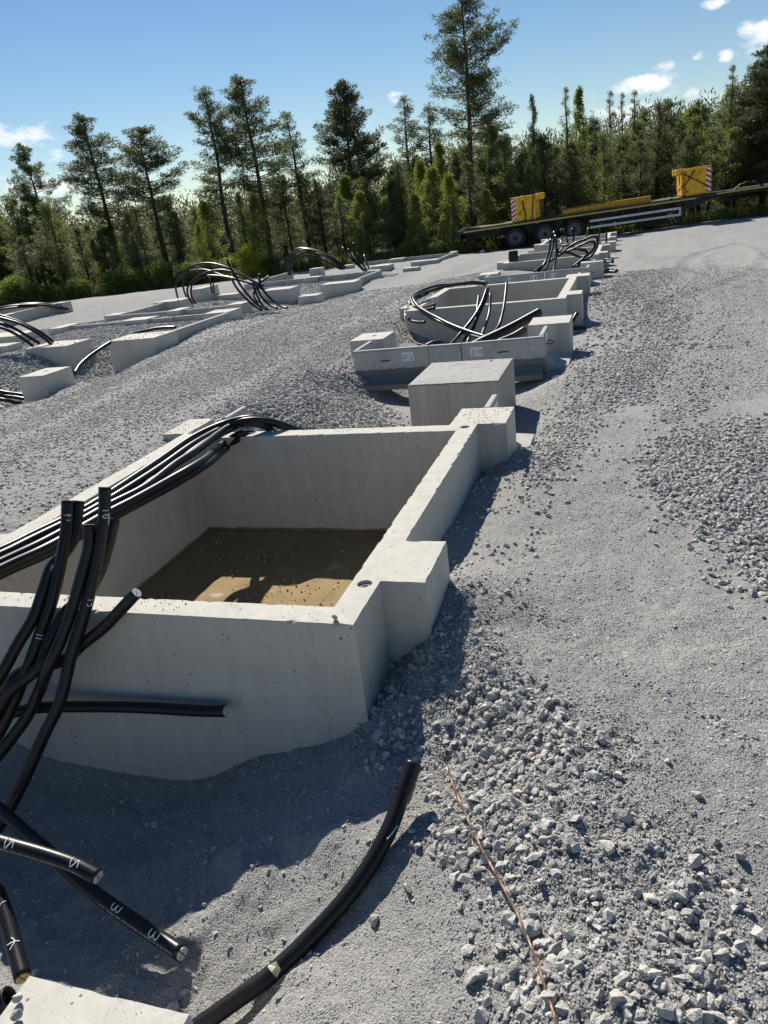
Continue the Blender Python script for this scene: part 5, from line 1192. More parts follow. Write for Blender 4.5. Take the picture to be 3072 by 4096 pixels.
for k in range(4):
    e = [[(-18.51, 18.6, 0.0437), (-18.02, 18.88, 0.1216), (-17.55, 19.17, 0.1457), (-17.21, 19.45, 0.1119), (-16.98, 19.73, 0.0282), (-16.87, 20.02, -0.0978), (-16.76, 20.3, -0.2204)], [(-18.42, 18.5, 0.0335), (-17.93, 18.78, 0.1055), (-17.47, 19.07, 0.1256), (-17.14, 19.35, 0.0863), (-16.95, 19.63, 0.0026), (-16.84, 19.92, -0.1048), (-16.77, 20.2, -0.2046)], [(-18.4, 18.5, 0.0695), (-17.91, 18.77, 0.1385), (-17.57, 19.05, 0.1360), (-17.24, 19.33, 0.0700), (-17.01, 19.6, 0.0217)], [(-18.32, 18.4, 0.0235), (-17.82, 18.65, 0.0903), (-17.57, 18.9, 0.0929), (-17.33, 19.15, 0.0649), (-17.08, 19.4, 0.0369)]][k]
    c4(e, ['topmost', 'second', 'third', 'lowest'][k] + ' cable lying across the far left pit', G9_, .03)

# ------------------------------------------------------------------ loose pieces
def rock(px_pt, size, label, seed, z=None):
    o = put('rock', rock_mesh('rock', seed, 22, (1, .85, .75)), None, loc=px_pt)
    o.scale = (size,) * 3; o.rotation_euler = (seed * .7, seed * 1.3, seed * 2.1)
    m = o.modifiers.new('bevel', 'BEVEL'); m.width = .06; m.segments = 1
    return tag(o, label, 'rock', 'single stones lying apart')
rock([(-1.1209, 2.4184, 0.0120)][0], .040, 'single stone lying on the front right corner of the near pit', 7)
rock([(-1.5109, 0.9491, -0.2820)][0], .038, 'upper one of two stones on the bottom left slab', 9)
rock([(-1.4786, 0.9092, -0.2820)][0], .040, 'lower one of two stones on the bottom left slab', 12)
p = [(0.3139, 1.8260, -0.3700)][0]; rock((p[0], p[1], gz(p[0], p[1]) + .012), .042, 'single stone lying apart on the strip right of the heap', 15)
p = [(-1.4029, 1.3105, -0.7800)][0]; rock((p[0], p[1], gz(p[0], p[1]) + .02), .065, 'stone in the shade between the slab and the curved cable', 17)
p = [(-0.7534, 1.5570, -0.6000)][0]; rock((p[0], p[1], gz(p[0], p[1]) + .01), .05, 'flat stone just right of the curved cable', 19)
p = [(-0.4135, 1.6357, -0.5000)][0]
p = [(-0.0836, 2.2037, -0.3600)][0]; rock((p[0], p[1], gz(p[0], p[1]) + .01), .035, 'stone at the rim of the heap', 23)
p = [(-1.2836, 7.3197, 0.0120)][0]; rock(p, .035, 'pebble on the rough top of the wood grain block', 25)
# scrap of tape on the curved cable
sx = [(-1.0322, 1.3904, -0.6300)][0]
mb = MB()
mb.add([(-.022, 0, .004), (0, .010, .012), (.003, -.004, .004), (-.020, -.012, .010), (.018, -.002, -.004), (.013, -.024, -.012), (-.003, -.021, .004)], [(0, 3, 2, 1), (1, 2, 4), (2, 6, 5, 4), (3, 6, 2)])
so2 = mb.build('tape_scrap', MT['plastic_tape'], None, loc=(sx[0], sx[1], sx[2] + .012)); so2.modifiers.new('t', 'SOLIDIFY').thickness = .002
tag(so2, 'torn scrap of pale tape sticking to the curved cable', 'scrap')

# ------------------------------------------------------------------ trailer
TA = math.radians(4.0); TP_ = math.atan(.030); TO = Vector((-4.67, 34.62, -.735))
TU = Vector((math.cos(TA), math.sin(TA), 0)); TV = Vector((-math.sin(TA), math.cos(TA), 0))
TM = Matrix.Rotation(TA, 3, 'Z') @ Matrix.Rotation(-TP_, 3, 'Y')
def ms(s): return s * (1 - .0093 * s) if s > 0 else s
def tl(s, d, z): return TO + TM @ Vector((ms(s), d, z))
def tilt(o): o.rotation_euler = (0, -TP_, TA); return o
TW = 2.5
tr = tilt(empty('flatbed_trailer', TO, TA))
# deck with boards
MB().box(-2.46, 8.1, .0, TW, .90, 1.04).box(8.102, 12.4, .0, TW, .97, 1.05).build('deck_frame', MT['deck_green'], tr, bevel=.01)
for i in range(10): MB().box(-2.40, 8.05, .06 + i * .24, .06 + i * .24 + .232, 1.042, 1.072).build('deck_board', MT['deck_wood'], tr)
MB().box(-2.19, 7.85, -.006, -.001, .945, .99).build('reflective_strip', MT['tape_yellow'], tr)
MB().box(8.75, 12.3, -.006, -.001, .988, 1.032).build('reflective_strip', MT['tape_yellow'], tr)
for d in (.55, TW - .75): MB().prism([(-2.2, .62), (5.9, .45), (7.9, .62), (8.7, .86), (12.4, .86), (12.4, .968), (8.4, .968), (8.0, .898), (-2.2, .898)], 'y', d, d + .18).build('frame_beam', MT['steel_dark'], tr)
for s in (-1.4, 1.9, 3.3, 4.6, 5.8, 7.0): MB().box(s, s + .10, .02, TW - .02, .76, .898).build('cross_beam', MT['steel_dark'], tr)
tyre_me = MB().lathe((0, 0, 0), (0, 1, 0), [(.27, .02), (.33, -.005), (.405, .0), (.435, .03), (.44, .10), (.44, .26), (.435, .33), (.405, .36), (.33, .365), (.27, .34)], 36).mesh('tyre')
rim_me = MB().lathe((0, 0, 0), (0, 1, 0), [(.285, .05), (.275, .02), (.245, .03), (.22, .06), (.17, .075), (.12, .075), (.10, .05), (.001, .05)], 36).mesh('rim')
hub_me = MB().lathe((0, 0, 0), (0, 1, 0), [(.001, .0), (.07, .0), (.085, .02), (.09, .06), (.001, .06)], 18).mesh('hub')
hole_me = MB().mesh('x')
mbn = MB(); mbh = MB()
for k in range(10):
    a = k * math.pi / 5
    mbn.cyl((.135 * math.cos(a), .055, .135 * math.sin(a)), (0, 1, 0), .017, .025, 6)
    mbh.cyl((.215 * math.cos(a + .3), .048, .215 * math.sin(a + .3)), (0, 1, 0), .028, .02, 10)
nut_me = mbn.mesh('wheel_nut'); vent_me = mbh.mesh('vent_hole')
for me, m in ((tyre_me, 'tyre'), (rim_me, 'rim'), (hub_me, 'hub'), (nut_me, 'rim'), (vent_me, 'black_ink')):
    me.materials.clear(); me.materials.append(MT[m])
for me in (tyre_me, rim_me, hub_me): me.polygons.foreach_set('use_smooth', np.ones(len(me.polygons), dtype=bool))
def fit(o, **k):
    for a, v in k.items(): setattr(o, a, v)
    return o
for d, sgn in ((.02, 1), (TW - .02, -1)):
    for s in (0.0, 1.26, 2.53):
        wl = put('wheel', tyre_me, None, tr, loc=(s, d, .43)); wl.scale = (1, sgn, 1)
        put('rim', rim_me, None, wl); put('hub', hub_me, None, wl, loc=(0, -.01, 0)); tag(put('wheel_nuts', nut_me, None, wl, loc=(0, -.02, 0)), kind='stuff'); tag(put('vent_holes', vent_me, None, wl, loc=(0, -.012, 0)), kind='stuff')
for s in (0.0, 1.26, 2.53): MB().cyl((s, .3, .43), (0, 1, 0), .07, TW - .6, 12).build('axle', MT['steel_dark'], tr, smooth=True)
for s in (-.66, 3.06):
    for d in (.03, TW - .4): MB().box(s, s + .02, d, d + .36, .02 if s < 0 else .25, .88).build('mudflap', MT['tyre'], tr)
for s in (0.0, 1.26, 2.53):
    for d in (.01, TW - .37):
        mb = MB()
        arc = [(s + .52 * math.cos(a), .40 + .52 * math.sin(a)) for a in np.linspace(.35, math.pi - .35, 10)]
        for (x0, z0), (x1, z1) in zip(arc[:-1], arc[1:]):
            mb.add([(x0, d, z0), (x0, d + .36, z0), (x1, d + .36, z1), (x1, d, z1)], [(0, 1, 2, 3)])
        f = mb.build('mudguard', MT['tyre'], tr, smooth=True); f.modifiers.new('s', 'SOLIDIFY').thickness = .012
MB().box(-2.46, -2.36, .1, TW - .1, .62, .9).build('rear_beam', MT['steel_dark'], tr, bevel=.01)
MB().prism([(-2.28, .27), (-2.05, .27), (-1.75, .45), (-1.72, .78), (-2.2, .78)], 'y', .45, .65).build('bumper_bracket', MT['rust'], tr)
MB().prism([(-2.28, .27), (-2.05, .27), (-1.75, .45), (-1.72, .78), (-2.2, .78)], 'y', TW - .65, TW - .45).build('bumper_bracket', MT['rust'], tr)
MB().box(-2.34, -2.26, .12, TW - .12, .40, .50).build('rear_bumper', MT['steel_dark'], tr)
for zz, x1 in ((.63, 7.18), (.38, 7.18)): MB().box(3.2, x1, .03, .06, zz, zz + .085).build('guard_rail', MT['galv'], tr)
MB().box(7.09, 7.18, .028, .062, .467, .628).build('guard_end', MT['galv'], tr)
for s in (3.6, 5.3, 6.9): MB().box(s, s + .06, .065, .10, .36, .9).build('guard_bracket', MT['steel_dark'], tr)
for d in (.30, TW - .46):
    MB().box(7.1, 7.27, d, d + .16, .10, .92).build('landing_leg', MT['steel_dark'], tr)
    MB().box(7.02, 7.34, d - .06, d + .22, .0, .04).box(7.15, 7.22, d + .04, d + .12, .041, .098).build('foot_plate', MT['steel_dark'], tr)
    MB().tube([(7.05, d + .08, .1), (6.75, d + .08, .55)], .02, 6).build('leg_strut', MT['galv'], tr)
MB().box(4.4, 5.3, .35, 1.0, .30, .72).build('tool_box', MT['steel_dark'], tr, bevel=.015)
MB().prism([(5.2, .02), (6.6, .10), (6.7, .5), (5.5, .5)], 'y', 1.0, 2.1).build('spare_carrier', MT['steel_dark'], tr)
for s in (-.8, .9, 4.2, 6.0, 8.45): MB().box(s, s + .11, -.012, -.001, .905 if s < 8 else .975, .935 if s < 8 else .984).build('marker_light', MT['orange_lamp'], tr)
arc = [(10.25 + .62 * math.cos(a), 1.0 + .27 * math.sin(a)) for a in np.linspace(.1, math.pi - .1, 14)]
mb = MB()
for (x0, z0), (x1, z1) in zip(arc[:-1], arc[1:]): mb.add([(x0, .05, z0), (x0, .45, z0), (x1, .45, z1), (x1, .05, z1)], [(0, 1, 2, 3)])
f = mb.build('front_mudguard', MT['tyre'], tr, smooth=True); f.modifiers.new('s', 'SOLIDIFY').thickness = .03
for o_ in [c_ for c_ in tr.children]:
    if o_.name.startswith('wheel'): o_.location.x = ms(o_.location.x); continue
    for v_ in o_.data.vertices: v_.co.x = ms(v_.co.x)
tag(tr, 'long dark flatbed trailer with three axles and a yellow edge stripe before the forest', 'trailer')
def counterweight(s0, s1, z0, z1, label, mirror=False):
    """yellow steel block standing on the deck; striped board at one end, lifting hooks at the other"""
    L = s1 - s0; t = tilt(empty('counterweight', tl(s0, .15, z0), TA)); H = z1 - z0; L = ms(s1) - ms(s0)
    X = (lambda x: L - x) if mirror else (lambda x: x)
    def bx(nm, xa, xb, ya, yb, za, zb, m, bev=.012):
        xa, xb = sorted((X(xa), X(xb))); return MB().box(xa, xb, ya, yb, za, zb).build(nm, MT[m], t, bevel=bev)
    bx('body', .0, L - .16, 0, 1.7, .04, H, 'yellow', .02)
    bx('end_plate', L - .16, L - .02, .05, 1.65, .04, H - .03, 'yellow_worn')
    bx('base_plate', -.02, L - .18, -.02, 1.72, .0, .038, 'yellow_worn')
    for y in (.02, .9): bx('hook_lug', L - .14, L + .22, y, y + .28, H - .22, H + .03, 'yellow', .04)
    bx('side_lug', .42, .62, -.05, -.001, H - .18, H + .02, 'yellow', .03)
    MB().lathe((X(.52), -.012, H - .17), (0, 1, 0), [(.12, -.02), (.155, -.02), (.155, .01), (.12, .01), (.12, -.02)], 20).build('eye_ring', MT['yellow_worn'], t)
    # hazard board
    hb = bx('hazard_board', .015, .20, -.010, -.003, .03, H - .04, 'white', 0)
    h0, h1 = .03, H - .04
    n = 5; st = (h1 - h0) / n
    for k in range(n + 1):
        zb = h0 + k * st - st * .35
        q = [(.015, zb), (.20, zb + st * .62), (.20, zb + st * 1.12), (.015, zb + st * .5)]
        q = [(a, min(max(b, h0), h1)) for a, b in q]
        if max(b for a, b in q) - min(b for a, b in q) < .02: continue
        MB().add([(X(a), -.0125, b) for a, b in q] + [(X(a), -.0105, b) for a, b in q], [(0, 1, 2, 3), (7, 6, 5, 4), (0, 4, 5, 1), (1, 5, 6, 2), (2, 6, 7, 3), (3, 7, 4, 0)]).build('red_stripe', MT['red'], hb)
    tag(t, label, 'counterweight', 'yellow counterweights on the trailer')
    return t
counterweight(-.10, 1.11, 1.075, 2.05, 'left yellow steel counterweight with a red and white striped edge above the wheels')
counterweight(7.22, 8.54, 1.075, 2.11, 'right yellow steel counterweight with a red and white striped edge near the front', True)
bt = tilt(empty('yellow_beam', tl(2.05, .35, 1.075), TA))
MB().box(0, 3.57, 0, .25, 0, .17).build('near_flange', MT['yellow_worn'], bt, bevel=.015)
MB().box(0.2, 3.57, .9, 1.15, 0, .2).build('far_flange', MT['yellow_worn'], bt, bevel=.015)
MB().box(1.75, 3.57, -.004, .254, .171, .23).build('top_plate', MT['yellow_worn'], bt, bevel=.01)
MB().box(.5, .7, .251, .899, .02, .18).box(3.2, 3.4, .251, .899, .02, .18).build('tie_bar', MT['yellow_worn'], bt)
tag(bt, 'low yellow steel spreader beam lying on the middle of the trailer deck', 'steel beam')
def chain(pts, label, r=.016):
    P = catmull([tuple(tl(p[0], p[1], p[2] + (-.15 if p[0] > 5 else .02))) for p in pts], 14); S = np.concatenate([[0], np.cumsum(np.linalg.norm(np.diff(P, axis=0), axis=1))])
    n = max(3, int(S[-1] / .075)); ss = np.linspace(0, S[-1], n); Q = np.stack([np.interp(ss, S, P[:, k]) for k in range(3)], 1)
    t = empty('lashing_chain', tuple(Q[0])); T, N, B = frames(Q); mb = MB()
    for i in range(n):
        a, b = (N[i], B[i]) if i % 2 else (B[i], N[i])
        ring = [Q[i] - Q[0] + T[i] * .052 * math.cos(u) + a * .026 * math.sin(u) for u in np.linspace(0, 2 * math.pi, 9)]
        mb.tube(ring, r * .75, 5)
    o = mb.build('links', MT['rust'], t, smooth=True); o['kind'] = 'stuff'
    tag(t, label, 'chain', 'lashing chains on the trailer load')
chain([(.42, .10, 1.82), (.44, .09, 1.6), (.50, .09, 1.35), (.46, .03, 1.05)], 'chain hanging from the hook of the left counterweight')
chain([(.42, .09, 1.55), (.36, .09, 1.45), (.26, .09, 1.36)], 'short chain tail beside the left counterweight hook', .014)
chain([(.88, .10, 2.06), (.84, .08, 1.7), (.80, .06, 1.4), (.77, .03, 1.06)], 'chain over the lug end of the left counterweight')
chain([(7.75, .08, 2.12), (7.45, .08, 1.75), (7.1, .06, 1.5), (6.55, .05, 1.08)], 'chain slanting down left from the right counterweight')
chain([(7.25, .12, 2.12), (7.6, .10, 1.92), (8.0, .10, 1.72), (8.35, .10, 1.5)], 'chain crossing the face of the right counterweight', .014)
chain([(7.25, .10, 1.62), (7.38, .10, 1.5), (7.48, .10, 1.4)], 'short chain tail on the right counterweight', .014)
chain([(2.5, .30, 1.36), (2.75, .33, 1.33), (3.2, .34, 1.27)], 'chain lying on the yellow beam', .014)
p = tl(-1.35, -1.0, 0); rock((p[0], p[1], gz(p[0], p[1]) + .06), .30, 'dark lump on the ground behind the trailer', 31)

# ------------------------------------------------------------------ vegetation
def leaves(centers, dirs, n, rad, ln, wd, r, up=.2, flat=1.0):
    """n leaf quads round each centre"""
    c = np.repeat(centers, n, 0); d = np.repeat(dirs, n, 0)
    off = r.normal(size=c.shape); off /= np.linalg.norm(off, axis=1)[:, None]
    rr = np.repeat(np.asarray(rad, float), n) if np.ndim(rad) else rad
    off = off * (r.uniform(.15, 1, (len(c), 1)) ** .6) * (rr[:, None] if np.ndim(rr) else rr); off[:, 2] *= flat
    p = c + off
    a = off / (np.linalg.norm(off, axis=1)[:, None] + 1e-9) * .7 + d * .5 + r.normal(size=c.shape) * .45; a[:, 2] += up
    a /= np.linalg.norm(a, axis=1)[:, None]
    b = np.cross(a, r.normal(size=c.shape)); b /= np.linalg.norm(b, axis=1)[:, None]
    L = ln * r.uniform(.6, 1.3, (len(c), 1)); W = wd * r.uniform(.6, 1.3, (len(c), 1))
    V = np.stack([p - b * W * .5, p + a * L * .5 - b * W * .6 * .0 + b * W * .5 * 0 - b * W * .5, p + a * L, p + a * L * .5 + b * W * .5], 1)
    V = np.stack([p, p + a * L * .45 - b * W * .5, p + a * L, p + a * L * .45 + b * W * .5], 1)
    return V.reshape(-1, 3)
def quads(V): return np.arange(len(V)).reshape(-1, 4)
def pine_proto(seed, H=14.0, crown0=.42, width=2.6, n=60, dense=1.0, top=.9, tuft=.55, nleaf=26, kind='mature', limbs=None, lean=.0):
    r = np.random.default_rng(seed)
    zz = np.linspace(0, H, 9); wob = np.cumsum(r.normal(0, .05, (9, 2)), 0) * (H / 14); wob[:, 0] += lean * zz; wob -= wob[0]
    trunk_pts = [(wob[i, 0], wob[i, 1], zz[i]) for i in range(9)]
    r0 = H * .0125
    tb = MB().tube(trunk_pts, [r0 * 1.25, r0, r0 * .85, r0 * .65, r0 * .45, r0 * .15], 8, 3)
    C = []; D = []; R = []; bb = MB()
    def axis(z): return np.array([np.interp(z, zz, wob[:, 0]), np.interp(z, zz, wob[:, 1]), z])
    for i in range(n):
        t = (i + r.uniform(0, 1)) / n; z = H * (crown0 + (1 - crown0) * t ** .9 * .985)
        an = r.uniform(0, 2 * math.pi)
        if kind == 'mature':
            prof = (.50 + .50 * math.sin((t * .8 + .12) * math.pi)) * (1 - .78 * t ** 2.2); ln = width * prof * r.choice([r.uniform(.35, .7), r.uniform(.7, 1.15), r.uniform(.8, 1.3)])
            el = r.uniform(-.25, .35) + .55 * t
        elif kind == 'spruce':
            ln = width * (1 - t) ** .85 * r.uniform(.75, 1.1) + .08; el = -.25 + .5 * t + r.uniform(-.1, .1)
        else:
            ln = width * ((1 - t) ** .75) * (.55 + .45 * min(1, t * 4 + .25)) * r.uniform(.45, 1.2) + .12; el = .2 + .75 * t + r.uniform(-.25, .25)
        d = np.array([math.cos(an) * math.cos(el), math.sin(an) * math.cos(el), math.sin(el)])
        a = axis(z); mid = a + d * ln * .5 + np.array([0, 0, -.04 * ln]); e = a + d * ln + np.array([0, 0, .10 * ln])
        bb.tube([a, mid, e], [r0 * .22 * (1 - .7 * t) + .012, .012], 4)
        m = max(2, int(ln / tuft * 2.0 * dense))
        for k in range(m):
            u = .32 + .68 * (k + r.uniform(0, 1)) / m if kind == 'mature' else .12 + .88 * (k + r.uniform(0, 1)) / m
            pt = (a * (1 - u) ** 2 + 2 * mid * u * (1 - u) + e * u * u)
            side = np.cross(d, (0, 0, 1)); side /= np.linalg.norm(side) + 1e-9
            pt = pt + side * r.uniform(-1, 1) * ln * .30 * (1.1 - abs(u - .6)) + np.array([0, 0, r.uniform(-.08, .22) * min(1, ln)])
            C.append(pt); D.append(d); R.append(tuft * r.uniform(.55, 1.0) * (.7 + .3 * (1 - t)))
    V = leaves(np.array(C), np.array(D), int(nleaf * 1.45), np.array(R), tuft * .42, tuft * .10, r, .25, .55 if kind == 'mature' else .8)
    return tb.mesh('trunk'), bb.mesh('branches'), mesh_np('crown', V, quads(V))
def broad_proto(seed, H=7.0, width=1.5, n=70, nleaf=55, leaf=.10, base=.15, stems=1):
    r = np.random.default_rng(seed); C = []; D = []; R = []; tb = MB(); bb = MB()
    for s in range(stems):
        a0 = r.uniform(0, 6.28); sp = 0 if stems == 1 else width * .6
        pts = [(0, 0, 0), (math.cos(a0) * sp * .35, math.sin(a0) * sp * .35, H * .5), (math.cos(a0) * sp * .6, math.sin(a0) * sp * .6, H * (.98 if s == 0 else r.uniform(.6, .95)))]
        tb.tube(pts, [H * .010, H * .007, H * .002], 6, 4)
        pc = catmull(pts, 10)
        for i in range(n // stems):
            t = base + (1 - base) * (i + r.uniform()) / (n // stems); a = pc[min(len(pc) - 1, int(t * (len(pc) - 1)))]
            ln = width * math.sin(min(1., .18 + t * .86) * math.pi) ** .8 * r.uniform(.35, 1.1) + .06; an = r.uniform(0, 6.28); el = r.uniform(.1, .9)
            d = np.array([math.cos(an) * math.cos(el), math.sin(an) * math.cos(el), math.sin(el)]); e = a + d * ln
            bb.tube([a, e], [.008, .004], 3)
            for k in range(2):
                C.append(a + d * ln * r.uniform(.45, 1)); D.append(d); R.append(width * .26 * r.uniform(.6, 1.2))
    V = leaves(np.array(C), np.array(D), nleaf, np.array(R), leaf, leaf * .62, r, -.25)
    return tb.mesh('trunk'), bb.mesh('branches'), mesh_np('crown', V, quads(V))
PROTO = {}
def reg(key, meshes, bark_m, leaf_m, H):
    t, b, c = meshes; t.materials.append(MT[bark_m]); b.materials.append(MT[bark_m]); c.materials.append(MT[leaf_m])
    t.polygons.foreach_set('use_smooth', np.ones(len(t.polygons), dtype=bool)); PROTO[key] = (t, b, c, H)
reg('giant', pine_proto(11, 17, .44, 3.7, 84, 1.0, tuft=.55, nleaf=30), 'pine_bark_red', 'pine_needles', 17)
reg('pine1', pine_proto(12, 13, .34, 2.8, 76, 1.1, tuft=.52, nleaf=30), 'pine_bark', 'pine_needles', 13)
reg('pine2', pine_proto(13, 13, .45, 2.9, 66, 1.1, tuft=.56, nleaf=30), 'pine_bark', 'pine_needles', 13)
reg('pine3', pine_proto(14, 13, .38, 2.2, 66, 1.05, tuft=.5, nleaf=28), 'pine_bark', 'pine_needles', 13)
reg('slender', pine_proto(15, 12, .50, 1.8, 46, 1.0, tuft=.46, nleaf=26), 'pine_bark', 'pine_needles', 12)
reg('dense', pine_proto(16, 12, .12, 3.1, 110, 1.25, tuft=.55, nleaf=34), 'dark_bark', 'dark_needles', 12)
reg('spruce', pine_proto(17, 9, .05, 1.5, 90, 1.1, tuft=.36, nleaf=30, kind='spruce'), 'dark_bark', 'dark_needles', 9)
for i in range(6): reg('young%d' % i, pine_proto(20 + i, 7, [.10, .30, .18, .05, .40, .22][i], [1.5, 1.9, 1.2, 1.7, 1.6, 2.1][i], [56, 46, 60, 62, 40, 50][i], [.9, .8, 1.0, .85, .9, .75][i], tuft=[.34, .42, .32, .36, .40, .44][i], nleaf=26, kind='young'), 'dark_bark', 'young_needles' if i % 2 else 'pine_needles', 7)
reg('leader', pine_proto(41, 8, .08, .95, 44, .8, tuft=.26, nleaf=26, kind='young'), 'dark_bark', 'young_needles', 8)
reg('birch0', broad_proto(30, 7, 1.15, 80, 52, .11), 'birch_bark', 'birch_leaves', 7)
reg('birch1', broad_proto(31, 6, 1.35, 80, 52, .11, .1), 'birch_bark', 'birch_leaves', 6)
reg('bush0', broad_proto(33, 1.3, .75, 44, 40, .085, .05, 5), 'dark_bark', 'bush_leaves', 1.3)
reg('bush1', broad_proto(34, 1.2, .85, 44, 40, .075, .05, 6), 'dark_bark', 'bush_leaves', 1.2)
reg('ybush', broad_proto(35, 2.2, 1.1, 66, 46, .10, .05, 6), 'dark_bark', 'yellow_leaves', 2.2)
def tree(key, x, y, z, h, label, name, cat, group, wide=1.0, rz=None, r=random):
    t, b, c, H = PROTO[key]
    o = empty(name, (x, y, z), r.uniform(0, 6.28) if rz is None else rz)
    s = h / H
    for nm, me in (('trunk', t), ('branches', b), ('crown', c)):
        p_ = put(nm, me, None, o); p_.scale = (s * wide, s * wide, s)
    tag(o, label, cat, group)
    return o
random.seed(4)
TALL = [
 ('pine1', -33.17, 40.05, 7.30, 0.95, 'leftmost tall pine with a thin pointed crown at the left picture edge', 'pine_tree', 'pine tree'),
 ('pine1', -29.16, 40.62, 8.31, 1.15, 'tall pine with a pointed crown rising left of the broad crowned pine', 'pine_tree', 'pine tree'),
 ('pine2', -25.70, 40.54, 7.18, 1.35, 'broad crowned pine with a long limb reaching right, on the left', 'pine_tree', 'pine tree'),
 ('pine3', -21.48, 40.68, 8.43, 1.10, 'slender leaning pine, left one of the close tall pair', 'pine_tree', 'pine tree'),
 ('pine1', -19.19, 40.70, 8.66, 1.15, 'tall pine, right one of the close tall pair', 'pine_tree', 'pine tree'),
 ('slender', -17.93, 43.45, 6.96, 1.15, 'thin sparse pine between the tall pair and the dense dark tree', 'pine_tree', 'pine tree'),
 ('dense', -14.78, 43.56, 8.05, 1.00, 'dense dark broad conifer left of the giant pine', 'conifer', 'conifer'),
 ('slender', -12.82, 48.33, 7.36, 1.10, 'slim high crowned pine just left of the giant pine', 'pine_tree', 'pine tree'),
 ('slender', -11.03, 46.72, 6.47, 1.30, 'pine half hidden beside the giant pine', 'pine_tree', 'pine tree'),
 ('giant', -8.44, 45.22, 11.44, 1.00, 'giant red trunked pine, tallest tree in the picture, cut by the top edge', 'pine_tree', 'pine tree'),
 ('spruce', -5.16, 46.72, 6.30, 0.60, 'dark spire shaped spruce right of the giant pine', 'spruce', 'spruce tree'),
 ('leader', -3.21, 45.89, 6.30, 0.95, 'tall thin young pine top right of the spruce', 'pine_tree', 'pine tree'),
 ('birch0', -2.61, 46.93, 6.53, 0.60, 'tall slim birch beside the thin young pine top', 'birch', 'birch tree'),
 ('leader', -0.94, 45.99, 5.80, 0.90, 'left one of three young pine tops under the cloud', 'pine_tree', 'pine tree'),
 ('leader', -0.38, 47.00, 5.72, 0.80, 'middle one of three young pine tops under the cloud', 'pine_tree', 'pine tree'),
 ('leader', 0.27, 46.00, 5.64, 1.00, 'right one of three young pine tops under the cloud', 'pine_tree', 'pine tree'),
 ('leader', 4.41, 41.77, 5.64, 0.95, 'tall young pine leader near the right picture edge', 'pine_tree', 'pine tree'),
 ('dense', 5.90, 41.58, 6.23, 1.15, 'big dark pine cut by the right picture edge', 'conifer', 'conifer'),
 ('pine1', -8.35, 51.32, 6.04, 1.20, 'pine crown standing behind the giant pine', 'pine_tree', 'pine tree'),
 ('birch1', -18.25, 37.83, 3.03, 0.80, 'bright birch in front of the tall pair of pines', 'birch', 'birch tree'),
 ('birch1', -20.16, 35.12, 2.04, 0.70, 'small bright birch left of the tall pair of pines', 'birch', 'birch tree'),
 ('birch0', -9.61, 42.94, 4.59, 0.95, 'large light green birch left of the giant pine trunk', 'birch', 'birch tree'),
 ('birch0', -6.96, 44.46, 5.13, 0.85, 'tall light birch right of the giant pine trunk', 'birch', 'birch tree'),
 ('birch0', -1.02, 40.99, 2.78, 1.00, 'bright green birch right behind the trailer deck', 'birch', 'birch tree'),
 ('birch1', -9.90, 39.79, 3.67, 0.90, 'light birch left of the trailer rear', 'birch', 'birch tree'),
 ('birch0', -8.80, 39.53, 2.27, 0.90, 'leafy birch behind the trailer rear end', 'birch', 'birch tree')]
for key, x, y, ztop, wide, label, name, cat in TALL:
    z0 = gz(x, y) - .05
    tree(key, x, y, z0, ztop - z0, label, name, cat, 'tall trees rising above the forest edge', wide)
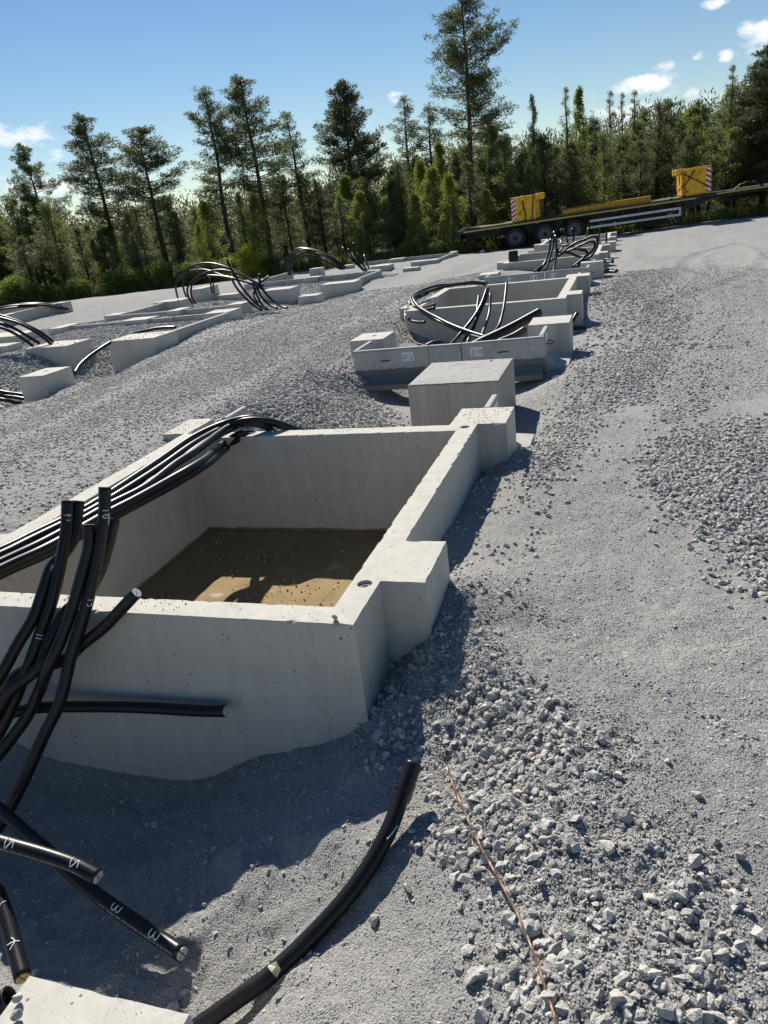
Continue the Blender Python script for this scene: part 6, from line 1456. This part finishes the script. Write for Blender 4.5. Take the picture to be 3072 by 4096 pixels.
FILL = [('birch1', -40.11, 32.38, 3.61, 1.11, ''), ('young5', -38.73, 32.97, 4.86, 1.38, ''), ('birch0', -37.34, 32.07, 4.57, 1.07, ''), ('young4', -35.37, 32.10, 5.10, 1.31, ''), ('young3', -33.47, 33.07, 4.28, 1.42, ''), ('young4', -29.08, 33.09, 3.23, 1.29, 'first young pine right of the left picture edge, front forest row'), ('young5', -27.75, 33.98, 4.67, 1.29, 'first young pine right of the leftmost pointed pine, front forest row'), ('young3', -24.77, 34.51, 2.25, 1.38, 'first young pine right of the second pointed pine, front forest row'), ('young2', -23.53, 34.53, 2.77, 1.22, 'second young pine right of the second pointed pine, front forest row'), ('birch0', -12.27, 36.86, 3.46, 1.42, 'first birch right of the dense dark conifer, front forest row'), ('young1', -11.05, 36.94, 2.88, 1.16, 'first young pine right of the dense dark conifer, front forest row'), ('birch0', -9.60, 36.94, 2.97, 1.42, 'second birch right of the dense dark conifer, front forest row'), ('birch1', -7.85, 36.66, 3.59, 1.08, 'third birch right of the dense dark conifer, front forest row'), ('birch0', -6.30, 37.76, 2.75, 1.19, 'first birch right of the giant pine trunk, front forest row'), ('young3', -4.42, 38.22, 3.35, 1.12, 'first young pine right of the left counterweight, front forest row'), ('young4', -2.59, 38.36, 3.82, 1.08, 'second young pine right of the left counterweight, front forest row'), ('young1', -1.17, 39.53, 4.37, 1.18, 'third young pine right of the left counterweight, front forest row'), ('young4', 0.45, 39.85, 3.79, 1.18, 'first young pine right of the birch behind the deck, front forest row'), ('young4', 2.38, 39.35, 3.59, 1.19, 'second young pine right of the birch behind the deck, front forest row'), ('young5', 4.34, 40.60, 3.83, 1.33, 'first young pine right of the right counterweight, front forest row'), ('young2', 6.31, 40.20, 5.26, 1.05, 'second young pine right of the right counterweight, front forest row'), ('spruce', 7.71, 39.53, 4.32, 1.39, ''), ('young1', 9.25, 39.49, 3.14, 1.29, ''), ('young0', -42.56, 33.28, 5.09, 1.07, ''), ('young0', -40.61, 34.12, 6.25, 1.21, ''), ('young4', -38.85, 33.64, 6.04, 1.23, ''), ('birch0', -37.22, 33.87, 5.91, 1.34, ''), ('birch0', -35.90, 33.47, 5.22, 1.23, ''), ('young3', -34.21, 33.74, 4.33, 1.26, ''), ('young0', -29.30, 34.80, 3.83, 1.16, 'first young pine right of the left picture edge, second forest row'), ('young0', -13.77, 38.09, 3.38, 1.41, 'first young pine right of the sparse thin pine, second forest row'), ('young1', -12.44, 38.18, 3.93, 1.44, 'first young pine right of the dense dark conifer, second forest row'), ('young2', -10.62, 38.44, 4.42, 1.16, 'second young pine right of the dense dark conifer, second forest row'), ('birch0', -9.01, 38.32, 4.13, 1.43, 'first birch right of the dense dark conifer, second forest row'), ('young4', -7.38, 38.80, 3.96, 1.29, 'third young pine right of the dense dark conifer, second forest row'), ('young1', -5.67, 39.28, 4.91, 1.07, 'first young pine right of the giant pine trunk, second forest row'), ('young4', -3.97, 40.07, 4.69, 1.31, 'first young pine right of the left counterweight, second forest row'), ('young2', -2.53, 40.05, 4.23, 1.41, 'second young pine right of the left counterweight, second forest row'), ('young2', 1.24, 41.55, 5.43, 1.21, 'first young pine right of the birch behind the deck, second forest row'), ('young1', 2.84, 40.84, 4.55, 1.18, 'second young pine right of the birch behind the deck, second forest row'), ('young5', 4.70, 41.79, 4.56, 1.24, 'first young pine right of the right counterweight, second forest row'), ('young5', 6.39, 41.81, 5.92, 1.39, 'second young pine right of the right counterweight, second forest row'), ('young5', 7.70, 41.98, 5.92, 1.03, ''), ('young1', 9.16, 41.14, 5.74, 1.08, ''), ('birch1', -44.22, 35.19, 5.00, 1.02, ''), ('birch1', -42.42, 35.35, 5.44, 1.19, ''), ('young3', -40.58, 34.87, 5.84, 1.05, ''), ('young3', -38.90, 35.82, 4.69, 1.39, ''), ('young2', -36.67, 35.06, 6.15, 1.33, ''), ('young2', -35.01, 35.89, 5.44, 1.05, ''), ('young1', -31.03, 36.28, 5.05, 1.28, 'first young pine right of the left picture edge, third forest row'), ('young3', -28.97, 35.89, 4.28, 1.05, 'first young pine right of the leftmost pointed pine, third forest row'), ('young4', -26.72, 36.33, 3.25, 1.18, 'second young pine right of the leftmost pointed pine, third forest row'), ('young5', -25.05, 36.71, 3.95, 1.03, 'first young pine right of the second pointed pine, third forest row'), ('young2', -23.00, 37.80, 3.71, 1.04, 'first young pine right of the broad crowned pine, third forest row'), ('young2', -21.37, 37.29, 3.03, 1.11, 'second young pine right of the broad crowned pine, third forest row'), ('birch0', -13.79, 39.52, 4.48, 1.38, 'first birch right of the sparse thin pine, third forest row'), ('spruce', -11.67, 40.15, 3.67, 1.38, 'first spruce right of the dense dark conifer, third forest row'), ('young5', -6.53, 40.81, 4.69, 1.28, 'first young pine right of the giant pine trunk, third forest row'), ('spruce', -5.04, 41.58, 4.23, 1.27, 'first spruce right of the giant pine trunk, third forest row'), ('young5', -3.47, 42.11, 4.36, 1.41, 'first young pine right of the left counterweight, third forest row'), ('young4', -0.51, 42.78, 4.07, 1.03, 'first young pine right of the birch behind the deck, third forest row'), ('young5', 1.38, 43.11, 4.56, 1.30, 'second young pine right of the birch behind the deck, third forest row'), ('birch0', 2.84, 43.24, 5.42, 1.32, 'first birch right of the birch behind the deck, third forest row'), ('young3', 4.54, 43.49, 5.91, 1.31, 'first young pine right of the right counterweight, third forest row'), ('young1', 6.13, 42.93, 5.90, 1.31, 'second young pine right of the right counterweight, third forest row'), ('young1', 7.88, 43.05, 4.46, 1.28, ''), ('young1', 9.55, 42.98, 5.67, 1.20, ''), ('young1', -45.65, 36.44, 6.74, 1.09, ''), ('birch0', -43.90, 36.63, 5.21, 1.27, ''), ('young2', -41.86, 36.53, 6.47, 1.18, ''), ('young0', -39.55, 36.57, 5.38, 1.40, ''), ('spruce', -37.04, 37.00, 5.12, 1.15, ''), ('young2', -35.35, 37.95, 5.34, 1.12, ''), ('young1', -32.94, 37.61, 5.69, 1.25, ''), ('young0', -31.34, 37.59, 5.51, 1.30, ''), ('birch0', -28.74, 38.26, 3.09, 1.01, ''), ('young2', -26.64, 38.55, 3.62, 1.09, ''), ('young5', -24.04, 39.06, 4.10, 1.01, ''), ('birch1', -22.15, 39.60, 4.28, 1.08, ''), ('young3', -20.14, 39.88, 4.19, 1.08, ''), ('young1', -17.79, 40.73, 4.76, 1.16, ''), ('young2', -15.78, 40.63, 4.35, 1.36, ''), ('young3', -13.67, 41.79, 4.59, 1.02, ''), ('birch0', -11.92, 42.20, 4.74, 1.14, ''), ('young0', -9.71, 42.26, 3.84, 1.20, ''), ('birch0', -7.19, 42.18, 4.48, 1.09, ''), ('young3', -4.79, 43.72, 4.32, 1.04, ''), ('spruce', -2.54, 43.42, 4.16, 1.28, ''), ('young1', -0.35, 43.51, 4.46, 1.37, ''), ('young4', 1.77, 44.46, 5.69, 1.34, ''), ('young4', 3.84, 44.95, 4.26, 1.01, ''), ('birch1', 6.43, 44.58, 6.24, 1.17, ''), ('young5', 8.87, 45.06, 4.65, 1.38, ''), ('birch1', 10.81, 44.89, 5.16, 1.36, ''), ('young3', -46.42, 38.22, 6.21, 1.54, ''), ('young0', -44.38, 38.92, 5.46, 1.32, ''), ('spruce', -41.87, 38.61, 5.19, 1.62, ''), ('young5', -38.98, 39.80, 6.44, 1.42, ''), ('young3', -36.48, 40.10, 6.01, 1.60, ''), ('birch0', -33.26, 39.79, 4.98, 1.24, ''), ('young5', -31.18, 40.27, 3.77, 1.39, ''), ('birch1', -28.98, 39.95, 3.76, 1.52, ''), ('young3', -26.06, 40.63, 3.36, 1.37, ''), ('young3', -23.84, 41.32, 4.01, 1.64, ''), ('young3', -20.75, 41.80, 3.75, 1.39, ''), ('young0', -17.50, 42.39, 5.01, 1.38, ''), ('young4', -14.40, 43.87, 3.79, 1.16, ''), ('birch0', -12.28, 44.07, 4.46, 1.15, ''), ('young2', -9.05, 44.45, 4.56, 1.64, ''), ('birch1', -7.05, 43.72, 4.05, 1.57, ''), ('young5', -4.32, 46.00, 4.81, 1.55, ''), ('young5', -1.83, 45.76, 4.28, 1.65, ''), ('young5', 0.34, 46.73, 5.21, 1.53, ''), ('young2', 3.31, 46.93, 5.78, 1.16, ''), ('young3', 5.32, 47.17, 4.61, 1.39, ''), ('young3', 8.14, 47.59, 6.26, 1.34, ''), ('spruce', 10.91, 46.72, 4.59, 1.57, ''), ('young1', -47.69, 41.27, 6.67, 1.41, ''), ('spruce', -44.63, 42.20, 6.65, 1.46, ''), ('young2', -42.18, 42.07, 6.13, 1.55, ''), ('young0', -38.58, 42.01, 5.67, 1.41, ''), ('young2', -34.74, 43.16, 5.09, 1.24, ''), ('young0', -31.73, 43.25, 3.79, 1.62, ''), ('young2', -28.82, 43.11, 4.28, 1.36, ''), ('spruce', -24.98, 44.00, 4.19, 1.50, ''), ('spruce', -22.40, 44.68, 4.37, 1.59, ''), ('young3', -18.49, 45.95, 4.78, 1.38, ''), ('young1', -15.63, 46.16, 4.14, 1.22, ''), ('young5', -11.78, 46.61, 5.22, 1.15, ''), ('young5', -8.75, 46.62, 5.36, 1.56, ''), ('young3', -4.95, 47.69, 5.44, 1.54, ''), ('young0', -1.86, 48.56, 5.16, 1.22, ''), ('young1', 0.74, 49.21, 5.89, 1.15, ''), ('young4', 3.74, 49.46, 5.63, 1.63, ''), ('young2', 6.91, 50.27, 6.04, 1.42, ''), ('young2', 10.68, 49.80, 5.89, 1.37, ''), ('spruce', -47.13, 45.49, 6.20, 1.57, ''), ('young0', -43.80, 45.07, 5.94, 1.36, ''), ('spruce', -39.05, 45.28, 5.24, 1.55, ''), ('spruce', -34.07, 46.38, 4.03, 1.20, ''), ('young2', -29.99, 46.43, 4.14, 1.38, ''), ('spruce', -25.86, 47.49, 4.46, 1.54, ''), ('young2', -21.42, 48.03, 5.04, 1.29, ''), ('young5', -18.17, 48.96, 4.56, 1.28, ''), ('young1', -14.30, 49.65, 4.58, 1.65, ''), ('young3', -10.24, 50.43, 5.56, 1.43, ''), ('young1', -6.02, 50.84, 5.03, 1.64, ''), ('spruce', -2.29, 52.03, 5.86, 1.37, ''), ('young4', 2.45, 53.42, 5.72, 1.34, ''), ('young3', 6.32, 54.04, 6.45, 1.22, ''), ('young0', 9.76, 53.25, 6.45, 1.26, ''), ('spruce', -49.15, 48.84, 6.58, 1.55, ''), ('young3', -45.04, 49.05, 6.38, 1.26, ''), ('young1', -41.10, 49.34, 5.82, 1.45, ''), ('young1', -37.30, 49.33, 4.32, 1.39, ''), ('young5', -33.36, 49.86, 4.86, 1.30, ''), ('spruce', -29.07, 50.85, 4.31, 1.18, ''), ('spruce', -23.37, 52.12, 4.96, 1.31, ''), ('young5', -17.58, 53.26, 4.43, 1.36, ''), ('young0', -12.58, 54.82, 5.28, 1.18, ''), ('young0', -7.74, 54.98, 6.05, 1.24, ''), ('young2', -2.17, 56.78, 6.55, 1.64, ''), ('young4', 3.02, 57.30, 5.82, 1.22, ''), ('spruce', 7.90, 57.63, 6.63, 1.61, ''), ('young3', 13.56, 57.54, 6.19, 1.58, '')]
FL = {'young': ('young_pine', 'young green pine in the wood behind the front rows of trees', 'pine tree', 'young pines of the forest edge'),
      'spruce': ('spruce', 'dark young spruce in the wood behind the front rows of trees', 'spruce tree', 'young spruces of the forest edge'),
      'birch': ('birch', 'slim birch in the wood behind the front rows of trees', 'birch tree', 'birches among the forest edge pines'),
      'pine': ('pine', 'dark mid height pine deeper inside the forest', 'pine tree', 'pines deeper in the forest')}
for key, x, y, h, wide, own in FILL:
    nm, lb, ct, gp = FL['young' if key.startswith('young') else 'birch' if key.startswith('birch') else 'spruce' if key == 'spruce' else 'pine']
    tree(key, x, y, gz(x, y) - .05, h, own or lb, nm, ct, gp, wide)
BUSH = [('ybush', -17.06, 33.90, 1.55, 1.25, 'bright yellow green bush on the verge below the tall pair of pines'), ('bush1', -43.79, 30.87, 0.72, 0.96, ''), ('bush0', -42.92, 31.20, 0.82, 1.28, ''), ('bush0', -42.44, 31.06, 1.39, 1.02, ''), ('bush1', -41.59, 31.10, 0.88, 1.03, ''), ('bush0', -40.56, 31.33, 0.73, 1.05, ''), ('bush0', -40.05, 31.16, 1.05, 1.01, ''), ('bush1', -38.92, 31.79, 0.78, 1.20, ''), ('bush1', -38.24, 31.33, 0.89, 0.93, ''), ('bush0', -37.19, 32.23, 1.06, 1.03, ''), ('bush1', -36.29, 32.10, 0.82, 1.07, ''), ('bush1', -35.40, 31.93, 0.79, 1.07, ''), ('bush0', -34.73, 32.11, 0.73, 1.33, ''), ('bush1', -34.05, 32.11, 1.38, 1.09, ''), ('bush0', -33.48, 31.93, 1.18, 1.25, ''), ('bush1', -32.09, 32.34, 1.14, 1.17, ''), ('bush1', -31.26, 32.70, 1.28, 1.36, 'first low leafy verge bush right of the left picture edge'), ('bush1', -30.77, 32.41, 1.29, 1.14, 'second low leafy verge bush right of the left picture edge'), ('bush1', -29.85, 32.13, 1.23, 1.26, 'third low leafy verge bush right of the left picture edge'), ('bush1', -29.17, 32.16, 1.42, 0.99, 'fourth low leafy verge bush right of the left picture edge'), ('bush1', -28.29, 32.38, 0.98, 0.95, 'fifth low leafy verge bush right of the left picture edge'), ('bush0', -27.67, 32.85, 0.81, 0.96, 'first low leafy verge bush right of the leftmost pointed pine'), ('bush1', -26.54, 32.63, 0.97, 1.10, 'second low leafy verge bush right of the leftmost pointed pine'), ('bush1', -26.00, 32.93, 0.90, 0.96, 'third low leafy verge bush right of the leftmost pointed pine'), ('bush1', -24.64, 33.44, 1.01, 1.08, 'fourth low leafy verge bush right of the leftmost pointed pine'), ('bush0', -23.97, 33.32, 1.31, 1.23, 'first low leafy verge bush right of the second pointed pine'), ('bush1', -23.40, 33.43, 0.93, 1.35, 'second low leafy verge bush right of the second pointed pine'), ('bush0', -22.66, 34.11, 1.28, 1.39, 'third low leafy verge bush right of the second pointed pine'), ('bush0', -21.69, 33.60, 1.35, 0.98, 'first low leafy verge bush right of the broad crowned pine'), ('bush1', -20.66, 33.99, 1.07, 1.35, 'second low leafy verge bush right of the broad crowned pine'), ('bush1', -19.97, 34.32, 1.12, 1.39, 'third low leafy verge bush right of the broad crowned pine'), ('bush1', -19.14, 34.37, 0.87, 0.98, 'fourth low leafy verge bush right of the broad crowned pine'), ('bush0', -18.55, 34.68, 0.63, 1.15, 'first low leafy verge bush right of the leaning pine'), ('bush1', -17.17, 35.53, 0.88, 1.03, 'second low leafy verge bush right of the leaning pine'), ('bush1', -16.53, 35.34, 1.02, 1.00, 'first low leafy verge bush right of the yellow green bush'), ('bush1', -15.98, 35.98, 0.88, 1.11, 'second low leafy verge bush right of the yellow green bush'), ('bush0', -15.08, 35.17, 0.64, 1.03, 'third low leafy verge bush right of the yellow green bush'), ('bush0', -14.37, 35.30, 0.85, 0.90, 'fourth low leafy verge bush right of the yellow green bush'), ('bush1', -13.54, 36.36, 0.67, 1.18, 'first low leafy verge bush right of the sparse thin pine'), ('bush0', -12.36, 36.24, 0.55, 0.93, 'first low leafy verge bush right of the dense dark conifer'), ('bush1', -11.52, 36.30, 0.44, 1.16, 'second low leafy verge bush right of the dense dark conifer'), ('bush0', -10.90, 36.97, 0.50, 1.09, 'third low leafy verge bush right of the dense dark conifer'), ('bush1', -9.79, 36.33, 0.84, 1.21, 'fourth low leafy verge bush right of the dense dark conifer'), ('bush0', -9.18, 36.08, 0.44, 1.01, 'fifth low leafy verge bush right of the dense dark conifer'), ('bush0', -8.36, 35.92, 0.63, 1.17, 'sixth low leafy verge bush right of the dense dark conifer'), ('bush0', -7.42, 36.15, 0.45, 1.19, 'seventh low leafy verge bush right of the dense dark conifer'), ('bush1', -6.82, 36.46, 0.75, 1.23, 'eighth low leafy verge bush right of the dense dark conifer'), ('bush1', -5.68, 37.22, 0.49, 1.30, 'first low leafy verge bush right of the giant pine trunk'), ('bush1', -5.18, 37.43, 0.53, 1.36, 'second low leafy verge bush right of the giant pine trunk'), ('bush0', -4.11, 38.11, 0.49, 1.05, 'first low leafy verge bush right of the left counterweight'), ('bush1', -3.32, 37.77, 0.53, 0.96, 'second low leafy verge bush right of the left counterweight'), ('bush1', -2.50, 38.21, 0.41, 0.91, 'third low leafy verge bush right of the left counterweight'), ('bush1', -1.96, 38.47, 0.33, 1.35, 'fourth low leafy verge bush right of the left counterweight'), ('bush1', -1.11, 38.68, 0.44, 1.15, 'fifth low leafy verge bush right of the left counterweight'), ('bush0', 0.16, 39.05, 0.44, 1.10, 'first low leafy verge bush right of the birch behind the deck'), ('bush0', 0.91, 38.35, 0.59, 0.94, 'second low leafy verge bush right of the birch behind the deck'), ('bush0', 1.80, 39.00, 0.63, 1.22, 'third low leafy verge bush right of the birch behind the deck'), ('bush0', 2.23, 39.24, 0.52, 1.15, 'fourth low leafy verge bush right of the birch behind the deck'), ('bush1', 3.23, 39.20, 0.34, 1.18, 'first low leafy verge bush right of the right counterweight'), ('bush0', 4.07, 39.30, 0.56, 1.06, 'second low leafy verge bush right of the right counterweight'), ('bush1', 4.96, 39.66, 0.64, 1.00, 'third low leafy verge bush right of the right counterweight'), ('bush1', 5.56, 39.19, 0.51, 1.14, 'fourth low leafy verge bush right of the right counterweight'), ('bush0', 6.45, 39.25, 0.33, 1.40, ''), ('bush1', 7.19, 39.29, 0.47, 0.95, ''), ('bush1', 8.10, 39.38, 0.59, 1.18, '')]
for key, x, y, h, wide, label in BUSH:
    tree(key, x, y, gz(x, y) - .03, h, label or 'low leafy green bush on the verge between the gravel and the forest', 'bush', 'bush', 'bushes along the forest verge', wide)
# verge grass
r = np.random.default_rng(77)
n = 26000
vx = r.uniform(-44, 9, n); ve = np.interp(vx, [-60, -30, -20, -12, -7, -4.5, 5, 20], [29, 31.5, 33.5, 35.5, 35.5, 37.0, 38.6, 38])
vy = ve + .3 + np.abs(r.normal(0, 1.3, n)); vz = base_height(vx, vy)
h_ = r.uniform(.15, .55, n); an = r.uniform(0, 6.28, n); wd = r.uniform(.012, .03, n)
dx, dy = np.cos(an) * wd, np.sin(an) * wd; lx, ly = r.normal(0, .12, n), r.normal(0, .12, n)
V = np.stack([np.stack([vx - dx, vy - dy, vz - .03], 1), np.stack([vx + dx, vy + dy, vz - .03], 1), np.stack([vx + dx * .4 + lx, vy + dy * .4 + ly, vz + h_], 1), np.stack([vx - dx * .4 + lx, vy - dy * .4 + ly, vz + h_], 1)], 1).reshape(-1, 3)
tag(put('verge_grass', mesh_np('verge_grass', V, quads(V)), MT['grass']), 'tall green and yellow grass on the verge under the forest edge', 'grass', kind='stuff')
# far wood closing the view
r = np.random.default_rng(78); C = []
for i in range(4200):
    ang = math.radians(r.uniform(-62, 24)); dd = r.uniform(64, 84)
    hh = (5.2 + 3.4 * np.clip((math.degrees(ang) + 30) / 45, 0, 1)) * r.uniform(.75, 1.1) * dd / 60
    for k in range(1): C.append((math.sin(ang) * dd, math.cos(ang) * dd, -1.2 + hh * r.uniform(0, .78)))
C = np.array(C); D = np.tile(np.array([[0, 0, 1.0]]), (len(C), 1))
V = leaves(C, D, 60, r.uniform(.6, 1.5, len(C)), .36, .10, r, .3)
tag(put('far_wood', mesh_np('far_wood', V, quads(V)), MT['dark_needles']), 'dark mass of the wood behind the forest edge', 'wood', kind='stuff')

# barrier tape along the forest edge
TAPEP = [(-30.98, 32.17, -0.6065), (-30.02, 32.25, -0.5168), (-29.28, 32.39, -0.4643), (-28.22, 32.61, -0.3901), (-26.97, 32.86, -0.3155), (-25.84, 33.08, -0.2853), (-25.09, 33.23, -0.2897), (-24.19, 33.41, -0.3193), (-23.74, 33.5, -0.3138), (-22.95, 33.66, -0.3415), (-22.12, 33.83, -0.3654)]
tp = empty('barrier_tape', tuple(TAPEP[0]))
TP = catmull(TAPEP, 12)
seg = np.linspace(0, len(TP) - 1, 34).astype(int)
for k in range(len(seg) - 1):
    a, b = TP[seg[k]], TP[seg[k + 1]]
    o_ = np.array(TAPEP[0])
    tw = .02 * math.cos(k * .9)
    mb = MB().add([a - o_ + (0, tw, -.02), b - o_ + (0, tw, -.02), b - o_ + (0, -tw, .02), a - o_ + (0, -tw, .02)], [(0, 1, 2, 3)])
    mb.build('tape_section', MT['white'] if k % 3 == 2 else MT['orange_tape'], tp).modifiers.new('s', 'SOLIDIFY').thickness = .002
for q in TAPEP[::2]:
    zg = gz(q[0], q[1]); MB().tube([(q[0] - TAPEP[0][0], q[1] - TAPEP[0][1] + .03, zg - TAPEP[0][2]), (q[0] - TAPEP[0][0], q[1] - TAPEP[0][1] + .03, q[2] - TAPEP[0][2] + .1)], .018, 6).build('stake', MT['dark_bark'], tp)
tag(tp, 'orange and white warning tape strung along the left forest edge', 'barrier tape')
